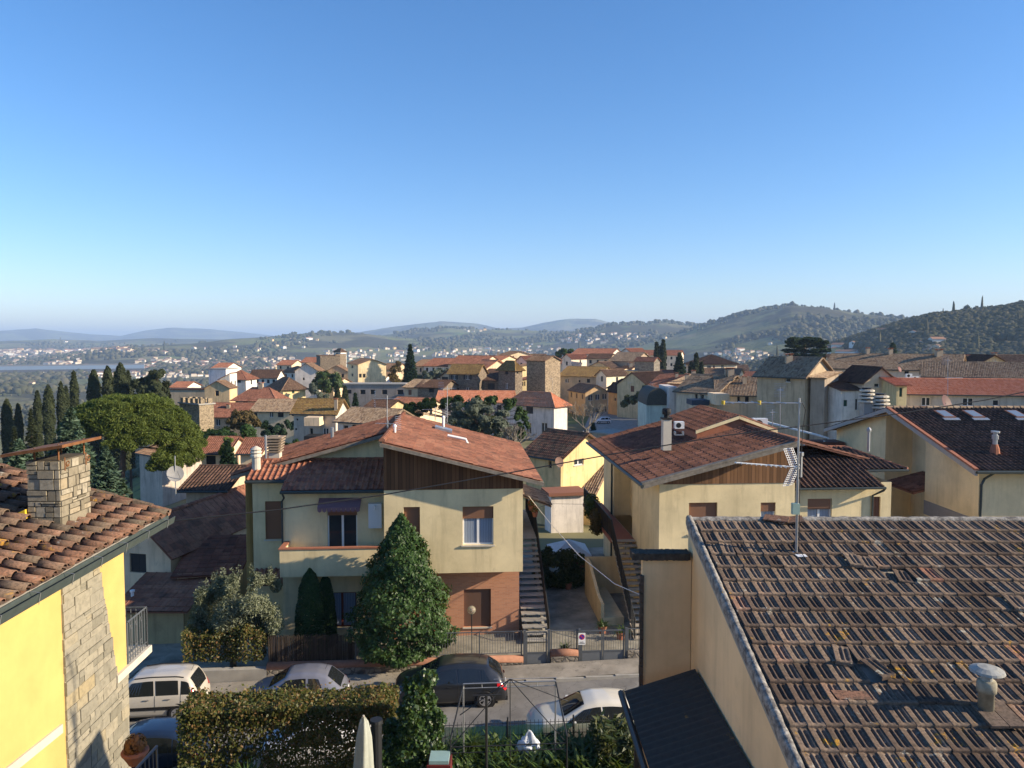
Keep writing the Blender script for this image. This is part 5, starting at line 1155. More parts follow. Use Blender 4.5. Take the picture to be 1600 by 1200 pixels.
def text_part(txt, parent, loc, rot, size, mat, name='lettering', align='CENTER'):
    cu = bpy.data.curves.new(name, 'FONT'); cu.body = txt; cu.size = size; cu.align_x = align; cu.extrude = .001
    o = bpy.data.objects.new(name, cu); COL.objects.link(o); o.data.materials.append(mat)
    dg = bpy.context.evaluated_depsgraph_get(); me = bpy.data.meshes.new_from_object(o.evaluated_get(dg)); bpy.data.objects.remove(o)
    me.materials.clear(); me.materials.append(mat); q = bpy.data.objects.new(name, me); COL.objects.link(q); q.parent = parent; q.location = Vector(loc)-parent.location; q.rotation_euler = rot; return q
M['signblue'] = plain('sign_blue', (.02, .04, .35), .4); M['signred'] = plain('sign_red', (.55, .02, .03), .4); M['signblack'] = plain('sign_black', (.02, .02, .02), .5)
def sign():
    s0, z1 = ST(904, 990, TFc); s1, z0 = ST(915, 1008, TFc); t = TFc+.04; c = (s0+s1)/2; r_ = thing('no_parking_sign', L(c, t, z0), 'small white no parking sign with a blue and red disc on the double gate', 'sign')
    m = MB(); sbox(m, s0, s1, t, t+.01, z0, z1); m.build('plate', M['white'], r_); w_ = s1-s0
    def disc(nm, rad, off, mat):
        V = [Ls(c+rad*math.cos(a), t-off, z1-w_*.55+rad*math.sin(a)) for a in [2*math.pi*i/24 for i in range(24)]]; return mk(nm, V, [tuple(range(24))], mat, r_)
    disc('red_ring', w_*.4, .003, M['signred']); disc('blue_disc', w_*.31, .005, M['signblue'])
    b = MB(); a = w_*.3; h = w_*.05; zc = z1-w_*.55; b.poly([Ls(c-a*.7-h, t-.007, zc+a*.7-h), Ls(c-a*.7+h, t-.007, zc+a*.7+h), Ls(c+a*.7+h, t-.007, zc-a*.7+h), Ls(c+a*.7-h, t-.007, zc-a*.7-h)]); b.build('red_bar', M['signred'], r_)
    text_part('PASSO\nCARRABILE', r_, L(c, t-.004, z0+w_*.33), (R(90), 0, PHI), w_*.17, M['signblack'])
sign()
for px, px2, tx in ((866, 873, '17'), (984, 992, '19')):
    s0, z1 = ST(px, 1036, TFc); s1, z0 = ST(px2, 1042, TFc); r_ = thing('house_number', L((s0+s1)/2, TFc-.02, z0), 'small white house number plate on the stone wall %s' % ('between the gates' if px < 900 else 'right of the double gate'), 'sign', 'house number plates')
    m = MB(); sbox(m, s0, s1, TFc-.02, TFc-.001, z0, z1); m.build('plate', M['white'], r_)
# reed screen
def reeds():
    s0, s1 = sx(418), sx(553); t = TFc+.2; rng = random.Random(3); m = MB(); x = s0
    while x < s1: h = 1.5+rng.uniform(-.06, .06); m.tube([Ls(x, t+rng.uniform(-.015, .015), .25), Ls(x+rng.uniform(-.02, .02), t, .25+h-.3)], rng.uniform(.008, .014), 4, False); x += .019
    o = m.build('reed_screen', leaf('dark_reed', (.035, .025, .02), (.10, .075, .055), .9, .1, 0)); tag(o, 'dark brown reed screen along the low wall below the narrow yew', 'screen')
reeds()
# globe lamp
def globe():
    s_, z1 = ST(737, 961, 30.2); z0 = .1; r_ = thing('garden_lamp', L(s_, 30.2, z0), 'garden lamp with a clear globe on a thin post before the brick wall', 'lamp')
    m = MB(); m.tube([Ls(s_, 30.2, z0), Ls(s_, 30.2, z1)], .022, 6); m.lathe(L(s_, 30.2, z1), [(.05, 0), (.05, .06)], 8); m.build('post', M['iron'], r_)
    g = T('lamp_globe_glass', .08, .6, color=(.75, .68, .5)); g.b.inputs['Transmission Weight'].default_value = .75
    m = MB(); pr = [(.17*math.sin(math.pi*i/12)+.001, .17-.17*math.cos(math.pi*i/12)) for i in range(13)]; m.lathe(L(s_, 30.2, z1+.04), pr, 16); m.build('globe', g.m, r_, True)
globe()
# ---- cars
def car(label, spec, loc, rz, colr, name='parked_car', group=None, rims=True):
    Lc, W, H = spec['L'], spec['W']/2, spec['H']; root = thing(name, loc, label, 'car', group, rz)
    keys = np.array(spec['keys'], float)   # x, ztop, zbelt, wbelt, wtop   (x: 0 rear .. L front)
    n = 72; xs = np.linspace(0, Lc, n); K = [np.interp(xs, keys[:, 0]*Lc, keys[:, i]) for i in range(1, 5)]
    def smooth(a, k_=2):
        for _ in range(k_): b = a.copy(); b[1:-1] = (a[:-2]+2*a[1:-1]+a[2:])/4; a = b
        return a
    zt_, zb, wb, wt = [smooth(a) for a in K]; zl = .2+.06*np.abs(xs/Lc-.5)**2
    wl = wb*.97
    def sec(i):
        a = [(wl[i]*.94, zl[i]), (wl[i], zl[i]+.1), (wb[i]+.015, (zl[i]+zb[i])*.52), (wb[i], zb[i]-.05), (wb[i]-.02, zb[i]), (wt[i]+.02, zt_[i]-.07), (wt[i]-.05, zt_[i]-.015), (wt[i]*.6, zt_[i]+.012), (0, zt_[i]+.02)]
        return a
    S_ = np.array([sec(i) for i in range(n)])                                          # n x 9 x 2
    full = np.concatenate([S_, S_[:, -2::-1]*np.array([-1, 1])], 1); m_ = full.shape[1]
    V = np.stack([np.repeat(xs[:, None]-Lc/2, m_, 1), full[..., 0], full[..., 1]], -1).reshape(-1, 3)
    F = [(i*m_+j, i*m_+j+1, (i+1)*m_+j+1, (i+1)*m_+j) for i in range(n-1) for j in range(m_-1)]
    F += [tuple(range(m_))[::-1], tuple(range((n-1)*m_, n*m_))]+[(i*m_, (i+1)*m_, (i+2)*m_-1, (i+1)*m_-1) for i in range(n-1)]
    def paint(c):
        t = T('car_paint', .28, .5); t.col(t.mix(t.math('MULTIPLY', t.noise(t.obj(), 3., 4., .7), .35), c, sc(c, .75))); t.b.inputs['Coat Weight'].default_value = .6; return t.m
    bm_ = paint(colr); body = mk('body', V, F, bm_, root, True, local=True)
    def pt(xf, j, q=0., side=1, off=.008):       # point on side surface at x fraction, between section rows j and j+1
        x = xf*Lc; p = [np.array([np.interp(x, xs, S_[:, jj, 0]), np.interp(x, xs, S_[:, jj, 1])]) for jj in (j, j+1)]; a = p[0]+(p[1]-p[0])*q
        return (x-Lc/2, side*(a[0]+off), a[1]+off*.3)
    # side glass
    for side in (1, -1):
        for (x0, x1, x2, x3) in spec['side']:    # bottom rear, bottom front, top front, top rear
            N_ = 10; V = []
            for i in range(N_+1):
                f = i/N_; V.append(pt(x0+(x1-x0)*f, 4, .06, side)); V.append(pt(x3+(x2-x3)*f, 4, .9, side))
            mk('side_window', V, [(2*i, 2*i+2, 2*i+3, 2*i+1) for i in range(N_)], M['carglass'], root, local=True)
        for xf in spec['wheels']:
            w_ = bpy.data.objects.new('wheel', None); COL.objects.link(w_); w_.parent = root; rr = spec.get('wr', .31); yy = np.interp(xf*Lc, xs, wb)
            w_.location = (xf*Lc-Lc/2, side*(yy-.08), rr)
            def disc(nm, prof, mat, k_=24):
                V = []; 
                for r_, y in prof:
                    for j in range(k_): a = 2*math.pi*j/k_; V.append((r_*math.cos(a), side*y, r_*math.sin(a)))
                F = [(i*k_+j, i*k_+(j+1) % k_, (i+1)*k_+(j+1) % k_, (i+1)*k_+j) for i in range(len(prof)-1) for j in range(k_)]+[tuple(range((len(prof)-1)*k_, len(prof)*k_))]
                return mk(nm, V, F, mat, w_, local=True)
            disc('wheel_arch', [(rr+.075, -.02), (rr+.075, .093), (rr*.6, .093)], M['black'])
            disc('tyre', [(rr, -.1), (rr, .1), (rr*.95, .118), (rr*.66, .112), (rr*.66, .098)], M['black'])
            V = []; F = []
            nsp = spec.get('spokes', 5)
            for q in range(nsp):
                a0 = 2*math.pi*q/nsp
                for s2 in (-.16, .16):
                    b = len(V); c0, c1 = a0+s2*.35, a0+s2
                    for (r_, aa, w2) in ((.04, c0, .018), (rr*.64, c1, .03)):
                        for y in (.104, .118): V += [(r_*math.cos(aa)-w2*math.sin(aa), side*y, r_*math.sin(aa)+w2*math.cos(aa)), (r_*math.cos(aa)+w2*math.sin(aa), side*y, r_*math.sin(aa)-w2*math.cos(aa))]
                    F += [(b, b+1, b+5, b+4), (b+2, b+3, b+7, b+6), (b, b+2, b+6, b+4), (b+1, b+3, b+7, b+5)]
            b = len(V); kk = 24
            for r_, y in ((rr*.70, .119), (rr*.60, .119)):
                for j in range(kk): a = 2*math.pi*j/kk; V.append((r_*math.cos(a), side*y, r_*math.sin(a)))
            F += [(b+j, b+(j+1) % kk, b+kk+(j+1) % kk, b+kk+j) for j in range(kk)]; b = len(V)
            for j in range(12): a = 2*math.pi*j/12; V.append((.06*math.cos(a), side*.12, .06*math.sin(a)))
            F += [tuple(range(b, b+12))]; mk('rim', V, F, M['rim'], w_, local=True)
        # handles, mirror, tail light, sill line
        for xf in spec['handles']: m = MB(); c = pt(xf, 3, 0., side, .015); m.box(c[0]-.09, c[0]+.09, min(c[1], c[1]+side*.02), max(c[1], c[1]+side*.02), c[2]-.06, c[2]-.035); m.build('door_handle', M['rim'] if spec.get('chrome') else bm_, root, local=True)
        c = pt(spec['mirror'], 4, .12, side, .0); m = MB(); m.hexa([(c[0]-.05, c[1]+side*.02, c[2]-.05), (c[0]+.08, c[1]+side*.02, c[2]-.05), (c[0]+.06, c[1]+side*.19, c[2]-.03), (c[0]-.05, c[1]+side*.19, c[2]-.03)], [(c[0]-.05, c[1]+side*.02, c[2]+.08), (c[0]+.06, c[1]+side*.02, c[2]+.08), (c[0]+.03, c[1]+side*.18, c[2]+.07), (c[0]-.05, c[1]+side*.18, c[2]+.07)]); m.build('wing_mirror', bm_, root, local=True)
        x0, x1, j0, q0, j1, q1 = spec['tail']; V = []
        for i in range(4):
            for jq in range(5):
                g = j0+q0+(j1+q1-j0-q0)*jq/4; jj = min(int(g), 7); V.append(pt(x0+(x1-x0)*i/3, jj, g-jj, side, .014))
        V += [(-Lc/2-.012, v[1]*.86, v[2]) for v in V[:5]]
        F = [(i*5+j, i*5+j+1, (i+1)*5+j+1, (i+1)*5+j) for i in range(3) for j in range(4)]+[(20+j, 21+j, 1+j, j) for j in range(4)]; mk('tail_light', V, F, M['tail'], root, True, local=True)
        V = []
        for i in range(4):
            for jq in range(3): V.append(pt(.925+.055*i/3, 2, .55+.4*jq/2, side, .012))
        mk('headlight', V, [(i*3+j, i*3+j+1, (i+1)*3+j+1, (i+1)*3+j) for i in range(3) for j in range(2)], M['lamp'], root, True, local=True)
        if spec.get('rails'): m = MB(); m.tube([tuple(np.array(pt(f, 5, .6, side, 0))+[0, 0, .03]) for f in np.linspace(.14, .60, 12)], .018, 5); m.build('roof_rail', M['black'], root, local=True)
        if spec.get('rub'): 
            V = []; nn = 12
            for i in range(nn+1): V += [pt(.2+.55*i/nn, 1, .55, side, .016), pt(.2+.55*i/nn, 1, .98, side, .016)]
            mk('rubbing_strip', V, [(2*i, 2*i+2, 2*i+3, 2*i+1) for i in range(nn)], M['black'], root, local=True)
        # door gaps
        m = MB()
        for xf in spec['gaps']: m.tube([pt(xf, 1, .3, side, .001), pt(xf, 2, 0, side, .001), pt(xf, 3, 0, side, .001), pt(xf, 4, .05, side, .001)], .006, 4)
        m.build('door_gap', M['black'], root, local=True)
    # screens: across the top between x fractions
    for nm, (xa, xb), wd in (('windscreen', spec['ws'], .93), ('rear_window', spec['rw'], .84)):
        V = []; n1, n2 = 8, 8
        for i in range(n1+1):
            x = (xa+(xb-xa)*i/n1)*Lc; z = np.interp(x, xs, zt_); wz = np.interp(x, xs, wt); sl_ = (np.interp(x+.02, xs, zt_)-np.interp(x-.02, xs, zt_))/.04
            for j in range(n2+1):
                q = -1+2*j/n2; y = q*(wz-.05)*wd; nx = -sl_/math.hypot(1, sl_); nz_ = 1/math.hypot(1, sl_); cr = np.interp(abs(y), [0, wz*.6, wz-.05], [.02, .012, -.015])
                V.append((x-Lc/2+nx*.012, y, z+cr+nz_*.012))
        mk(nm, V, [(i*(n2+1)+j, (i+1)*(n2+1)+j, (i+1)*(n2+1)+j+1, i*(n2+1)+j+1) for i in range(n1) for j in range(n2)], M['carglass'], root, True, local=True)
    m = MB(); m.box(-Lc/2-.035, -Lc/2-.012, -.26, .26, .62 if spec.get('plate_hi') else .5, .73 if spec.get('plate_hi') else .61); m.build('number_plate', M['white'], root, local=True)
    m = MB(); zb0 = zl[0]; m.box(-Lc/2-.05, -Lc/2+.25, -wl[2]*.9, wl[2]*.9, .2, .36); m.box(Lc/2-.25, Lc/2+.04, -wl[-3]*.9, wl[-3]*.9, .18, .32); m.build('bumper', M['black'] if spec.get('dkbump') else bm_, root, local=True)
    m = MB(); xr = spec.get('aerial', .2)*Lc-Lc/2; zz = np.interp(xr+Lc/2, xs, zt_); m.tube([(xr, 0, zz), (xr-.12, 0, zz+.26)], .006, 4); m.build('aerial', M['black'], root, local=True)
    m = MB(); m.box(-Lc*.42, Lc*.42, -W*.8, W*.8, .1, .24); m.build('underbody', M['black'], root, local=True)
    return root
M['carglass'] = T('car_glass', .04, .7, color=(.012, .014, .016)).m; M['rim'] = T('alloy_rim', .3, .5, .8, color=(.55, .55, .56)).m
M['tail'] = T('tail_light_red', .15, .6, color=(.55, .015, .02)).m; M['lamp'] = T('headlight_lens', .1, .7, color=(.5, .52, .55)).m
SUV = dict(L=3.65, W=1.64, H=1.57, keys=[(0, .62, .60, .74, .60), (.02, 1.0, .86, .79, .66), (.05, 1.22, .93, .80, .63), (.10, 1.48, .94, .81, .60), (.2, 1.55, .94, .82, .60), (.45, 1.56, .93, .82, .60), (.62, 1.50, .92, .82, .58), (.70, 1.32, .92, .82, .60), (.80, 1.03, .93, .81, .66), (.90, .92, .86, .78, .66), (.97, .80, .74, .74, .62), (1, .62, .58, .66, .56)],
    side=[(.055, .155, .16, .09), (.175, .385, .40, .19), (.405, .70, .62, .42)], wheels=(.185, .81), handles=(.27, .47), mirror=.68, tail=(.012, .06, 3, .3, 5, .3), ws=(.64, .79), rw=(.022, .09), rails=1, rub=1, gaps=(.155, .395, .70), wr=.30, spokes=7, chrome=1, aerial=.12)
HATCH = dict(L=4.06, W=1.69, H=1.49, keys=[(0, .60, .58, .72, .56), (.02, .92, .82, .79, .62), (.06, 1.12, .90, .82, .62), (.16, 1.40, .93, .84, .58), (.28, 1.47, .92, .845, .57), (.45, 1.485, .90, .85, .57), (.58, 1.42, .89, .85, .56), (.68, 1.18, .88, .84, .60), (.78, .98, .88, .83, .68), (.90, .84, .80, .79, .66), (.97, .70, .68, .72, .58), (1, .52, .50, .60, .50)],
    side=[(.145, .215, .225, .20), (.225, .42, .43, .235), (.435, .72, .58, .445)], wheels=(.19, .80), handles=(.30, .50), mirror=.66, tail=(.012, .085, 2, .7, 4, .1), ws=(.60, .76), rw=(.03, .15), gaps=(.20, .43, .71), wr=.31, spokes=5, aerial=.24)
CITY = dict(L=3.55, W=1.63, H=1.49, keys=[(0, .60, .58, .68, .52), (.02, .90, .80, .75, .60), (.06, 1.02, .88, .79, .60), (.17, 1.36, .92, .81, .56), (.28, 1.455, .92, .815, .55), (.42, 1.48, .90, .82, .55), (.56, 1.43, .89, .82, .54), (.68, 1.18, .88, .81, .58), (.78, .98, .90, .80, .64), (.88, .90, .84, .77, .62), (.96, .76, .70, .70, .56), (1, .58, .54, .58, .48)],
    side=[(.20, .34, .355, .255), (.37, .70, .57, .38)], wheels=(.18, .82), handles=(.42,), mirror=.66, tail=(.012, .055, 2, .75, 3, .9), ws=(.59, .75), rw=(.045, .17), gaps=(.36, .71), wr=.295, spokes=6, aerial=.22, plate_hi=1)
COUPE = dict(HATCH); COUPE.update(L=4.1, keys=[(0, .62, .60, .70, .55), (.03, .94, .86, .78, .60), (.10, 1.15, .90, .82, .58), (.24, 1.38, .91, .84, .56), (.36, 1.43, .90, .845, .56), (.48, 1.42, .89, .85, .56), (.58, 1.34, .88, .85, .56), (.74, 1.0, .88, .83, .66), (.90, .86, .80, .79, .66), (.97, .70, .66, .72, .58), (1, .52, .50, .60, .50)], ws=(.57, .73), rw=(.05, .22))
RZ = PHI+math.pi      # nose towards the left
def put(px, py, t=None):      # a wheel contact pixel on the road -> (s, t)
    g = G(px, py, 0); s_ = g.x*cF+g.y*sF; t_ = -g.x*sF+g.y*cF; g = G(px, py, zs(s_)); return g.x*cF+g.y*sF, -g.x*sF+g.y*cF
def place(label, spec, px, py, colr, wheel='rear', dr=0, **k):
    s_, t_ = put(px, py); xf = spec['wheels'][0]; cx = s_-(0.5-xf)*spec['L']; ct = t_+spec['W']/2-.05
    return car(label, spec, Ls(cx, ct, zs(cx)), RZ+dr, colr, **k)
place('beige tall hatchback with roof rails parked nose left at the kerb, farthest left', SUV, 277, 1126, (.50, .46, .39), dr=R(1.5))
place('black hatchback parked at the kerb behind the white gazebo frame', HATCH, 758, 1104, (.018, .020, .024))
s_, t_ = put(520, 1098); car('small silver grey city car parked at the kerb by the yew trees', CITY, Ls(s_-1.2, 27.1, zs(s_)), RZ, (.16, .165, .20))
s_ = G(275, 1180, -.4).x; car('dark blue hatchback parked on the near side beside the yellow house', COUPE, Ls(-9.9, 23.75, zs(-9.9)), RZ, (.012, .022, .05))
car('cream white coupe parked on the near side behind the green netting fence', COUPE, Ls(4.25, 23.9, zs(4.25)), RZ, (.66, .62, .52))
car('white car parked behind the photinia hedge', CITY, Ls(-4.6, 23.5, zs(-4.6)), RZ, (.70, .71, .74))
# ---- near garden: fence with green netting, gazebo frame, parasol, bags
def near_garden():
    t = 21.9; s0, s1 = ST(683, 1150, t)[0], ST(1003, 1150, t)[0]; zt0 = ST(800, 1130, t)[1]; r_ = thing('garden_fence', L((s0+s1)/2, t, 0), 'thin black spiked wire fence along the near garden with green netting', 'fence')
    m = MB(); n = int((s1-s0)/.12)
    for i in range(n+1): s_ = s0+(s1-s0)*i/n; m.tube([Ls(s_, t, 0), Ls(s_, t, zt0+.09)], .0065, 4, False)
    for z_ in (.35, zt0-.35, zt0): m.tube([Ls(s0, t, z_), Ls(s1, t, z_)], .011, 4)
    m.build('bars', M['iron'], r_)
    for i in range(4): s_ = s0+(s1-s0)*(.02+i*.32); m = MB(); m.tube([Ls(s_, t-.02, 0), Ls(s_, t-.02, zt0+.2)], .025, 6); m.build('post', M['iron'], r_)
    nt_ = T('green_shade_netting', .9, .1, color=(.02, .07, .05)); tr = nt_.n('BsdfTransparent'); ms = nt_.n('MixShader', {0: .30, 1: nt_.b.outputs[0], 2: tr.outputs[0]}); nt_.t.links.new(ms.outputs[0], nt_.t.nodes['Material Output'].inputs[0])
    sA = ST(697, 1140, t)[0]; V = []; N_ = 60
    for i in range(N_+1):
        f = i/N_; s_ = sA+(s1-sA)*f; sag = .03*abs(math.sin(f*math.pi*5)); o = .05+.025*math.sin(i*1.7); V += [Ls(s_-.35*(1-f)**6*4*(1), t-o, .12), Ls(s_, t-.03, zt0-.03-sag)]
    mk('netting', V, [(2*i, 2*i+2, 2*i+3, 2*i+1) for i in range(N_)], nt_.m, r_)
    # gazebo frame
    tg = 20.9; a, z1 = ST(724, 1067, tg); b, _ = ST(868, 1067, tg); tn = tg-1.6; z0 = .1; g = thing('gazebo_frame', L((a+b)/2, tg-.8, z0), 'bare white and dark metal gazebo frame standing in the near garden', 'gazebo frame')
    zf = z1-.03
    for (x, y, nm) in ((a, tg, 'M'), (b, tg, 'M'), (a-.35, tn, 'L'), (b+.1, tn, 'L')):
        m = MB(); m.tube([Ls(x, y, z0), Ls(x+(0 if y == tg else .0), y, zf-(.05 if y == tg else .75)), Ls(a if x < (a+b)/2 else b, tg if y == tg else tg-.05, zf)], .022, 6); m.build('leg', M['galv'] if y == tg else M['iron'], g)
    m = MB(); m.tube([Ls(a, tg, zf), Ls(b, tg, zf)], .018, 5); m.tube([Ls(a, tg, zf-.13), Ls(b, tg, zf-.13)], .014, 5)
    for i in range(1, 5): x = a+(b-a)*i/5; m.tube([Ls(x, tg, zf), Ls(x, tg, zf-.13)], .01, 4)
    m.build('top_rail', M['galv'], g); c, zp = ST(797, 1061, tg-.6)
    m = MB(); zl = zf-.95; m.tube([Ls(a-.35, tn, zl), Ls(b+.1, tn, zl)], .016, 5); m.tube([Ls(a-.35, tn, zl-.16), Ls(b+.1, tn, zl-.16)], .012, 5); m.build('lower_rail', M['iron'], g)
    for x, y, z_ in ((a-.35, tn, zl), (b+.1, tn, zl), (a-.1, tg-.3, zf-.75), (b+.35, tg, zf-.6), (c, tg-.6, .2)):
        m = MB(); m.tube([Ls(c, tg-.6, zp), Ls(x, y, z_)], .014, 5); m.build('strut', M['iron'], g)
    m = MB(); m.tube([Ls(c-.45, tg-.6, zp+.01), Ls(c+1.3, tg-.6, zp)], .007, 4); m.build('top_cable', M['galv'], g)
    # T-shaped clothes post
    tp = 19.3; s_, z_ = ST(760, 1086, tp); r2 = thing('clothes_post', L(s_, tp, .1), 'dark T shaped washing line post in front of the gazebo frame', 'post'); m = MB(); m.tube([Ls(s_, tp, .05), Ls(s_, tp, z_)], .035, 8); m.build('post', M['iron'], r2)
    m = MB(); m.tube([Ls(s_-.38, tp, z_), Ls(s_+.4, tp, z_-.01)], .022, 6); m.build('crossbar', M['iron'], r2)
    # closed parasol
    tq = 18.6; s_, z1 = ST(568, 1120, tq); r3 = thing('closed_parasol', L(s_, tq, .1), 'closed pale grey green parasol beside the hedge', 'parasol')
    V = []; K = 20; rows = [(.0, .035), (.12, .10), (.5, .17), (1.0, .21), (1.5, .24), (1.95, .2)]
    for d, rad in rows:
        for j in range(K): an = 2*math.pi*j/K; q = rad*(1+.22*math.cos(an*5+d)) ; V.append(Ls(s_+q*math.cos(an), tq+q*math.sin(an), z1-d))
    mk('canopy', V, [(i*K+j, i*K+(j+1) % K, (i+1)*K+(j+1) % K, (i+1)*K+j) for i in range(len(rows)-1) for j in range(K)]+[tuple(range(K))], plain('faded_canvas', (.36, .38, .33), .95, .1), r3, True)
    m = MB(); m.tube([Ls(s_, tq, .05), Ls(s_, tq, z1+.04)], .025, 6); m.build('pole', M['palestone'], r3)
    # dark round bin / post beside it
    s2, z2 = ST(588, 1124, 19.2); m = MB(); m.lathe(L(s2, 19.2, .0), [(.14, 0), (.14, z2-.1), (.17, z2-.08), (.16, z2)], 12); tag(m.build('covered_post', M['iron']), 'dark round covered post just right of the closed parasol', 'post')
    # white sacks
    for sd, (px, py, w_, h, lb) in enumerate(((826, 1152, .62, .75, 'large crumpled white plastic sack among the plants under the gazebo frame'), (940, 1168, .8, .5, 'smaller white plastic sack slumped low among the plants near the lean-to'))):
        tq = 21.2; s_, zt_ = ST(px, py, tq); c = np.array(L(s_, tq, zt_-h*.5)); V = []; K, R_ = 34, 18
        for i in range(R_+1):
            th = math.pi*i/R_
            for j in range(K):
                an = 2*math.pi*j/K; d = np.array([math.sin(th)*math.cos(an), math.sin(th)*math.sin(an), math.cos(th)]); cr = float(fbm(np.array([d[0]*2.1+sd*9+d[2]]), np.array([d[1]*2.3+d[2]*2.7]), 3)[0])-.45; fold = .07*abs(math.sin(an*4.5+th*3+sd))
                q = 1+1.0*cr-fold+(.22*max(0, d[2])**2*math.cos(2*an+sd)); V.append(c+d*np.array([w_*.55, w_*.38, h*.58])*q)
        F = [(i*K+j, i*K+(j+1) % K, (i+1)*K+(j+1) % K, (i+1)*K+j) for i in range(R_) for j in range(K)]
        tk = thing('plastic_sack', tuple(c-np.array([0, 0, h/2])), lb, 'sack'); mk('sack_body', V, F, M['sack'], tk, True)
    # black railing at lower left and terracotta pot on a balcony corner
    r4 = fence2 = thing('iron_railing', L(-7, 21.9, 0), 'black spear topped railing at the near edge of the road beside the hedge', 'railing'); m = MB()
    sa, sb_ = ST(262, 1180, 21.9)[0], ST(600, 1180, 21.9)[0]; n = int((sb_-sa)/.13)
    for i in range(n+1): s_ = sa+(sb_-sa)*i/n; m.tube([Ls(s_, 21.9, -.4), Ls(s_, 21.9, 1.25), Ls(s_, 21.9, 1.36)], [.009, .009, .001], 4, False)
    m.tube([Ls(sa, 21.9, 1.1), Ls(sb_, 21.9, 1.1)], .014, 4); m.tube([Ls(sa, 21.9, 0), Ls(sb_, 21.9, 0)], .014, 4); m.build('bars', M['iron'], r4)
    pc = P(211, 1176, 14.2); r5 = thing('flower_pot', (pc.x, pc.y, pc.z-.2), 'terracotta bowl pot with rust coloured plants below the yellow house balcony', 'flower pot'); m = MB(); m.lathe((pc.x, pc.y, pc.z-.22), [(.12, 0), (.17, .1), (.23, .2), (.25, .22), (.25, .27), (.2, .27)], 14); m.build('pot', M['terra'], r5)
    V, F = leafcloud(blobpts([(pc.x, pc.y, pc.z+.14, .23)], 260, 5), .07, 5); mk('plant', V, F, M['redleaf'], r5)
    m = MB(); a = P(245, 1166, 13.9); b = P(200, 1215, 13.0); m.tube([tuple(a), tuple(b)], .03, 5); m.tube([tuple(a), (a.x, a.y, a.z-1)], .02, 5)
    for i in range(7): q = a.lerp(b, i/7); m.tube([tuple(q), (q.x, q.y, q.z-.9)], .01, 4, False)
    tag(m.build('lower_railing', M['greyiron']), 'grey metal handrail in front of the terracotta bowl pot at the lower left', 'railing')
    # dark red box
    q = P(690, 1188, 19.); m = MB(); m.box(q.x-.35, q.x+.25, q.y-.3, q.y+.3, q.z-.5, q.z+.02); bx = thing('garden_box', (q.x, q.y, q.z-.5), 'dark red box with a pale lid in the near garden left of the palm plants', 'box'); m.build('box_body', plain('dark_red_box', (.12, .02, .02), .6), bx)
    m = MB(); m.box(q.x-.3, q.x+.2, q.y-.25, q.y+.25, q.z+.03, q.z+.12); m.build('lid', plain('pale_teal_lid', (.25, .38, .38), .5), bx)
M['sack'] = plain('white_plastic_sack', (.62, .66, .72), .45, .4, 0, .1, 4.)
near_garden()
# town distances are stretched beyond 76 m (pixel directions unchanged)
def YS(Y): return Y if Y <= 76 else 76+(Y-76)*1.75
_P0, _Z0 = P, ZY
def P(px, py, Y): return _P0(px, py, YS(Y))
def ZY(py, Y): return _Z0(py, YS(Y))
# ================================================================== trees and plants
def plant(name, base, label, cat='tree', group=None): return thing(name, base, label, cat, group)
def trunk(root, pts, radii, mat=None, name='trunk', k=7):
    m = MB(); m.tube(pts, radii, k); return m.build(name, mat or M['bark'], root, True)
# ---- glossy conical tree in the villa garden
def big_laurel():
    t = 30.6; s_, zt_ = ST(627, 806, t); sl_, zl = ST(553, 965, t); sr_, _ = ST(703, 965, t); Rb = (sr_-sl_)/2; cxs = (sl_+sr_)/2; zb = .35; H = zt_-zb
    c = L(cxs, t, zb); r_ = plant('evergreen_tree', tuple(c), 'big glossy dark green conical tree in front of the villa, taller than the yews'); rng = np.random.RandomState(4)
    trunk(r_, [tuple(c+Vector((0, 0, -.3))), tuple(c+Vector((.05, 0, .9))), tuple(c+Vector((.1, 0, H*.8)))], [.11, .09, .02], M['barkgrey'])
    n = 30000; f = rng.rand(n)**1.35; an = rng.rand(n)*2*math.pi
    def prof(f): return np.interp(f, [0, .04, .14, .26, .45, .65, .8, .92, 1], [.75, .94, 1.02, 1.0, .82, .60, .42, .20, .03])
    lump = 1+.13*np.sin(an*3+f*17)+.09*np.sin(an*7-f*31)+.05*np.sin(an*13+f*55)
    q = Rb*prof(f)*lump*(.55+.45*rng.rand(n)**.33)*1.0
    lean = (s_-cxs)*f
    P_ = np.stack([c.x+q*np.cos(an)+lean, c.y+q*np.sin(an), c.z+.1+f*(H-.1)+rng.normal(size=n)*.05], -1)
    o = np.stack([np.cos(an), np.sin(an), .55+0*an], -1); o /= np.linalg.norm(o, axis=1)[:, None]
    V, F = leafcloud(P_, .072, 1, 2.1, o, .75, .35); mk('crown', V, F, M['magnolia'], r_)
big_laurel()
def yew(px, pyt, w_px, t, label):
    s_, zt_ = ST(px, pyt, t); Rb = w_px/FPX*t/2; c = L(s_, t, .1); H = zt_-.1; r_ = plant('yew_tree', tuple(c), label); rng = np.random.RandomState(int(px)); n = 16000
    f = rng.rand(n)**1.1; an = rng.rand(n)*2*math.pi; pr = np.interp(f, [0, .2, .55, .8, .93, 1], [1, 1, .85, .62, .35, .05]); q = Rb*pr*(1+.05*np.sin(an*5+f*20))*(.75+.25*rng.rand(n)**.3)
    P_ = np.stack([c.x+q*np.cos(an), c.y+q*np.sin(an), c.z+f*H], -1); o = np.stack([np.cos(an), np.sin(an), .5+0*an], -1)
    V, F = leafcloud(P_, .05, 2, 2., o, .9); mk('crown', V, F, M['yew'], r_); trunk(r_, [tuple(c+Vector((0, 0, -.2))), tuple(c+Vector((0, 0, H*.8)))], [.09, .02])
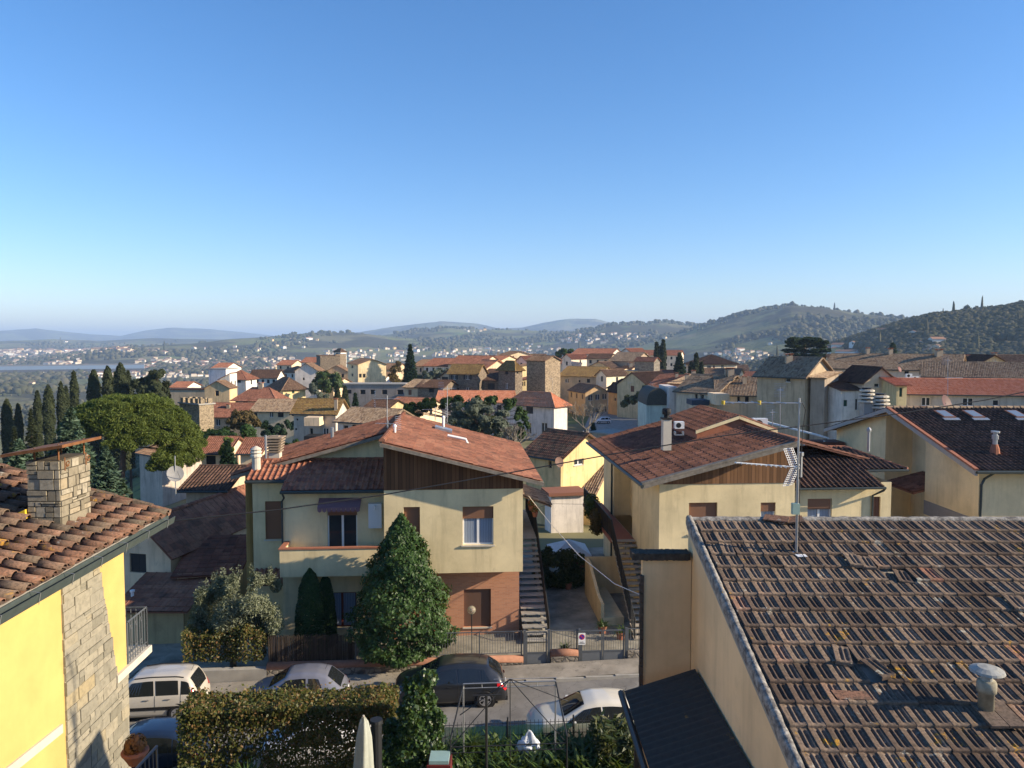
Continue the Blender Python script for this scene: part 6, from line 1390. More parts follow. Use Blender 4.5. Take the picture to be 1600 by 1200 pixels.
yew(484, 889, 50, 31.2, 'dense narrow clipped yew column behind the reed screen, the lit one in front'); yew(508, 898, 34, 32.2, 'darker yew column half hidden behind the lit yew, next to the red framed window')
def olive():
    t = 30.6; s_, _ = ST(362, 950, t); c = L(s_, t, .1); r_ = plant('olive_tree', tuple(c), 'wide silvery olive tree over the red-leaved hedge at the left'); rng = np.random.RandomState(8)
    bl = []
    for px, py, rr in ((312, 960, .55), (300, 985, .5), (330, 935, .55), (350, 925, .5), (375, 945, .65), (400, 935, .5), (420, 955, .5), (428, 975, .45), (345, 965, .7), (385, 975, .7), (320, 995, .55), (410, 990, .5), (360, 995, .6), (398, 910, .35), (345, 912, .3), (365, 905, .25), (318, 925, .3), (425, 925, .25)):
        a = ST(px, py, t); bl.append((*L(a[0], t+rng.uniform(-.7, .7), a[1]), rr))
    bl += [(b[0]+rng.uniform(-.4, .4), b[1]+rng.uniform(-.4, .4), b[2]+rng.uniform(-.3, .3), b[3]*.7) for b in bl]; P_ = blobpts(bl, 1250, 3, .25); ce = np.array(L(*ST(362, 960, t)[:1], t, ST(362, 960, t)[1])); o = P_-ce; o /= np.linalg.norm(o, axis=1)[:, None]; o[:, 2] += .3
    V, F = leafcloud(P_, .04, 3, 3.2, o, 1.3); cr = mk('crown', V, F, M['olive'], r_)
    tw = MB()
    for b in bl:
        for _ in range(3): e = Vector(b[:3])+Vector((rng.uniform(-.3, .3), rng.uniform(-.3, .3), b[3]+rng.uniform(0, .3))); tw.tube([tuple(b[:3]), tuple(e)], [.012, .004], 4, False)
    pass
    P2 = np.concatenate([blobpts([(*np.array(b[:3])+[rng.uniform(-.3, .3), 0, b[3]+.1], .13, 2.2)], 60, i) for i, b in enumerate(bl)]); V, F = leafcloud(P2, .028, 5, 3.4); mk('shoot_tips', V, F, M['olive'], cr)
    trunk(r_, [tuple(c+Vector((0, 0, -.2))), tuple(c+Vector((.1, 0, 1.0))), tuple(c+Vector((-.2, .1, 2.0)))], [.14, .11, .06], M['barkgrey'])
olive()
def hedge(label, s0, s1, t0, t1, z0, z1, n, size, mat, seed=1, name='hedge', rough=.12, gaps=0., asp=1.7, top=None):
    r_ = plant(name, L((s0+s1)/2, (t0+t1)/2, z0), label, 'hedge'); rng = np.random.RandomState(seed)
    a = rng.rand(n); s_ = s0+(s1-s0)*a; face = rng.rand(n); w_ = t1-t0; h = z1-z0; f = face < .5
    t_ = np.where(f, t0+rng.rand(n)**2*w_*.35, t0+rng.rand(n)*w_); z_ = np.where(f, z0+rng.rand(n)*h, z1-rng.rand(n)**2*h*.25)
    bump_ = rough*(np.sin(s_*2.3+seed)+.6*np.sin(s_*5.1+1)+.4*np.sin(s_*11.)); t_ -= bump_*.6; z_ += bump_*(z_-z0)/h
    z_ = z_+np.where(rng.rand(n) < .12, rng.rand(n)**2*.28, 0); t_ += rng.normal(size=n)*.05
    if gaps:
        g = fbm(s_*1.8, z_*2.2, 5); keep = (g > gaps*np.clip(1.25-(z_-z0)/h, 0, 1)*.75); s_, t_, z_ = s_[keep], t_[keep], z_[keep]
    P_ = np.stack([s_*cF-t_*sF, s_*sF+t_*cF, z_], -1); o = np.tile(np.array([.3, -.6, .6]), (len(P_), 1)); V, F = leafcloud(P_, size, seed, asp, o, .9); mk('foliage', V, F, mat, r_)
    m = MB()
    for i in range(int((s1-s0)/.35)): x = s0+.2+i*.35; m.tube([Ls(x, (t0+t1)/2, z0-.1), Ls(x+rng.uniform(-.1, .1), (t0+t1)/2+rng.uniform(-.1, .1), z1-.3)], [.022, .01], 4, False)
    m.build('stems', M['barkgrey'], r_); return r_
s0, s1 = ST(288, 1030, 29.9)[0], ST(416, 1030, 29.9)[0]
hedge('low red and yellow leaved hedge on top of the concrete wall under the olive tree', s0, s1, 29.75, 30.5, .45, 1.55, 7000, .06, M['photinia'], 2)
s0, s1 = ST(290, 1110, 21.3)[0], ST(622, 1110, 21.3)[0]
hedge('tall loose brown and green hedge at the bottom in front of the parked grey car', s0, s1, 20.6, 21.8, .2, 2.95, 34000, .055, M['photinia'], 7, rough=.055, gaps=.5)
s0, s1 = ST(395, 1130, 20.)[0], ST(560, 1130, 20.)[0]
hedge('dark low growth at the foot of the tall hedge near the closed parasol', s0, s1, 19.2, 20.4, .0, .9, 7000, .06, M['hedgedk'], 9)
s0, s1 = ST(270, 1180, 20.)[0], ST(400, 1180, 20.)[0]
hedge('dark green low hedge by the black railing at the lower left', s0, s1, 19.3, 20.6, .0, 1.3, 9000, .05, M['hedgedk'], 19)
def ivy():
    t = 19.9; bl = []; rng = np.random.RandomState(6)
    r_ = plant('ivy_column', L(ST(650, 1150, t)[0], t, .1), 'thick ivy covered post and bush between the hedge and the gazebo frame', 'ivy')
    for px, py, rr in ((662, 1064, .36), (655, 1078, .42), (660, 1095, .4), (655, 1112, .42), (660, 1130, .42), (652, 1148, .5), (640, 1165, .55), (655, 1180, .5), (620, 1180, .5), (600, 1192, .45), (632, 1200, .6), (668, 1195, .5), (590, 1210, .5), (672, 1150, .4), (675, 1175, .45), (610, 1165, .4), (600, 1205, .5), (575, 1200, .4), (632, 1125, .4), (622, 1145, .45), (640, 1105, .4), (604, 1180, .5), (650, 1090, .35), (676, 1120, .35)):
        a = ST(px, py, t); [bl.append((*L(a[0]+rng.uniform(-.22, .22), t+rng.uniform(-.3, .3), a[1]+rng.uniform(-.2, .12)), rr*rng.uniform(.4, .72))) for _ in range(5)]
    P_ = blobpts(bl, 420, 2, .35); ce = np.array(bl[5][:3]); o = np.tile(np.array([.4, -.7, .45]), (len(P_), 1)); V, F = leafcloud(P_, .09, 2, 1.25, o, .9); mk('foliage', V, F, M['ivy'], r_)
    q = [tuple(L(ST(660, y, t)[0], t, ST(660, y, t)[1])) for y in (1066, 1200)]; trunk(r_, q[::-1], [.1, .08], M['iron'], 'post')
ivy()
def strapplant(c, label, n, Ln, W, mat, seed, name='plant', up=.9, cat='plant', group=None, stem=0.):
    """arching strap leaves, each folded and tapered"""
    rng = np.random.RandomState(seed); r_ = plant(name, c, label, cat, group); V = []; F = []
    for i in range(n):
        an = rng.rand()*2*math.pi; l = Ln*rng.uniform(.6, 1.1); w_ = W*rng.uniform(.7, 1.1); el = rng.uniform(up*.4, up*1.5); p = np.array([c[0]+rng.uniform(-.12, .12), c[1]+rng.uniform(-.12, .12), c[2]+stem]); d = np.array([math.cos(an), math.sin(an), 0]); sd = np.array([-d[1], d[0], 0]); b = len(V)
        for k in range(6):
            f = k/5; e_ = el-f*1.3; wk = w_*(math.sin(math.pi*min(.97, .12+f*.86)))
            V += [p-sd*wk/2+[0, 0, wk*.15], p+sd*wk/2+[0, 0, wk*.15]]; p = p+(d*math.cos(e_)+np.array([0, 0, math.sin(e_)]))*l/5
        F += [(b+2*k, b+2*k+1, b+2*k+3, b+2*k+2) for k in range(5)]
    mk('leaves', V, F, mat, r_)
    if stem: trunk(r_, [tuple(c), (c[0], c[1], c[2]+stem)], [.07, .06], M['bark'])
    return r_
rng = random.Random(12)
labels_asp = []
bed = plant('aspidistra_bed', L(ST(830, 1190, 20.8)[0], 20.8, .85), 'bed of broad dark strap leaved plants along the bottom under the gazebo frame', 'plants')
V_ = []; F_ = []
rg = np.random.RandomState(3)
for i in range(1900):
    s_ = rg.uniform(ST(690, 1190, 19.8)[0], ST(1000, 1190, 19.8)[0]); t_ = rg.uniform(20.0, 21.6); base = np.array(L(s_, t_, .8)); an = rg.rand()*6.28; el = rg.uniform(.9, 1.5); l = rg.uniform(.45, .95); w_ = rg.uniform(.07, .13); d = np.array([math.cos(an), math.sin(an), 0]); sd = np.array([-d[1], d[0], 0]); p = base; b = len(V_)
    for k in range(5):
        f = k/4; e_ = el-f*1.0; wk = w_*math.sin(math.pi*min(.96, .15+f*.83)); V_ += [p-sd*wk/2, p+sd*wk/2]; p = p+(d*math.cos(e_)+np.array([0, 0, math.sin(e_)]))*l/4
    F_ += [(b+2*k, b+2*k+1, b+2*k+3, b+2*k+2) for k in range(4)]
mk('leaves', V_, F_, M['aspidistra'], bed)
a = ST(738, 1165, 21.2); strapplant(tuple(L(a[0], 21.2, .85)), 'spiky yucca with a rosette of narrow leaves left under the gazebo frame', 130, .75, .05, M['aspidistra'], 5, 'yucca', .9, stem=max(.1, a[1]-1.0))
s0, s1 = ST(940, 1150, 20.)[0], ST(1003, 1150, 20.)[0]; hedge('dark green iris-like foliage beside the lean-to roof at the bottom', s0, s1, 20.4, 21.6, .8, 1.7, 5000, .07, M['hedgedk'], 23, asp=4.)
a = ST(385, 1150, 19.6); strapplant(tuple(L(a[0], 19.6, .1)), 'tall oleander clump with narrow leaves in front of the brown hedge', 220, .8, .05, M['aspidistra'], 15, 'oleander', 1.1, stem=1.2)
# potted plants in the courtyard
for px, py, h, lb in ((941, 975, .55, 'dark strap leaved plant in a terracotta pot at the top of the driveway'), (970, 985, .5, 'bushy pot plant by the lower steps right of the driveway'), (882, 1012, .45, 'pot plant standing behind the short fence between the gates'), (888, 905, .6, 'palm like pot plant under the pergola at the back of the courtyard')):
    g = G(px, py+18, .05); c = (g.x, g.y, .05); r_ = strapplant((c[0], c[1], .4), lb, 45, h, .06, M['aspidistra'], px, 'potted_plant', 1.1); m = MB(); m.lathe(c, [(.13, 0), (.19, .38), (.21, .38), (.21, .42), (.15, .42)], 12); m.build('pot', M['terra'], r_)
for px, py, c2, lb in ((836, 800, 'terra', 'terracotta pot of red flowers on the landing rail of the left outside stairs'), (830, 790, 'terra', 'smaller flower pot above the red flowers on the left stair landing')):
    p = P(px, py, 37.5 if px > 832 else 38.5); r_ = thing('flower_pot', tuple(p), lb, 'flower pot'); m = MB(); m.lathe(tuple(p+Vector((0, 0, -.25))), [(.1, 0), (.15, .22), (.16, .25)], 10); m.build('pot', M['terra'], r_); V, F = leafcloud(blobpts([(p.x, p.y, p.z+.12, .2)], 160, px), .06, 3); mk('plant', V, F, leaf('red_flowers', (.05, .12, .02), (.4, .03, .02), .6, .2, 0), r_)
# climbers on the right stair rail and pergola greenery
s1_ = RT[0]
for i, (ds, t_, z_, rr, lb) in enumerate(((-1.25, 41.5, 3.9, .55, 'trailing bougainvillea on the landing rail, far clump'), (-1.3, 39.6, 3.5, .5, 'brownish trailing shrub on the landing rail, near clump'))):
    c = L(s1_+ds, t_, z_); r_ = plant('trailing_shrub', tuple(c), lb, 'shrub'); P_ = blobpts([(c.x, c.y, c.z, rr), (c.x-.1, c.y-.5, c.z-.3, rr*.8), (c.x, c.y+.6, c.z+.1, rr*.8)], 900, i, .4); V, F = leafcloud(P_, .07, i); mk('foliage', V, F, M['shrub'] if i == 0 else M['browntree'], r_); trunk(r_, [tuple(c-Vector((0, 0, .8))), tuple(c)], [.03, .02], M['barkgrey'])
def pergola():
    t = 44.; s0, zt_ = ST(862, 866, t); s1, _ = ST(925, 866, t); r_ = thing('garden_gazebo', L((s0+s1)/2, t, 0), 'white canvas gazebo roof at the back of the courtyard', 'gazebo'); zc = ST(890, 851, t)[1]; m = MB()
    c = Ls((s0+s1)/2, t+1.2, zc); q = [Ls(s0, t, zt_-.15), Ls(s1, t, zt_-.15), Ls(s1, t+2.6, zt_-.1), Ls(s0, t+2.6, zt_-.1)]
    for i in range(4): m.add([q[i], q[(i+1) % 4], c], [(0, 1, 2)])
    for i in range(4): a, b = q[i], q[(i+1) % 4]; m.quad(a, b, (b[0], b[1], b[2]-.2), (a[0], a[1], a[2]-.2))
    m.build('canopy', plain('white_canvas', (.62, .62, .60), .9, .1), r_)
    for a in q: m = MB(); m.tube([a, (a[0], a[1], 0)], .03, 6); m.build('pole', M['iron'], r_)
pergola()
c = L(ST(880, 900, 39)[0], 39, .1)
r_ = plant('climbing_shrub', tuple(c), 'dark climbing shrub filling the back of the courtyard below the canvas gazebo', 'shrub'); rg = np.random.RandomState(2); bl = []
for px, py, rr in ((850, 870, .5), (848, 895, .6), (852, 915, .6), (866, 880, .6), (868, 905, .7), (884, 872, .5), (888, 895, .7), (905, 882, .5), (906, 905, .6), (878, 915, .6), (896, 915, .5), (916, 895, .4)):
    [bl.append((*L(ST(px, py, 38.9)[0]+rg.uniform(-.35, .35), 38.9+rg.uniform(-.5, 1.2), ST(px, py, 38.9)[1]+rg.uniform(-.35, .35)), rr*rg.uniform(.4, .75))) for _ in range(5)]
V, F = leafcloud(blobpts(bl, 420, 3, .2), .09, 4); mk('foliage', V, F, M['hedgedk'], r_)
m = MB(); a = ST(897, 912, 40.); b = ST(931, 893, 40.); m.hexa([Ls(a[0], 39.5, a[1]-.8), Ls(b[0], 39.5, a[1]-.8), Ls(b[0], 42, b[1]), Ls(a[0]-.4, 42, b[1])], [Ls(a[0], 39.5, a[1]-.74), Ls(b[0], 39.5, a[1]-.74), Ls(b[0], 42, b[1]+.06), Ls(a[0]-.4, 42, b[1]+.06)])
tag(m.build('awning', plain('dark_red_awning', (.16, .03, .03), .8)), 'dark red lean-to awning at the back of the courtyard by the porch wall', 'awning')
# ------------------------------------------------------------------ generic tree kinds
def cypress(px, pyt, w_px, Y, label, group='cypresses on the left slope', mat=None, pyb=None, dens=1., blunt=False):
    tp = P(px, pyt, Y); zb = zt(tp.x, tp.y)-.2; H = max(tp.z-zb, 4.); Rb = w_px/FPX*YS(Y)/2; r_ = plant('cypress_tree', (tp.x, tp.y, zb), label, 'cypress', group); rg = np.random.RandomState(int(px*7+pyt)); n = int(3600*dens)
    vis = min(H, (700-pyt)/FPX*YS(Y)+4)
    f = 1-rg.rand(n)*vis/H; an = rg.rand(n)*6.283; d = (1-f)*H/(Rb*2)
    pr = np.clip(np.interp(d, [0, .3, 1., 2.2, 4., 6], [.1, .45 if blunt else .3, .8 if blunt else .55, 1, 1.0, .9]), 0, 1)
    q = Rb*pr*(1+.12*np.sin(an*3+f*H*2)+.08*np.sin(an*7+f*H*5))*(.7+.3*rg.rand(n)**.4)
    P_ = np.stack([tp.x+q*np.cos(an), tp.y+q*np.sin(an), zb+f*H], -1); o = np.stack([np.cos(an), np.sin(an), .6+0*an], -1)
    V, F = leafcloud(P_, max(.22, .0022*YS(Y)), 3, 2.4, o, .7, droop=-1.5); mk('crown', V, F, mat or M['cypress'], r_); trunk(r_, [(tp.x, tp.y, zb-.5), (tp.x, tp.y, zb+H*.9)], [.3, .06]); return r_
def conifer(px, pyt, w_px, Y, label, mat=None, pyb=None, tiers=16, per=420, name='fir_tree', droop=.25, cat='tree', size=None, open_=.0, zb=None, curve=1.1):
    tp = P(px, pyt, Y); zb = (zt(tp.x, tp.y) if zb is None else zb)-.2; H = tp.z-zb; Rb = w_px/FPX*YS(Y)/2; r_ = plant(name, (tp.x, tp.y, zb), label, cat); rg = np.random.RandomState(int(px*3+pyt)); pts = []; outs = []; br = MB()
    vis = H if pyb is None else min(H, (pyb-pyt)/FPX*YS(Y))
    nb = int(tiers*7)
    for i in range(nb):
        f = (i+.5)/nb; d = f*vis; rad = Rb*min(1, (d/vis)**(1/curve))*rg.uniform(.75, 1.08); an = i*2.399+rg.uniform(-.3, .3); z_ = tp.z-d; m_ = int(per/6*(.3+f)); u_ = np.sqrt(rg.rand(m_)); w_ = rg.normal(size=m_)*.16*rad*(1-.4*u_)
        x = u_*rad; pts.append(np.stack([tp.x+x*math.cos(an)-w_*math.sin(an), tp.y+x*math.sin(an)+w_*math.cos(an), z_-x*droop+rad*.10*(u_**2)+rg.normal(size=m_)*.035*H/tiers*2], -1))
        if i % 3 == 0: br.tube([(tp.x, tp.y, z_+.1), (tp.x+rad*.8*math.cos(an), tp.y+rad*.8*math.sin(an), z_-rad*.8*droop)], [.05, .015], 4, False)
    P_ = np.concatenate(pts); o = np.tile(np.array([0, 0, 1.]), (len(P_), 1)); V, F = leafcloud(P_, size or max(.14, .0022*YS(Y)), 3, 2.6, o, .8); cr = mk('crown', V, F, mat or M['spruce'], r_); trunk(r_, [(tp.x, tp.y, zb-.3), (tp.x, tp.y, tp.z-.2)], [.035*H*.6, .03]); br.build('branches', M['bark'], r_); return r_
def blobtree(blobs_px, Y, label, mat, per=700, size=None, depth=.6, base=None, name='tree', shell=.4, seed=1, cat='tree', asp=1.6, group=None, flat=1.):
    """blobs_px: (px, py, radius in px)"""
    rg = np.random.RandomState(seed); bl = []; R_ = max(b[2] for b in blobs_px)/FPX*YS(Y)
    for px, py, rr in blobs_px:
        for k in range(8):
            p = P(px+rg.uniform(-.75, .75)*rr, py+rg.uniform(-.6, .75)*rr, Y+rg.uniform(-1, 1)*depth*R_*2); bl.append((p.x, p.y, p.z, rr/FPX*YS(Y)*rg.uniform(.28, .55), flat))
    cx = np.mean([b[0] for b in bl]); cy = np.mean([b[1] for b in bl]); zb = zt(cx, cy) if base is None else base
    r_ = plant(name, (cx, cy, zb), label, cat, group); P_ = blobpts(bl, per*.45, seed, shell); P_ = P_+np.random.RandomState(seed).normal(size=P_.shape)*R_*.06; c = np.array([cx, cy, np.mean([b[2] for b in bl])]); o = P_-c; o /= np.linalg.norm(o, axis=1)[:, None]; o[:, 2] += .35
    V, F = leafcloud(P_, size or max(.1, .0020*YS(Y)), seed, asp, o, 1.); mk('crown', V, F, mat, r_)
    if name != 'shrub':
        zc = min(b[2] for b in bl); m = MB(); m.tube([(cx, cy, zb-.4), (cx+.1, cy, zc), (cx, cy, c[2])], [.25, .2, .1], 7)
        for b in bl[::2]: m.tube([(cx, cy, (zc+c[2])/2), tuple(b[:3])], [.08, .03], 4, False)
        m.build('trunk', M['bark'], r_)
    return r_
def umbrella_pine():
    Y = 74.; r_ = None; rg = np.random.RandomState(9); bl = []
    cx = P(205, 700, Y).x; base = zt(cx, Y); r_ = plant('umbrella_pine', (cx, Y, base), 'big bright green umbrella pine with bare forked trunk, left of the town')
    rx = (300-110)/2/FPX*YS(Y); cz = ZY(682, Y); top = ZY(613, Y)
    for i in range(420):
        a = rg.rand()*6.283; k = math.sqrt(rg.rand()); x = k*math.cos(a); y = k*math.sin(a); zz = (1-k**2.6)**.5; z_ = cz+(top-cz)*zz*rg.uniform(.78, 1.0)-.15*(x > .4)*(x)*4*(rg.rand() < .5)
        bl.append((cx+x*rx, Y+y*rx*.9, z_-.5, rg.uniform(.45, .95), .7))
    for i in range(60):
        bl.append((cx+rx*rg.uniform(.62, .99), Y+rg.uniform(-.6, .6)*rx, cz-rg.uniform(0, 1)*2.6, rg.uniform(.5, .85), .8))
    P_ = blobpts(bl, 620, 3, .6); o = np.zeros_like(P_); o[:, 2] = 1; V, F = leafcloud(P_, .085, 3, 4., o, 1.0, droop=-1.); mk('crown', V, F, M['pine'], r_)
    fork = P(193, 705, Y); m = MB(); b0 = P(190, 752, Y); m.tube([(b0.x, Y, base-.3), (b0.x, Y, b0.z), (fork.x, Y, fork.z)], [.36, .3, .25], 9)
    for px, py, r0 in ((232, 692, .17), (262, 672, .1), (205, 668, .16), (180, 672, .12), (160, 680, .1), (215, 655, .1), (245, 700, .09), (240, 655, .08), (185, 650, .09)):
        e = P(px, py, Y+rg.uniform(-2.5, 2.5)); md = fork.lerp(e, .5)+Vector((0, 0, .25)); m.tube([tuple(fork), tuple(md), tuple(e)], [r0, r0*.8, r0*.5], 6)
        for _ in range(4): q = e+Vector((rg.uniform(-1.5, 1.5), rg.uniform(-1, 1), rg.uniform(-.3, 1.4))); m.tube([tuple(md.lerp(e, rg.rand())), tuple(q)], [.05, .02], 4, False)
    m.build('trunk', M['bark'], r_, True)
umbrella_pine()
# cypresses on the left
CY = [(10, 625, 15, 105), (28, 632, 11, 107), (58, 612, 11, 108), (75, 603, 15, 104), (95, 598, 12, 106), (103, 605, 7, 110), (115, 581, 11, 112), (146, 579, 20, 114), (168, 573, 17, 116), (180, 583, 9, 119), (188, 568, 22, 113), (200, 580, 13, 117)]
CYL = ['leftmost dark cypress at the picture edge', 'small cypress just right of the leftmost one', 'thin pointed cypress above the cedar', 'broad cypress standing above the blue green cedar', 'slender cypress, left of a close thin pair', 'thinnest cypress of the row, tucked between two taller ones', 'tall thin cypress with a pointed tip in the middle of the row', 'broad blunt cypress, first of the three fat ones', 'broad cypress, middle of the three fat ones', 'narrow cypress squeezed between two fat ones', 'tallest fat cypress beside the dark tree clump', 'cypress leaning on the tallest fat one, next to the dark clump']
for (a, b, c_, d), lb in zip(CY, CYL): cypress(a, b, c_, d, lb, blunt=c_ > 14)
blobtree([(220, 598, 14), (238, 592, 16), (250, 605, 14), (228, 615, 16), (245, 622, 14), (215, 620, 12), (257, 618, 9), (248, 583, 8)], 112, 'dark rounded evergreen clump right of the fat cypresses', M['cypress'], 900, seed=3)
for i, (px, py, w_, Y) in enumerate(((48, 640, 46, 84), (22, 668, 40, 80))): conifer(px, py, w_, Y, ('dark feathery conifer behind the blue green cedar', 'lower dark conifer at the left edge behind the chimney cap')[i], M['cypress'], 780, 14, 300)
conifer(110, 640, 130, 46, 'large blue green cedar with drooping sprays behind the stone chimney', M['deodar'], 790, 15, 700, 'cedar_tree', .10, size=.16)
conifer(30, 690, 120, 38, 'blue green cedar branches left of the stone chimney', M['deodar'], 800, 10, 600, 'cedar_tree', .12, size=.13)
conifer(165, 700, 90, 42, 'lower blue green cedar between chimney and umbrella pine trunk', M['deodar'], 800, 10, 600, 'cedar_tree', .12, size=.13)
conifer(356, 690, 62, 56, 'small dark green fir in front of the low red roofs', M['spruce'], 765, 12, 420)
blobtree([(356, 690, 8), (356, 700, 9), (350, 708, 8)], 60, 'yellow green young tree top rising behind the small fir', M['pine'], 350, seed=5)
blobtree([(318, 684, 16), (338, 678, 18), (360, 682, 20), (384, 678, 18), (398, 690, 14), (345, 692, 16), (375, 695, 16), (322, 700, 10)], 88, 'second umbrella pine, low and dark green, below the crenellated tower', M['pinedk'], 700, seed=6, flat=.7)
blobtree([(370, 652, 12), (385, 648, 14), (395, 658, 12), (378, 662, 12), (362, 662, 8)], 98, 'rounded brown green tree above the low umbrella pine', M['browntree'], 700, seed=7)
blobtree([(420, 668, 12), (440, 670, 12), (455, 664, 9), (425, 680, 12)], 100, 'dark shrubbery below the long tan house', M['spruce'], 500, seed=8, name='shrub')
blobtree([(450, 702, 10), (470, 698, 12), (485, 697, 9), (440, 706, 7)], 62, 'low bright green bush behind the left villa roof', M['pinedk'], 500, seed=18, name='shrub', base=-4)
blobtree([(505, 590, 10), (520, 592, 12), (532, 598, 9), (497, 600, 10), (512, 605, 9)], 158, 'round dark bushy tree left of the yellow gabled house', M['shrub'], 500, seed=10)
blobtree([(495, 612, 9), (505, 620, 8), (488, 605, 7)], 150, 'grey green shrub below the round bushy tree', M['greyolive'], 400, seed=11, name='shrub')
cypress(527, 603, 11, 122, 'left of two dark cypresses before the grey wall', 'pair of cypresses before the grey wall'); cypress(539, 605, 13, 121, 'right of two dark cypresses before the grey wall', 'pair of cypresses before the grey wall')
conifer(555, 615, 24, 119, 'ragged dark conifer right of the two cypresses', M['spruce'], 662, 9, 240)
conifer(641, 539, 33, 165, 'tall dark pointed fir rising above the town centre', M['spruce'], 606, 15, 330)
blobtree([(618, 572, 9), (615, 585, 9), (622, 595, 8)], 172, 'bare brownish tree left of the tall pointed fir', M['browntree'], 300, seed=12, shell=.1)
blobtree([(670, 588, 9), (685, 585, 10), (660, 592, 8), (700, 582, 6)], 160, 'grey green olive trees right of the tall fir', M['greyolive'], 450, seed=13)
blobtree([(655, 640, 14), (640, 637, 10), (672, 632, 13), (700, 630, 12), (720, 625, 12), (745, 628, 12), (770, 628, 12), (795, 632, 12), (812, 645, 12), (818, 662, 10), (810, 675, 10)], 96, 'wide dark green umbrella pines below the orange roofs', M['pinedk'], 800, seed=14, name='umbrella_pine', flat=.8)
blobtree([(725, 645, 22), (755, 640, 22), (740, 662, 24), (775, 655, 20), (715, 660, 16), (765, 672, 20), (790, 668, 14), (735, 675, 16)], 76, 'broad grey green cedar directly behind the left villa roof', M['greyolive'], 1100, seed=15, flat=.55)
conifer(927, 662, 13, 104, 'small dark cone shaped shrub by the parking area', M['spruce'], 690, 8, 200)
blobtree([(1010, 570+40, 9), (1000, 618, 10), (985, 622, 9), (1018, 615, 8), (975, 630, 6)], 128, 'dark shrubs beside the barrel roofed shed', M['hedgedk'], 500, seed=16)
blobtree([(880, 549, 7), (890, 551, 7), (872, 553, 5)], 240, 'flat topped umbrella pine behind the long red roofs', M['pinedk'], 400, seed=17, flat=.6, name='umbrella_pine')
for i, (px, py, w_) in enumerate(((1026, 536, 6), (1031, 542, 6), (1036.5, 532, 7))): cypress(px, py, w_, 205, ('left of three thin cypresses above the stone block', 'short middle one of three thin cypresses above the stone block', 'tallest and rightmost of three thin cypresses above the stone block')[i], 'three thin cypresses', pyb=600)
conifer(1062, 552, 30, 175, 'dark spreading conifer left of the cream hip roofed building', M['spruce'], 592, 9, 330)
for i, (px, py, w_) in enumerate(((1088, 553, 7), (1080, 567, 9), (1096, 567, 6))): cypress(px, py, w_, 172, ('tallest cypress beside the cream hip roofed building', 'short bushy cypress left of the tallest, by the cream building', 'short thin cypress right of the tallest, by the cream building')[i], 'cypresses by the cream building')
cypress(1395, 537, 16, 190, 'single blunt cypress above the long brown roof at right', 'lone cypress', M['spruce'], blunt=True)
cypress(467+960*0+0, 640, 1, 400, 'thin', None) if False else None
def cedar_lebanon():
    Y = 185.; rg = np.random.RandomState(4); c = P(1257, 575, Y); base = zt(c.x, Y); r_ = plant('cedar_of_lebanon', (c.x, Y, base), 'wide layered dark cedar above the old plaster house'); bl = []
    for py, xa, xb in ((530, 1238, 1280), (535, 1232, 1290), (541, 1226, 1288), (548, 1222, 1294), (555, 1215, 1298), (562, 1210, 1302), (568, 1208, 1302)):
        for _ in range(24): px = rg.uniform(xa, xb); p = P(px, py+rg.uniform(-1.2, 1.5), Y+rg.uniform(-5, 5)); bl.append((p.x, p.y, p.z, rg.uniform(1.0, 1.9), .35))
    V, F = leafcloud(blobpts(bl, 130, 3, .4), .6, 3, 2., np.tile(np.array([0, 0, 1.]), (len(bl)*130, 1)), .7); mk('crown', V, F, M['spruce'], r_); trunk(r_, [(c.x, c.y, base), (c.x, c.y, ZY(532, Y))], [.6, .2])
cedar_lebanon()
def baretree(px, pyt, pyb, w_px, Y, label, seed=1, lean=0.):
    b = P(px, pyb, Y); tp = P(px, pyt, Y); r_ = plant('bare_tree', (b.x, b.y, zt(b.x, b.y)), label); rg = np.random.RandomState(seed); m = MB(); H = tp.z-b.z
    def grow(p, d, l, r0, lev):
        q = p+d*l; m.tube([tuple(p), tuple(p.lerp(q, .5)+Vector(rg.normal(size=3)*l*.04)), tuple(q)], [r0, r0*.85, r0*.65], 5 if lev < 2 else 3, False)
        if lev >= 5: return
        for _ in range(3 if lev else 5):
            n = Vector(rg.normal(size=3)); n.z = abs(n.z)*.5; nd = (d*.9+n*.55).normalized(); grow(q if rg.rand() < .6 else p.lerp(q, .7), nd, l*rg.uniform(.6, .8), r0*.6, lev+1)
    grow(Vector((b.x, b.y, b.z-1.)), Vector((lean, 0, 1)).normalized(), H*.33, .22, 0); m.build('trunk', M['barkgrey'], r_)
baretree(915, 600, 692, 60, 108, 'large leafless tree in front of the orange and yellow houses', 3)
baretree(806, 640, 712, 40, 72, 'leafless tree behind the left villa roof by the pale blue house', 5)
# ================================================================== the town
def C(a, b, c): return plaster((min(.84, a*1.22), min(.77, b*1.12), c*1.08), .55)
cream, tan_, ochre, white_, grey_, yell = C(.66, .55, .38), C(.52, .43, .30), C(.62, .44, .19), C(.76, .71, .62), C(.48, .44, .38), C(.70, .57, .31)
palebl = C(.56, .55, .52); pinkw = C(.74, .62, .54); orng = C(.66, .36, .13)
rub = stone((.34, .27, .18)); rubd = stone((.24, .19, .14)); rubg = stone((.30, .28, .24))
H_ = house
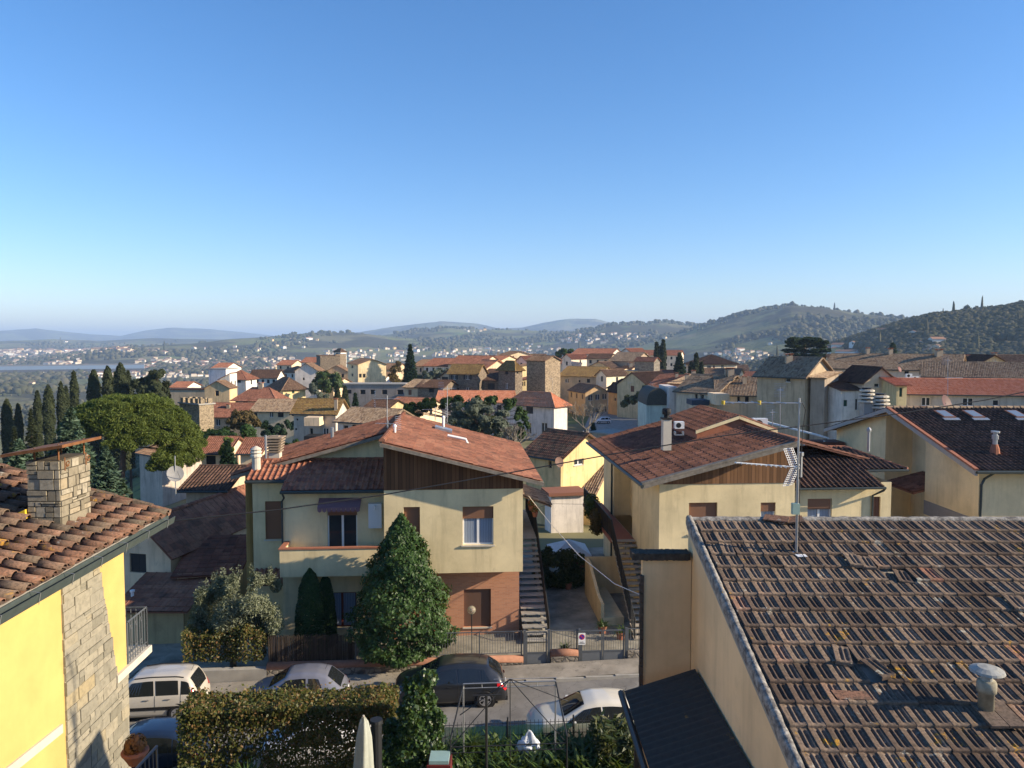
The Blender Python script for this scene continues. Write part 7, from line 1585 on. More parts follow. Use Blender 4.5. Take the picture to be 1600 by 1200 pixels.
# --- left edge, just behind the yellow house and the villa
H_('white house under a red ribbed roof between the near yellow house and the villa', (176, 37.4), (258, 36.8), 10.4, 858, 'gy', 1.4, cream, M['t_rib'], 'ribf', .4, zb=-1.5, front=[(203, 866, 228, 894, 'darks')], right=[(352, 817, 364, 842, 'greens')])
H_('low lean-to with red roof toned as in shade against the white house', (268, 35.6), (362, 36), 4., 893, 'shed', .72, C(.62, .50, .32), M['t_ribshade'], 'ribf', .25, zb=-1, name='outhouse', cat='outhouse')
H_('low outbuilding with red tiled roof and a white vent pipe behind the balcony railing', (172, 33), (276, 33), 3.0, 950, 'shed', .55, C(.40, .34, .19), M['t_rib'], 'ribf', .3, zb=-1, name='outhouse', cat='outhouse', front=[(268, 968, 285, 1030, 'dark')])
p = P(207, 931, 34); vp = MB(); vp.lathe(tuple(p+Vector((0, 0, -.25))), [(.07, 0), (.07, .42), (.11, .44), (.11, .52), (.03, .54)], 10); tag(vp.build('vent_pipe', M['white']), 'short white vent pipe on the low red roof behind the balcony', 'vent pipe')
H_('low red tiled roof seen between the white house and the left villa', (360, 47), (420, 47), 6, 850, 'gx', 1.2, white_, M['t_red'], 'port', .2)
H_('low brown roofed shed behind the white house by the satellite dish', (285, 44), (345, 44), 6, 762, 'gx', .8, tan_, M['t_dark'], name='shed', cat='shed')
H_('small house with red roof and dark garage under the low umbrella pine', (311, 78), (350, 78), 6, 706, 'gx', 1.2, cream, M['t_red'], front=[(322, 712, 337, 729, 'dark')])
H_('little red roofed house right of the small fir', (372, 76), (402, 76), 5, 706, 'gx', 1.1, cream, M['t_red'])
H_('grey plastered house hidden behind the umbrella pine trunk', (213, 92), (248, 90), 7, 712, 'gx', 1.2, grey_, M['t_brown'])
# --- left cluster
tw = H_('square stone tower with battlements left of the second umbrella pine', (278, 115.3), (309, 113), 2.4, 633, 'flat', 0, rub, M['concrete'], cat='tower', name='stone_tower', zb=-14)
a_, b_ = P(278, 535, 115.3), P(309, 535, 113); a_.z = b_.z = 0; u_ = (b_-a_).normalized(); n_ = Vector((u_.y, -u_.x, 0)); W_ = (b_-a_).length; zt2 = ZY(633, 113)+.2
for O, uu, WW in ((a_, u_, W_), (b_, -n_, 2.4*YS(113)/113), (a_, -n_, 2.4*YS(113)/113), (a_-n_*2.4*YS(113)/113, u_, W_)):
    k = max(2, int(WW/1.5))
    for i in range(k):
        m = MB(); w2 = WW/k*.55; x = WW*(i+.5)/k-w2/2; ps = [O+uu*x, O+uu*(x+w2)]; nn = Vector((uu.y, -uu.x, 0)) if O is a_ and uu is u_ else Vector((-uu.y, uu.x, 0)); nn = nn*.4*(1 if (ps[0]+nn-(a_+b_)/2+n_*2.1).length < (ps[0]-nn-(a_+b_)/2+n_*2.1).length else -1)
        m.hexa([(p_.x, p_.y, zt2) for p_ in (ps[0], ps[1], ps[1]+nn, ps[0]+nn)], [(p_.x, p_.y, zt2+.95) for p_ in (ps[0], ps[1], ps[1]+nn, ps[0]+nn)]); m.build('merlon', rub, tw)
H_('long grey brown plastered building with flat top behind the crenellated tower', (263, 150), (335, 150), 4, 609, 'flat', 0, C(.34, .30, .22), M['t_dark'], front=[(287, 622, 293, 628, 'dark')])
H_('small white house with dull red roof at the left end of the long grey building', (264, 160), (288, 160), 8, 605, 'gx', 1., white_, M['t_red'])
H_('tan house with one sloping roof edge between grey building and white house', (318, 142), (357, 142), 4, 606, 'gy', 1.3, C(.58, .45, .26), M['t_brown'], over=.3)
H_('white box shaped upper house at the top of the left cluster', (325, 168.5), (352, 168), 5, 577, 'flat', 0, C(.66, .66, .64), M['concrete'])
H_('white house with red hipped roof and one dark window, left cluster', (350, 162.5), (383, 162), 5, 591, 'hip', 1.7, white_, M['t_red'], over=.6, front=[(369, 592, 376, 598, 'dark')])
H_('tall narrow white house in bright sun under the red hipped roof', (342, 156), (358, 156), 4, 592, 'shedl', 1.1, white_, M['t_red'], ra=(2, 2, 'dark'))
H_('low white walled house with thin red roof edge beside the crenellated tower', (322, 126), (353, 126), 4, 642, 'shedl', .9, pinkw, M['t_red'])
H_('long red roofed house with tiny dormer right of the crenellated tower', (322, 121.4), (386, 121), 5.5, 650, 'gx', 1.9, tan_, M['t_red'], 'port', ra=(1, 1, 'dark'), chim=[(.4, .3, .5, .5)])
H_('tan house with wide hipped red roof and two small dark windows', (366, 132), (428, 131), 4.2, 622, 'hip', 1.7, C(.58, .50, .34), M['t_red'], 'port', .8, front=[(380, 625, 387, 631, 'dark'), (413, 624, 419, 631, 'dark')], ra=(1, 1, 'dark'), chim=[(.5, .5, .7, .8)])
H_('long tan farmhouse with pale brown roof and dark windows, left of the grey house', (391, 114), (462, 113.6), 7, 642, 'gx', 1.5, C(.58, .49, .34), M['t_pale'], front=[(395, 645, 402, 650, 'dark'), (421, 643, 427, 652, 'win'), (434, 643, 443, 652, 'dark'), (455, 643, 460, 650, 'dark')])
g3 = H_('grey three storey house with lichen covered roof and stacked balconies', (457, 94.3), (523, 93.5), 3.6, 644, 'gx', 1.5, C(.50, .48, .41), M['t_ochre'], front=[(463, 654, 466, 657, 'dark'), (484, 654, 489, 662, 'win'), (492, 654, 498, 662, 'win'), (461, 669, 464, 672, 'dark'), (484, 669, 489, 680, 'win'), (505, 669, 513, 680, 'win')], chim=[(.98, .1, 1.2, .4)])
p0, p1 = P(481, 664, 93.3), P(503, 664, 93); m = MB(); m.box(p0.x, p1.x, YS(92.2), YS(93.6), ZY(664, 93), ZY(651, 93)); bal = m.build('enclosed_balcony', cream, g3); m = MB(); m.box(p0.x+.1, p1.x+.1, YS(91.9), YS(93.6), ZY(685, 93), ZY(679, 93)); m.build('open_balcony', M['iron'], g3)
H_('low blue white house with brown roof and arched windows beside the grey three storey house', (526, 86), (600, 84), 6, 661, 'gx', 1.3, palebl, M['t_pale'], front=[(537, 665, 544, 672, 'dark'), (550, 664, 557, 671, 'dark')])
H_('yellow house with hipped brown roof and green shutter', (417, 153), (441, 148.5), 4.7, 606, 'hip', 1.9, yell, M['t_brown'], over=.7, front=[(421, 609, 424, 616, 'dark'), (428, 609, 431, 617, 'dark'), (434, 609, 437, 617, 'dark')], right=[(456, 607, 460, 615, 'greens'), (451, 625, 459, 631, 'blue')])
H_('long white house with dark roof and big windows at the far left of the centre', (388, 190), (431, 190), 7, 590, 'gx', 1.9, white_, M['t_dark'], fa=(5, 2, 'dark'))
H_('white house with brown hipped roof next to the white gable', (431, 204), (461, 202), 10, 582, 'hip', 1.6, white_, M['t_brown'], fa=(3, 2, 'dark'))
H_('big white house with bare gable wall left of the ruined tower', (460, 184), (496, 184), 6, 579, 'gy', 1.8, C(.66, .62, .55), M['t_brown'], front=[(487, 573, 490, 577, 'dark'), (473, 590, 476, 594, 'dark')])
H_('ruined brown stone tower block beside the bell tower', (494, 206), (500, 200), 5.2, 556, 'shedr', .1, rubd, M['t_brown'], cat='tower', name='stone_tower', over=.05)
H_('brown stone church wing with sloping top beside the bell tower', (500, 203), (524, 202), 6, 562, 'shedl', 1.4, rubd, M['t_brown'], over=.1, cat='church', name='church')
bt = H_('white bell tower with arched opening and brown pyramid roof', (521, 236), (532, 234), 2.2, 549, 'pyr', .9, C(.78, .74, .66), M['t_brown'], over=.35, cat='bell tower', name='bell_tower', front=[(524.5, 552, 529, 561, 'dark')])
H_('tan stone house with low gable in front of the ruined tower', (507, 188), (544, 188), 5, 581, 'gy', 1.6, C(.40, .31, .20), M['t_brown'], over=.25)
H_('yellow house with large blank sunlit gable and open loggia', (543, 174), (559, 165), 6.2, 569, 'gx', 1.1, C(.68, .58, .36), M['t_brown'], front=[(549, 571, 552, 575, 'dark'), (549, 584, 552, 588, 'dark')], right=[(561, 584, 565, 590, 'dark'), (567, 584, 571, 590, 'dark')])
H_('long grey retaining building with a row of dark square openings', (536, 141.5), (632, 141), 4, 601, 'flat', 0, C(.30, .28, .25), M['concrete'], front=[(541, 609, 549, 615, 'dark'), (563, 609, 571, 616, 'dark'), (579, 609, 586, 616, 'dark'), (597, 609, 605, 616, 'dark'), (621, 609, 630, 616, 'dark')])
H_('small tan house with pinkish roof and brown shuttered window right of the grey openings', (631, 132), (652, 131), 7, 605, 'gx', 1.2, C(.48, .40, .28), M['t_pale'], front=[(638, 609, 643, 617, 'shut')])
H_('low stone house with dark roof beside the small tan house', (652, 131), (692, 130), 7, 605, 'gx', 1.1, rubd, M['t_dark'], front=[(670, 607, 678, 613, 'dark')])
H_('cottage with slate dark roof and two blue doors below the grey building', (568, 112), (604, 111), 6, 638, 'gx', 1.0, C(.46, .38, .22), M['t_dark'], front=[(572, 641, 577, 650, 'greens'), (587, 641, 592, 650, 'greens')])
H_('row of low red roofs below the grey building', (606, 116), (655, 114), 6, 634, 'gx', 1., cream, M['t_red'])
H_('stone house with ochre roof and two pairs of dark shutters in the old centre', (701, 135.5), (746, 134), 4.2, 583, 'gx', 1.5, rubd, M['t_ochre'], front=[(707.5, 586, 713, 593, 'win+ds'), (727.5, 586, 734, 593, 'win+ds'), (708, 606, 717, 612, 'dark'), (729, 605, 735, 612, 'blue')])
H_('narrow balconied house left of the ochre roofed stone house', (688, 139), (701, 138), 6, 588, 'shedl', 1.2, tan_, M['t_brown'], front=[(690, 589, 700, 593, 'dark')])
H_('low stone link building with dark roof between the ochre roof and the tower house', (745, 136), (779, 135), 7, 594, 'shed', 1.7, rubd, M['t_dark'], front=[(762, 599, 773, 608, 'darks')])
H_('stone tower house with small hipped ochre roof left of the big stone tower', (779, 133), (805, 131), 1.9, 575, 'hip', 1.2, rubd, M['t_ochre'], over=.5, front=[(789, 580, 794, 585, 'dark'), (790, 599, 794, 607, 'win')], right=[(807, 578, 810, 584, 'dark')])
H_('sunlit yellow house with a row of windows squeezed behind the tower house', (806, 152), (813, 149), 6, 594, 'shed', 1.2, yell, M['t_red'], right=[(813, 597, 815, 604, 'dark'), (816, 596.5, 818, 603.5, 'dark'), (819, 596, 821, 603, 'dark')])
H_('upper yellow house directly left of the big stone tower', (804, 162), (813, 160), 8, 572, 'shed', 1.2, yell, M['t_brown'])
H_('long low building with bright orange new roof above the umbrella pines', (681, 124), (800, 123.3), 7, 628, 'gx', 1.6, C(.56, .50, .42), M['t_orange'], 'port', .3)
H_('pale blue house with hipped orange roof and white framed door and windows', (792, 121), (866, 117), 3.8, 631, 'hip', 1.6, palebl, M['t_orange'], 'port', .7, front=[(822, 635, 833, 646, 'darks'), (846, 661, 855, 677, 'win'), (822, 661, 830, 677, 'win')])
H_('big square rubble stone tower, tallest in the town centre', (823, 136.5), (852, 134), 4.0, 563, 'gx', .8, stone((.36, .28, .19), (2.6, 2.6, 4.5)), M['t_brown'], over=.35, cat='tower', name='stone_tower')
H_('long house with mossy ochre roof right of the big stone tower', (874, 164), (934, 160), 9, 588, 'gx', 1.9, C(.50, .42, .28), M['t_ochre'], front=[(883, 592, 889, 598, 'win'), (904, 594, 907, 597, 'dark'), (917, 592, 922, 598, 'dark')])
H_('small white gabled wing with a door canopy, end of the mossy roofed house', (932, 158), (948, 156), 6, 586, 'gy', 1.1, C(.74, .66, .50), M['t_brown'], front=[(939, 588, 942, 596, 'dark')])
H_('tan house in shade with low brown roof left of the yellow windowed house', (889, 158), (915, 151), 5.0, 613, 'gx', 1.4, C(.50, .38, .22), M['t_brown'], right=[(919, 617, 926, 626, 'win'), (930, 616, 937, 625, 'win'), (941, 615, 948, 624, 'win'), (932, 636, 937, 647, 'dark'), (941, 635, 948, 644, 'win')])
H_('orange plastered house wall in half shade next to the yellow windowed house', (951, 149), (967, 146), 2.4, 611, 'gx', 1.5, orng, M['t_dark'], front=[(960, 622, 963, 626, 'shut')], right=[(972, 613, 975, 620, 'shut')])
H_('small white house with red shutters between brown roofs', (948, 176), (962, 174), 7, 584, 'gx', 1.4, cream, M['t_dark'], front=[(954, 586, 958, 593, 'win')], right=[(963, 585, 967, 592, 'shut')])
H_('white cottage with dark red roof and a white chimney behind the mossy roof', (962, 178), (979, 176), 7, 581, 'gx', 1.3, cream, M['t_dark'], chim=[(.7, .4, .9, .8)], ra=(1, 1, 'shut'))
H_('cream block with flat top left of the dark stone block', (976, 170), (990, 168), 5, 580, 'flat', 0, yell, M['concrete'])
H_('long building with red roof at the top of the town, left half', (894, 236), (955, 232), 14, 553, 'gx', 1.6, C(.58, .54, .48), M['t_red'], 'port', fa=(7, 1, 'dark'))
H_('white gable end of the long red roofed building', (968, 232), (988, 230), 12, 552, 'gy', 1.5, white_, M['t_red'])
H_('long building with red roof at the top of the town, right half behind the cypresses', (988, 240), (1062, 236), 13, 555, 'gx', 1.5, C(.66, .62, .5), M['t_red'], 'port', fa=(9, 2, 'dark'))
H_('house with dark roof and pale sunny wall under the long red roofs', (917, 206), (952, 204), 8, 560, 'gx', 1.2, cream, M['t_dark'], fa=(3, 1, 'dark'))
H_('small white gabled house left of the long red roofs', (878, 212), (893, 210), 8, 560, 'gy', 1.2, C(.62, .58, .50), M['t_red'], front=[(884, 565, 887, 571, 'dark')])
H_('yellow gabled house below the long red roofs', (917, 190), (955, 186), 6, 575, 'gy', 1.5, yell, M['t_brown'], front=[(934, 573, 937, 577, 'dark')])
H_('drab tan barn with grey brown roof above the dark stone block', (952, 192), (992, 188), 9, 564, 'gx', 2.1, C(.36, .30, .22), M['t_pale'])
H_('dark stone block tower with sunlit right side in front of the three cypresses', (992, 169), (1022, 166.5), 2.7, 564, 'gx', .8, stone((.26, .23, .19), (2.6, 2.6, 4.5)), M['t_red'], cat='tower', name='stone_tower', over=.3)
H_('low house with red roof right of the dark stone block', (1028, 174), (1050, 173), 7, 587, 'gx', 1.2, cream, M['t_red'], fa=(2, 1, 'dark'))
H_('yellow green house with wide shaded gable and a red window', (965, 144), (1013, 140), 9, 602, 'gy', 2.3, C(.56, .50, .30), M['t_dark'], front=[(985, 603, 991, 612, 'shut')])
H_('house with dark slate coloured roof left of the shaded gable', (950, 151), (985, 145), 7, 609, 'gx', 1.7, white_, M['t_dark'])
H_('red brown roof with roof terrace chimneys behind the terraced houses', (1014, 134), (1078, 130), 9, 606, 'gx', 2.0, cream, M['t_red'], chim=[(.45, .4, .6, .5), (.8, .5, .7, .7)])
H_('brick coloured roof terrace house left of the terraced houses', (1046, 126), (1082, 124), 8, 600, 'shed', 1.2, C(.50, .26, .16), M['t_pale'], chim=[(.5, .3, .9, .7), (.8, .5, .7, .5)])
tr = H_('terraced house with pinkish brown roof and dark blue balcony', (1058, 98), (1122, 95), 8, 613, 'gx', 2.0, C(.56, .50, .38), M['t_pale'], front=[(1086, 616, 1090, 627, 'dark'), (1094, 616, 1100, 627, 'win'), (1106, 616, 1112, 630, 'dark')], chim=[(.9, .5, .8, .8)])
p0, p1 = P(1079, 633, 94.3), P(1106, 633, 94.3); m = MB(); m.box(p0.x, p1.x, YS(93.8), YS(95.8), ZY(633, 94), ZY(625, 94)); m.build('balcony', plain('dark_blue_balcony', (.03, .05, .08), .5), tr)
H_('terraced house with mottled roof and two red chimneys, projecting cream bay', (1122, 95), (1184, 94.3), 8, 616, 'gx', 2.0, C(.44, .46, .38), M['t_pale'], front=[(1152, 620, 1156, 628, 'dark'), (1164, 620, 1170, 630, 'dark')], chim=[(.3, .5, .9, .7), (.72, .3, .8, .5)])
p0, p1 = P(1116, 633, 92.5), P(1137, 633, 92.5); m = MB(); m.box(p0.x, p1.x, YS(92), YS(94.6), ZY(633, 92), ZY(616, 92)); tb_ = m.build('bay', cream); tag(tb_, 'cream bay projecting from the terraced houses beside the blue balcony', 'bay')
sh = thing('barrel_shed', tuple(P(1028, 665, 100)), 'pale green shed with rounded dark barrel roof end', 'shed'); p0, p1 = P(1011, 535, 100), P(1045, 535, 100); zc = ZY(633, 100); zt_b = ZY(606, 100); m = MB(); m.box(p0.x, p1.x, YS(100), YS(100)+8, -8, zc); m.build('wall', C(.46, .56, .50), sh)
K = 16; pr = [(p0.x+(p1.x-p0.x)*(.5-.5*math.cos(math.pi*i/K)), zc+.35+(zt_b-zc-.35)*math.sin(math.pi*i/K)) for i in range(K+1)]; m = MB(); m.prism([(x, YS(100)-.2, z) for x, z in [(p0.x, zc)]+pr+[(p1.x, zc)]], (0, 8.4, 0)); m.build('barrel_roof', plain('rusty_dark_sheet', (.07, .07, .06), .8, .3, 0, .4), sh)
m = MB(); q0, q1 = P(1046, 535, 99), P(1061, 535, 99); m.box(q0.x, q1.x, YS(99), YS(99)+8, -8, ZY(605, 99)); tag(m.build('lean_to_shed', palebl), 'plain blue grey panelled shed between the barrel roof and the terraced houses', 'shed')
op = H_('tall old plaster house with mottled walls and pale tiled roof', (1184, 89.5), (1259, 86.5), 6.4, 587, 'gx', 2.05, C(.42, .36, .25), M['t_pale'], over=.45, front=[(1227, 589, 1235, 597, 'win')], chim=[(.45, .35, .8, .75)])
H_('narrow peeling wall section with pipes right of the old plaster house', (1268, 86.5), (1290, 85.8), 4, 590, 'shed', .5, C(.30, .27, .22), M['t_pale'])
H_('white house with dark red mono pitched roof, blazing sunlit side and small balcony', (1285, 87), (1316, 85), 2.7, 609, 'shedr', .75, C(.56, .57, .54), M['t_dark'], over=.25, front=[(1281+6, 622, 1291, 627, 'dark')], right=[(1318, 625, 1324, 635, 'greens'), (1336, 623, 1341, 641, 'win')])
H_('long farmhouse with pale weathered roof across the right', (1292, 113), (1500, 106), 10, 578, 'gx', 2.1, C(.58, .52, .42), M['t_pale'], front=[(1329, 588, 1334, 597, 'win+bs'), (1356, 578, 1362, 587, 'shut'), (1413, 580, 1420, 585, 'dark'), (1438, 581, 1453, 587, 'dark')], chim=[(.28, .5, .8, .5), (.46, .5, .7, .6), (.83, .45, .8, .9)])
H_('cream gabled house with one grey window in front of the long farmhouse', (1352, 85), (1404, 85), 7, 596, 'gy', 1.6, C(.60, .52, .38), M['t_dark'], over=.3, front=[(1366, 599, 1374, 605, 'win')])
H_('narrow house with small balcony left of the orange roof', (1403, 83), (1419, 83), 4, 601, 'shed', .8, C(.58, .50, .28), M['t_orange'], front=[(1405, 606, 1410, 620, 'greens')])
H_('grey house with wide sunlit orange roof and white framed windows', (1419, 86), (1660, 84), 9, 617, 'gx', 1.5, C(.42, .42, .38), M['t_orange'], 'port', .4, front=[(1440, 621, 1454, 634, 'win'), (1504, 622, 1521, 634, 'win'), (1551, 625, 1561, 634, 'win')])
H_('long low brown roofed building between farmhouse and orange roof', (1445, 95), (1700, 90), 8, 591, 'gx', 1.7, tan_, M['t_pale'])
yv = H_('cream villa with raised square upper storey at the far right', (1488, 124), (1530, 124), 10, 571, 'gy', 1.6, C(.66, .52, .30), M['t_brown'], over=.4)
H_('square cream belvedere on the far right villa', (1513, 119), (1545, 119), 5, 556, 'flat', 0, C(.74, .58, .30), M['t_red'])
H_('cream house with dark sloping roof right of the belvedere', (1528, 115), (1580, 115), 8, 569, 'gy', 1.4, C(.64, .50, .28), M['t_dark'], over=.4, front=[(1553, 573, 1557, 582, 'win')], chim=[(.8, .3, 1., .7)])
H_('brown roofed house at the right picture edge above the orange roof', (1560, 128), (1680, 127), 10, 572, 'gx', 1.8, cream, M['t_brown'])
H_('cream building with wide brown hipped roof right of the dark conifer', (1072, 206), (1088, 201), 12, 568, 'hip', 2.4, C(.70, .62, .46), M['t_dark'], over=.8, right=[(1105, 571, 1111, 578, 'win'), (1114, 571, 1117, 578, 'shut'), (1127, 570, 1131, 577, 'win')])
H_('lower cream wing with flat brown roof in front of the cream hipped building', (1098, 185), (1155, 182), 8, 585, 'gx', 1.3, C(.68, .60, .42), M['t_brown'], fa=(4, 1, 'shut'))
H_('distant brown roofed house above the grey openings', (642, 186), (662, 184), 9, 572, 'gx', 1.5, tan_, M['t_brown'], fa=(2, 2, 'dark'))
H_('white house with red roof and dark windows behind the olive trees', (662, 178), (703, 175), 9, 572, 'gx', 1.7, white_, M['t_red'], fa=(4, 1, 'dark'))
H_('long red roof with bright orange end behind the ochre roofed stone house', (700, 172), (752, 168), 9, 569, 'gx', 1.8, cream, M['t_red'], 'port')
H_('small bright orange gabled roof above the ochre roofed stone house', (737, 158), (760, 155), 6, 575, 'gx', 1.6, cream, M['t_orange'], 'port')
H_('tan house with dark chimneys and red roof behind the stone link building', (742, 190), (778, 186), 9, 565, 'gx', 1.4, C(.64, .56, .38), M['t_red'], fa=(3, 1, 'dark'), chim=[(.5, .5, .8, .6)])
H_('tall pale yellow gable house at the skyline left of the big stone tower', (779, 205), (794, 198), 7, 555, 'gx', 1.0, C(.72, .62, .42), M['t_brown'], right=[(801, 556, 803, 560, 'dark')])
H_('pinkish house with dark red roof immediately left of the big stone tower', (806, 185), (823, 183), 8, 564, 'gy', 1.2, C(.70, .50, .44), M['t_red'])
# far small fillers, one by one
fill = [(566, 600, 178, 592, 'gx', 'white_', 't_brown'), (596, 618, 205, 577, 'gx', 'tan_', 't_brown'), (470, 500, 240, 566, 'gx', 'white_', 't_red'), (432, 455, 250, 570, 'gx', 'cream', 't_red'), (330, 352, 230, 575, 'gx', 'white_', 't_red'), (1010, 1040, 260, 562, 'gx', 'cream', 't_brown'), (1140, 1170, 240, 578, 'gx', 'cream', 't_brown'), (1160, 1182, 200, 590, 'gx', 'white_', 't_red'), (850, 880, 230, 568, 'gx', 'cream', 't_red'), (1300, 1350, 150, 566, 'gx', 'tan_', 't_brown'), (820, 850, 260, 560, 'gx', 'cream', 't_brown'), (500, 520, 160, 603, 'gx', 'cream', 't_brown'), (985, 1010, 215, 566, 'gx', 'cream', 't_red')]
FL = ['small white house between the yellow gable and the tall fir', 'small tan house left of the bare brownish tree top', 'far white house with red roof left of the ruined tower', 'far cream house with red roof above the hipped yellow house', 'distant white house with red roof above the white box house', 'distant cream house peeping behind the stone block', 'cream house with brown roof right of the cream hipped building', 'small white house with red roof left of the old plaster house', 'cream house with red roof behind the big tower, to its right', 'tan house with brown roof left of the long farmhouse roof', 'distant cream house behind the big stone tower', 'cream cottage half hidden under the round bushy tree', 'distant cream house behind the drab tan barn']
for (a, b, Y, e, rf, wm_, rm_), lb in zip(fill, FL): H_(lb, (a, Y+1), (b, Y), 8, e, rf, 1.5, globals()[wm_], M[rm_], fa=(2, 1, 'dark'))
# middle gap between the villas
ym = H_('yellow house with mottled brown roof between the two villas', (822, 64), (877, 61), 6, 714, 'gx', 1.7, C(.64, .52, .27), tiles('patchy_roof', [(.14, .08, .05), (.34, .15, .09), (.24, .16, .10), (.10, .06, .045)], .21, .36, .5), over=.4, front=[(857, 721, 862, 731, 'dark')], right=[(897, 716, 912, 728, 'win')])
H_('low house with grey brown tiled roof beside the right villa', (858, 64), (930, 62), 6, 768, 'gx', 1.9, C(.60, .50, .26), M['t_pale'], over=.3)
pw = H_('blank white walled house in sun at the back of the courtyard', (852, 60), (862, 58), 2.6, 775, 'flat', 0, C(.80, .70, .64), M['t_red'], over=.0, right=[(862, 812, 868, 830, 'dark')])
H_('pale retaining wall house block below the parking area', (925, 100), (1000, 96), 4, 685, 'flat', 0, C(.40, .36, .28), M['concrete'], name='retaining_wall', cat='wall')
# parking area
pk = MB(); q = [P(905, 700, 118), P(1010, 690, 112), P(1010, 655, 152), P(925, 655, 156)]; z_ = ZY(668, 130); pk.quad(*[(p_.x, p_.y, z_) for p_ in q]); pk.build('parking_ground', _asphalt('parking_asphalt', (.30, .28, .25)))['kind'] = 'structure'
m = MB(); q0, q1 = P(930, 655, 152), P(1012, 655, 148); zq = ZY(656, 150); m.hexa([(q0.x, YS(150), -12), (q1.x, YS(148), -12), (q1.x, YS(148)+.4, -12), (q0.x, YS(150)+.4, -12)], [(q0.x, YS(150), zq+.3), (q1.x, YS(148), zq+.8), (q1.x, YS(148)+.4, zq+.8), (q0.x, YS(150)+.4, zq+.3)]); tag(m.build('low_wall', C(.52, .50, .46)), 'pale low wall behind the parked white car in the town', 'wall')
m = MB(); q0, q1 = P(965, 640, 160), P(1012, 640, 160); m.box(q0.x, q1.x, YS(160), YS(160)+.5, -12, ZY(640, 160)); tag(m.build('hedge_wall', rubg), 'stone wall topped by dark hedge behind the parking area', 'wall')
car('small white car parked in the town parking area', SUV, (P(942, 662, 135).x, YS(135), z_+.02), R(185), (.72, .72, .72), group='cars in the town parking area')
car('silver van-like car parked against the yellow houses', SUV, (P(952, 646, 157).x, YS(157), z_+.02), R(178), (.45, .47, .5), group='cars in the town parking area')
car('white car parked left of the silver one by the yellow houses', HATCH, (P(932, 648, 157).x, YS(157), z_+.02), R(178), (.6, .6, .6), group='cars in the town parking area')
# canopy and terrace behind the right villa
cy = 52; a, b = P(1185, 655, cy), P(1290, 682, cy-2); m = MB(); m.hexa([(a.x, cy+1.2, a.z-.1), (a.x, cy-.6, a.z-.1), (b.x, cy-2.6, b.z-.1), (b.x, cy-.6, b.z-.1)], [(a.x, cy+1.2, a.z), (a.x, cy-.6, a.z), (b.x, cy-2.6, b.z), (b.x, cy-.6, b.z)]); cn = thing('terrace_canopy', (a.x, cy, a.z-4), 'white canopy roof over a terrace behind the right villa', 'canopy'); m.build('canopy_roof', M['whitemetal'], cn)
for x, y in ((b.x-1.2, cy-1.5), (b.x, cy-1.8)): m = MB(); m.tube([(x, y, -1), (x, y, b.z-.3)], .06, 6); m.build('post', M['whitemetal'], cn)
a, b = P(1268, 690, 50), P(1320, 690, 50); m = MB(); m.box(a.x, b.x, 50, 51.5, ZY(705, 50), ZY(691, 50)); tag(m.build('terrace_screen', plain('red_brown_awning', (.14, .06, .045), .8)), 'red brown awning strip behind the dark annex roof', 'awning')
# rooftop air conditioners
def acunit(px, py, Y, label, w_=.85, group='air conditioners on the roofs'):
    k = min(1., w_/.85)
    p = P(px, py, Y); Y = YS(Y); r_ = thing('air_conditioner', (p.x, p.y, p.z-.35), label, 'air conditioner', group); m = MB(); m.box(p.x-w_/2, p.x+w_/2, Y-.17, Y+.17, p.z-.32*k, p.z+.32*k); m.build('casing', M['whitemetal'], r_)
    V = [(p.x-w_*.12+.24*k*math.cos(a), Y-.176, p.z+.24*k*math.sin(a)) for a in [6.283*i/18 for i in range(18)]]; mk('fan_grille', V, [tuple(range(18))], M['dark'], r_)
    m = MB(); m.box(p.x-w_/2, p.x-w_/2+.05, Y-.15, Y+.15, p.z-.5, p.z-.322); m.box(p.x+w_/2-.05, p.x+w_/2, Y-.15, Y+.15, p.z-.5, p.z-.322); m.box(p.x-w_/2+.05, p.x+w_/2-.05, Y-.15, Y-.1, p.z-.5, p.z-.46); m.build('bracket', M['galv'], r_)
acunit(1061, 664, 37.2, 'white air conditioner just right of the black cowled chimney', .45); acunit(1187, 662, 44, 'air conditioner on the far side of the right villa roof'); acunit(1485, 594, 89.5, 'left of two air conditioners above the orange roof', 1.2); acunit(1497, 594, 89.5, 'right of two air conditioners above the orange roof', 1.1)
acunit(1420, 587, 104, 'air conditioner on the small roof before the long farmhouse', 1.); acunit(1430, 591, 103, 'lower air conditioner beside the cream gabled house', 1.)
# antennas
def aerial(px, pyt, pyb, Y, label, bars=6, w_=.9, name='tv_aerial', grid=False, ang=.6):
    t = P(px, pyt, Y); b = P(px, pyb, Y); r_ = thing(name, tuple(b), label, 'aerial', 'roof aerials'); m = MB(); m.tube([tuple(b), tuple(t)], .022, 5); m.build('pole', M['galv'], r_); m = MB(); d = Vector((math.cos(ang), math.sin(ang), 0)); s_ = Vector((-d.y, d.x, 0)); z0 = t.z-.15
    a = Vector((t.x, t.y, z0))
    m.tube([tuple(a-d*w_*.5), tuple(a+d*w_*.5)], .012, 4)
    for i in range(bars): c = a+d*w_*(-.5+i/(bars-1)); m.tube([tuple(c-s_*.22*(1-.06*i)), tuple(c+s_*.22*(1-.06*i))], .007, 3)
    for sg in (1, -1):
        for i in range(4): c = a-d*w_*.45+Vector((0, 0, sg*.09*(i+1))); m.tube([tuple(c-s_*.3), tuple(c+s_*.3)], .007, 3)
    m.build('elements', M['galv'], r_); return r_
aerial(605, 618, 678, 36, 'tv aerial on the left villa ridge', 8, 1.3, ang=.3); aerial(606, 657, 682, 35.5, 'lower grid aerial on the left villa ridge', 7, 1.2, ang=2.8)
aerial(680, 636, 656, 42, 'small tv aerial on a white post behind the left villa ridge', 4, 1.4, ang=3.); aerial(699, 603, 660, 43, 'thin tall aerial with a square head behind the left villa ridge', 4, .9)
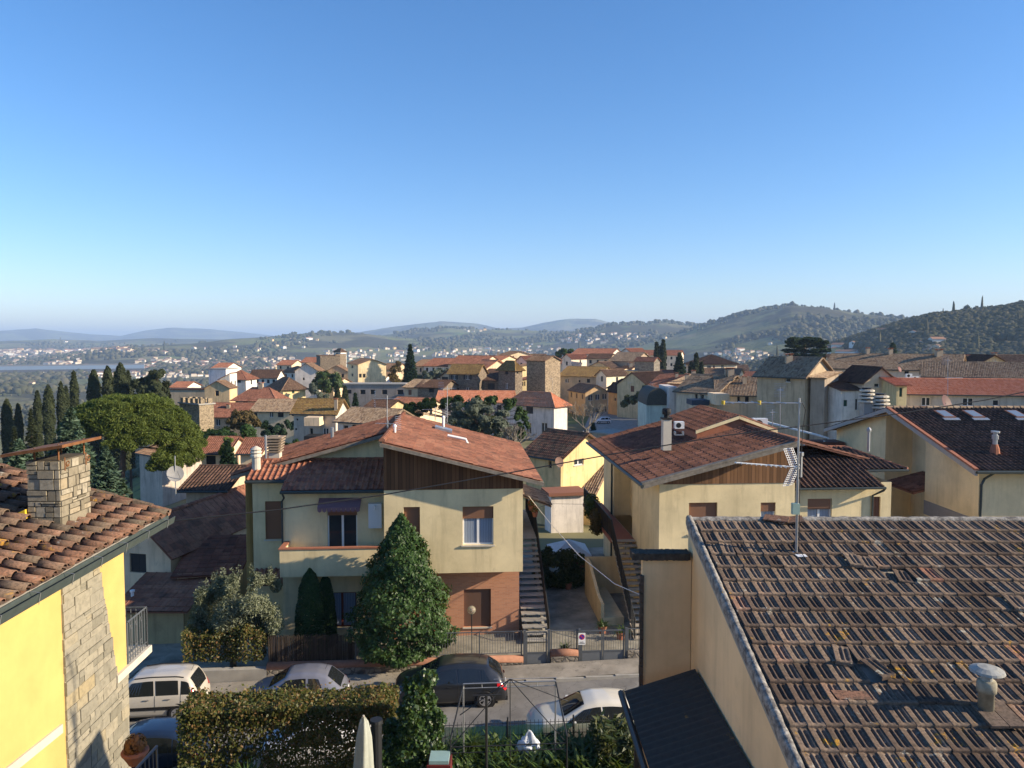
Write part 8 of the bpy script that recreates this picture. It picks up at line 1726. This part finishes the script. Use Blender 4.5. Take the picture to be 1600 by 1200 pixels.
aerial(1219, 605, 668, 42, 'tall aerial with two stacked combs left of the main mast', 9, .9, ang=1.2); aerial(1207, 640, 668, 42, 'thin short aerial beside the tall comb aerial', 3, .4)
aerial(1481, 560, 634, 62, 'tall thin aerial above the skylights of the right roof', 5, .8); aerial(1555, 563, 598, 96, 'short aerial at the far right roofs', 4, .9); aerial(1324, 583, 600, 100, 'thin aerial on the long farmhouse', 4, .9); aerial(863, 590, 632, 120, 'aerial beside the pale blue house', 4, 1.2)
aerial(985, 597, 615, 140, 'aerial by the shaded gable', 4, 1.4); aerial(489, 615, 643, 97, 'aerial on the grey three storey house', 5, 1.3); aerial(1020, 598, 606, 125, 'aerial on the brick coloured roof terrace', 4, 1.3)
def dish(px, py, Y, label, rad=.42, mat=None, post=1.2):
    p = P(px, py, Y); r_ = thing('satellite_dish', (p.x, p.y, p.z-post), label, 'satellite dish', 'satellite dishes'); d = Vector((.55, -.75, .35)).normalized(); s_ = d.orthogonal().normalized(); u = d.cross(s_); V = []; K = 18
    for i, (q, h) in enumerate(((0.001, -.09), (.5, -.06), (.85, -.02), (1, 0))):
        for j in range(K): a = 6.283*j/K; V.append(tuple(p+s_*math.cos(a)*rad*q+u*math.sin(a)*rad*q+d*h*rad*2))
    mk('reflector', V, [(i*K+j, i*K+(j+1) % K, (i+1)*K+(j+1) % K, (i+1)*K+j) for i in range(3) for j in range(K)], mat or plain('dull_dish', (.22, .22, .22), .6), r_, True)
    m = MB(); m.tube([tuple(p-u*rad*.9 if u.z > 0 else p+u*rad*.9), tuple(p+d*rad*1.2)], .015, 4); m.build('feed_arm', M['galv'], r_); m = MB(); m.tube([(p.x-.05, p.y+.1, p.z-post), (p.x-.05, p.y+.1, p.z+(.9 if post > 1 else 0))], .03, 6); m.build('mast', M['galv'], r_)
dish(274, 740, 38.6, 'grey satellite dish on a mast at the red ribbed roof'); m = MB(); p = P(270, 745, 38.8)
dish(1480, 630, 57, 'large dark red satellite dish half hidden behind the skylight roof', .68, plain('dark_red_dish', (.07, .015, .015), .6), .9)
dish(874, 722, 60, 'brown satellite dish on the yellow house between the villas', .42, plain('brown_dish', (.14, .07, .05), .6), .6)
dish(1406, 577, 108, 'dark red dish on the long farmhouse wall', .5, plain('dark_red_dish_small', (.15, .04, .04), .6), .5)
# cables
def cable(pts, label, r_=.012, sag=0.): 
    m = MB(); a, b = pts; n = 40; q = [a.lerp(b, i/n)-Vector((0, 0, sag*4*(i/n)*(1-i/n))) for i in range(n+1)]; m.tube([tuple(x) for x in q], r_, 5); tag(m.build('overhead_cable', M['cable']), label, 'cable')
cable((P(-60, 872, 17.), P(1680, 618, 25)), 'black cable sagging across the whole view in front of the villas', .014, -.0) if False else None
m = MB(); q = [P(x, y, Y) for x, y, Y in ((-80, 882, 16), (60, 855, 17), (250, 816, 18.5), (430, 797, 19.5), (600, 773, 20.5), (800, 738, 21.5), (960, 709, 22), (1130, 681, 22.5), (1260, 665, 23), (1400, 647, 23.5), (1540, 625, 24), (1680, 596, 24.5))]
m.tube([tuple(x) for x in q], .018, 5); tag(m.build('overhead_cable', M['cable']), 'black cable crossing the whole view in front of both villas', 'cable')
m = MB(); q = [P(x, y, Y) for x, y, Y in ((826, 775, 36), (860, 818, 34), (905, 868, 32), (960, 912, 30), (1002, 930, 28))]; m.tube([tuple(x) for x in q], .014, 5); tag(m.build('white_cable', M['white']), 'pale cable slanting down across the courtyard to the near house', 'cable')
m = MB(); q = [P(x, y, Y) for x, y, Y in ((820, 800, 37), (860, 787, 38), (915, 788, 40))]; m.tube([tuple(x) for x in q], .008, 4); tag(m.build('thin_cable', M['cable']), 'thin dark cable between the two villas at landing height', 'cable')
P, ZY = _P0, _Z0
# ================================================================== valley and hills: far houses, woods
rg = np.random.RandomState(77)
def far_house(w_, d, h, wm_, rm_, label, group, n='distant_house'):
    r_ = thing(n, (0, 0, 0), label, 'house', group); m = MB(); m.box(-w_/2, w_/2, -d/2, d/2, -3, h); m.poly([(w_/2, -d/2, h), (w_/2, d/2, h), (w_/2, 0, h+d*.2)]); m.poly([(-w_/2, d/2, h), (-w_/2, -d/2, h), (-w_/2, 0, h+d*.2)]); wl = m.build('wall', wm_, r_, local=True)
    m = MB(); o = .5; e = .2*o
    for s_ in (1, -1): m.hexa([(-w_/2-o, s_*(d/2+o), h-e), (w_/2+o, s_*(d/2+o), h-e), (w_/2+o, 0, h+d*.2+.02), (-w_/2-o, 0, h+d*.2+.02)], [(-w_/2-o, s_*(d/2+o), h-e+.2), (w_/2+o, s_*(d/2+o), h-e+.2), (w_/2+o, 0, h+d*.2+.22), (-w_/2-o, 0, h+d*.2+.22)])
    m.build('roof', rm_, r_, local=True)
    return r_
fr = plain('distant_roof', (.34, .19, .12), .9, .1); fr2 = plain('distant_brown_roof', (.24, .16, .11), .9, .1)
Gp = 'small distant houses of the valley and hillsides'
lbls = ['tiny pale distant house with reddish roof in the valley or on the hills', 'tiny cream distant house with brown roof in the valley or on the hills', 'tiny long white distant building in the valley or on the hills', 'tiny yellow distant house in the valley or on the hills']
wmats = [plain('far_white_wall', (.72, .68, .60), .9, .1), plain('far_cream_wall', (.66, .56, .40), .9, .1), plain('far_white_block', (.78, .76, .72), .9, .1), plain('far_yellow_wall', (.70, .52, .25), .9, .1)]
protos = [far_house(12, 10, 6.5, wmats[0], fr, lbls[0], Gp), far_house(15, 10, 7, wmats[1], fr2, lbls[1], Gp), far_house(26, 12, 7, wmats[2], fr, lbls[2], Gp), far_house(13, 10, 7, wmats[3], fr, lbls[3], Gp)]
used = [False]*4
KW = ['pale house with reddish roof', 'cream house with brown roof', 'long white building', 'yellow house']
def put_far(px, py, k=None, scl=1., where=''):
    p = hit(px, py, 350)
    if p is None: return
    k = rg.choice(4, p=[.4, .3, .15, .15]) if k is None else k
    if not used[k]: o = protos[k]; used[k] = True
    else: o = tree_copy(protos[k])
    o['label'] = 'tiny '+KW[k]+' '+where; o['group'] = 'distant houses '+where
    o.location = p; o.rotation_euler = (0, 0, rg.choice([0, .4, .9, 1.4, 2.2])+rg.uniform(-.15, .15)); s_ = scl*rg.uniform(.8, 1.25); o.scale = (s_, s_, s_)
clusters = [((0, 210), (548.5, 552), 26, 1.9), ((0, 60), (553, 562), 12, 1.3), ((0, 70), (568, 577), 12, 1.), ((60, 200), (574, 590), 26, .9), ((200, 262), (566, 580), 12, 1.), ((250, 440), (564, 584), 62, 1.), ((25, 60), (600, 606), 5, .9), ((176, 215), (545, 549), 5, 1.4), ((300, 420), (540, 552), 8, 1.),
 ((420, 500), (530, 545), 8, 1.), ((440, 560), (556, 572), 14, 1.), ((560, 640), (545, 562), 8, 1.), ((640, 800), (545, 560), 14, 1.), ((725, 760), (515, 519), 6, 1.2), ((805, 860), (538, 548), 6, 1.), ((890, 975), (522, 536), 22, 1.), ((985, 1045), (522, 530), 10, 1.), ((1100, 1180), (552, 580), 24, .9), ((1140, 1160), (546, 550), 3, .9), ((1280, 1340), (540, 560), 7, .8), ((1300, 1450), (520, 548), 8, .8), ((1390, 1480), (548, 556), 6, .8), ((1200, 1215), (530, 560), 3, .8)]
WH = ['in the dense far row on the left horizon plain', 'on the plain at the far left edge', 'on the plain left of the cypresses', 'on the plain behind the fat cypresses', 'behind the dark evergreen clump', 'in the built up valley above the crenellated tower', 'low at the left edge above the viaduct', 'on the knoll of the left vineyard hill', 'on the slope of the left vineyard hill', 'on the ridge left of the bell tower', 'in the valley left of the bell tower', 'on the slope behind the tall fir', 'on the slope above the old centre', 'on the wooded ridge right of the fir', 'above the big stone tower', 'in the hillside village right of centre', 'on the hill right of the village', 'in the valley right of the three cypresses', 'by the cypress wood below the round hill', 'behind the cedar of Lebanon', 'on the lower right hill', 'at the foot of the right hill', 'right behind the old plaster house']
for ((xa, xb), (ya, yb_), n, s_), wq in zip(clusters, WH):
    for i in range(n): put_far(rg.uniform(xa, xb), rg.uniform(ya, yb_), scl=s_, where=wq)
for px, py, k, wq in ((103, 535, 2, 'alone high on the far left hills'), (1463, 541, 0, 'standing alone in the right hill woods'), (1310, 548, 0, 'just right of the cedar of Lebanon crown')): put_far(px, py, k, 1.3, wq)
# pale viaduct / motorway screen across the left
ga, gb = hit(-60, 590, 200), hit(215, 583, 200)
a, b = P(-200, 575, ga.y), P(225, 570, gb.y); d_ = (b-a); d_.z = 0; d_.normalize(); q_ = Vector((-d_.y, d_.x, 0))*3; hh_ = .0045*a.y
def slab(z0, z1, k=1.): 
    m = MB(); m.hexa([tuple(a+Vector((0, 0, z0))), tuple(b+Vector((0, 0, z0))), tuple(b+q_*k+Vector((0, 0, z0))), tuple(a+q_*k+Vector((0, 0, z0)))], [tuple(a+Vector((0, 0, z1))), tuple(b+Vector((0, 0, z1))), tuple(b+q_*k+Vector((0, 0, z1))), tuple(a+q_*k+Vector((0, 0, z1)))]); return m
mw = thing('motorway_viaduct', tuple((a+b)/2-Vector((0, 0, 12))), 'long pale blue motorway screen crossing the plain behind the cypresses at left', 'viaduct')
slab(-1.1*hh_, 0).build('screen', T('pale_blue_screen', .4, .5, color=(.24, .32, .42)).m, mw); slab(.01, hh_*.45).build('parapet', plain('grey_parapet', (.22, .22, .23), .9), mw); slab(-1.8*hh_, -1.1*hh_-.02).build('deck', plain('dark_deck', (.10, .10, .11), .9), mw)
for i in range(12):
    c = a.lerp(b, (i+.5)/12)+q_*.5; m = MB(); m.box(c.x-1, c.x+1, c.y-1, c.y+1, zt(c.x, c.y)-6, c.z-1.8*hh_-.05); m.build('pier', M['concrete'], mw)
print('viaduct', a, b, ga, gb)
# dense mass of tiny far buildings that cannot be told apart
def far_town():
    g = np.random.RandomState(5); Vw, Fw, Vr, Fr = [], [], [], []
    for (xa, xb), (ya, yb_), n in (((-40, 260), (548, 553), 170), ((-40, 130), (553, 572), 120), ((60, 330), (572, 592), 190), ((220, 520), (560, 584), 330), ((500, 640), (548, 566), 60), ((640, 880), (545, 558), 60), ((1110, 1200), (550, 585), 110), ((880, 1000), (522, 538), 50)):
        for _ in range(n):
            p = hit(g.uniform(xa, xb), g.uniform(ya, yb_), 420)
            if p is None: continue
            k = np.hypot(p.x, p.y)/2600; k = min(max(k, .55), 2.2); w_, d, h = g.uniform(7, 20)*k, g.uniform(7, 11)*k, g.uniform(4, 8.5)*k**.6; a = g.choice([0, .5, 1.1])+g.normal()*.1; c, s_ = math.cos(a), math.sin(a)
            def q(x, y, z): return (p.x+c*x-s_*y, p.y+s_*x+c*y, p.z+z)
            b = len(Vw); Vw.extend([q(sx_*w_/2, sy_*d/2, z) for z in (-3, h) for sx_, sy_ in ((-1, -1), (1, -1), (1, 1), (-1, 1))]); Fw.extend([(b, b+1, b+5, b+4), (b+1, b+2, b+6, b+5), (b+2, b+3, b+7, b+6), (b+3, b, b+4, b+7)])
            b = len(Vr); o = .6; Vr.extend([q(-w_/2-o, -d/2-o, h), q(w_/2+o, -d/2-o, h), q(w_/2+o, d/2+o, h), q(-w_/2-o, d/2+o, h), q(-w_/2+d*.3, 0, h+d*.2), q(w_/2-d*.3, 0, h+d*.2)]); Fr.extend([(b, b+1, b+5, b+4), (b+2, b+3, b+4, b+5), (b+1, b+2, b+5), (b+3, b, b+4)])
    o = mk('distant_town_walls', Vw, Fw, leaf('far_town_plaster', (.50, .44, .34), (.70, .62, .50), .9, .1, 0, (.78, .76, .72))); o['kind'] = 'stuff'; o = mk('distant_town_roofs', Vr, Fr, leaf('far_town_tiles', (.20, .13, .09), (.34, .18, .11), .9, .1, 0, (.42, .34, .28))); o['kind'] = 'stuff'
far_town()
# woods: low blobs scattered where the noise says so, one mesh each
def ico():
    t = (1+5**.5)/2; v = np.array([(-1, t, 0), (1, t, 0), (-1, -t, 0), (1, -t, 0), (0, -1, t), (0, 1, t), (0, -1, -t), (0, 1, -t), (t, 0, -1), (t, 0, 1), (-t, 0, -1), (-t, 0, 1)], float); v /= np.linalg.norm(v[0])
    f = np.array([(0, 11, 5), (0, 5, 1), (0, 1, 7), (0, 7, 10), (0, 10, 11), (1, 5, 9), (5, 11, 4), (11, 10, 2), (10, 7, 6), (7, 1, 8), (3, 9, 4), (3, 4, 2), (3, 2, 6), (3, 6, 8), (3, 8, 9), (4, 9, 5), (2, 4, 11), (6, 2, 10), (8, 6, 7), (9, 8, 1)]); return v, f
def woods(name, n, rmin, rmax, pxr, size, mat, thr, seed, label=None, cyp=0.):
    g = np.random.RandomState(seed); r_ = np.exp(g.uniform(math.log(rmin), math.log(rmax), n)); px = g.uniform(*pxr, n); az = np.arctan((px-800)/FPX); x = r_*np.sin(az); y = r_*np.cos(az)
    f = fbm(x/330, y/330, 31)+.35*fbm(x/70, y/70, 41); keep = f > thr; x, y = x[keep], y[keep]; z = ztv(x, y); k = len(x); v, fc = ico(); s_ = size*g.uniform(.55, 1.3, k)*(1+np.hypot(x, y)/9000)
    hz = g.uniform(.7, 1.2, k); hz = np.where(g.rand(k) < cyp, 3.2, hz); wx = np.where(hz > 3, .38, 1.)
    V = v[None]*g.uniform(.75, 1.25, (k, 12, 1))*np.stack([s_*wx, s_*wx, s_*hz], -1)[:, None, :]+np.stack([x, y, z+s_*.5*np.maximum(1, hz*.8)], -1)[:, None, :]
    F = (fc[None]+np.arange(k)[:, None, None]*12).reshape(-1, 3); o = mk(name, V.reshape(-1, 3), F, mat); o['kind'] = 'stuff'; return o
lw = leaf('far_wood_foliage', (.04, .05, .025), (.09, .085, .045), .9, .1, 0, (.12, .105, .065)); lo = leaf('far_olive_foliage', (.07, .085, .05), (.13, .14, .09), .9, .1, 0)
woods('hillside_woodland', 42000, 780, 1500, (1100, 1760), 4.4, lw, .50, 1, cyp=.0012)
woods('distant_woodland', 30000, 1700, 6500, (-150, 1750), 7., lw, .70, 2, cyp=.0012)
woods('valley_trees', 9000, 420, 2300, (-200, 1100), 3.2, lw, .76, 3, cyp=.03)
woods('olive_groves', 12000, 900, 4200, (300, 1650), 3.6, lo, .66, 4)
woods('slope_shrubs', 5000, 160, 480, (-150, 460), 1.8, lo, .60, 5)
for i, (px, py, w_) in enumerate(((1511, 482, 9), (1526, 483, 13), (1538, 484, 10), (1500, 490, 7))):
    p = P(px, py, 1230); cypress(px, py, w_, 1230, ('thin dark tree on the ridge of the right hill, second from left', 'broad dark tree, tallest on the ridge of the right hill', 'rounded dark tree right of the tallest on the right hill ridge', 'smallest dark tree, leftmost on the right hill ridge')[i], 'trees on the right hill ridge', M['spruce'], blunt=True)
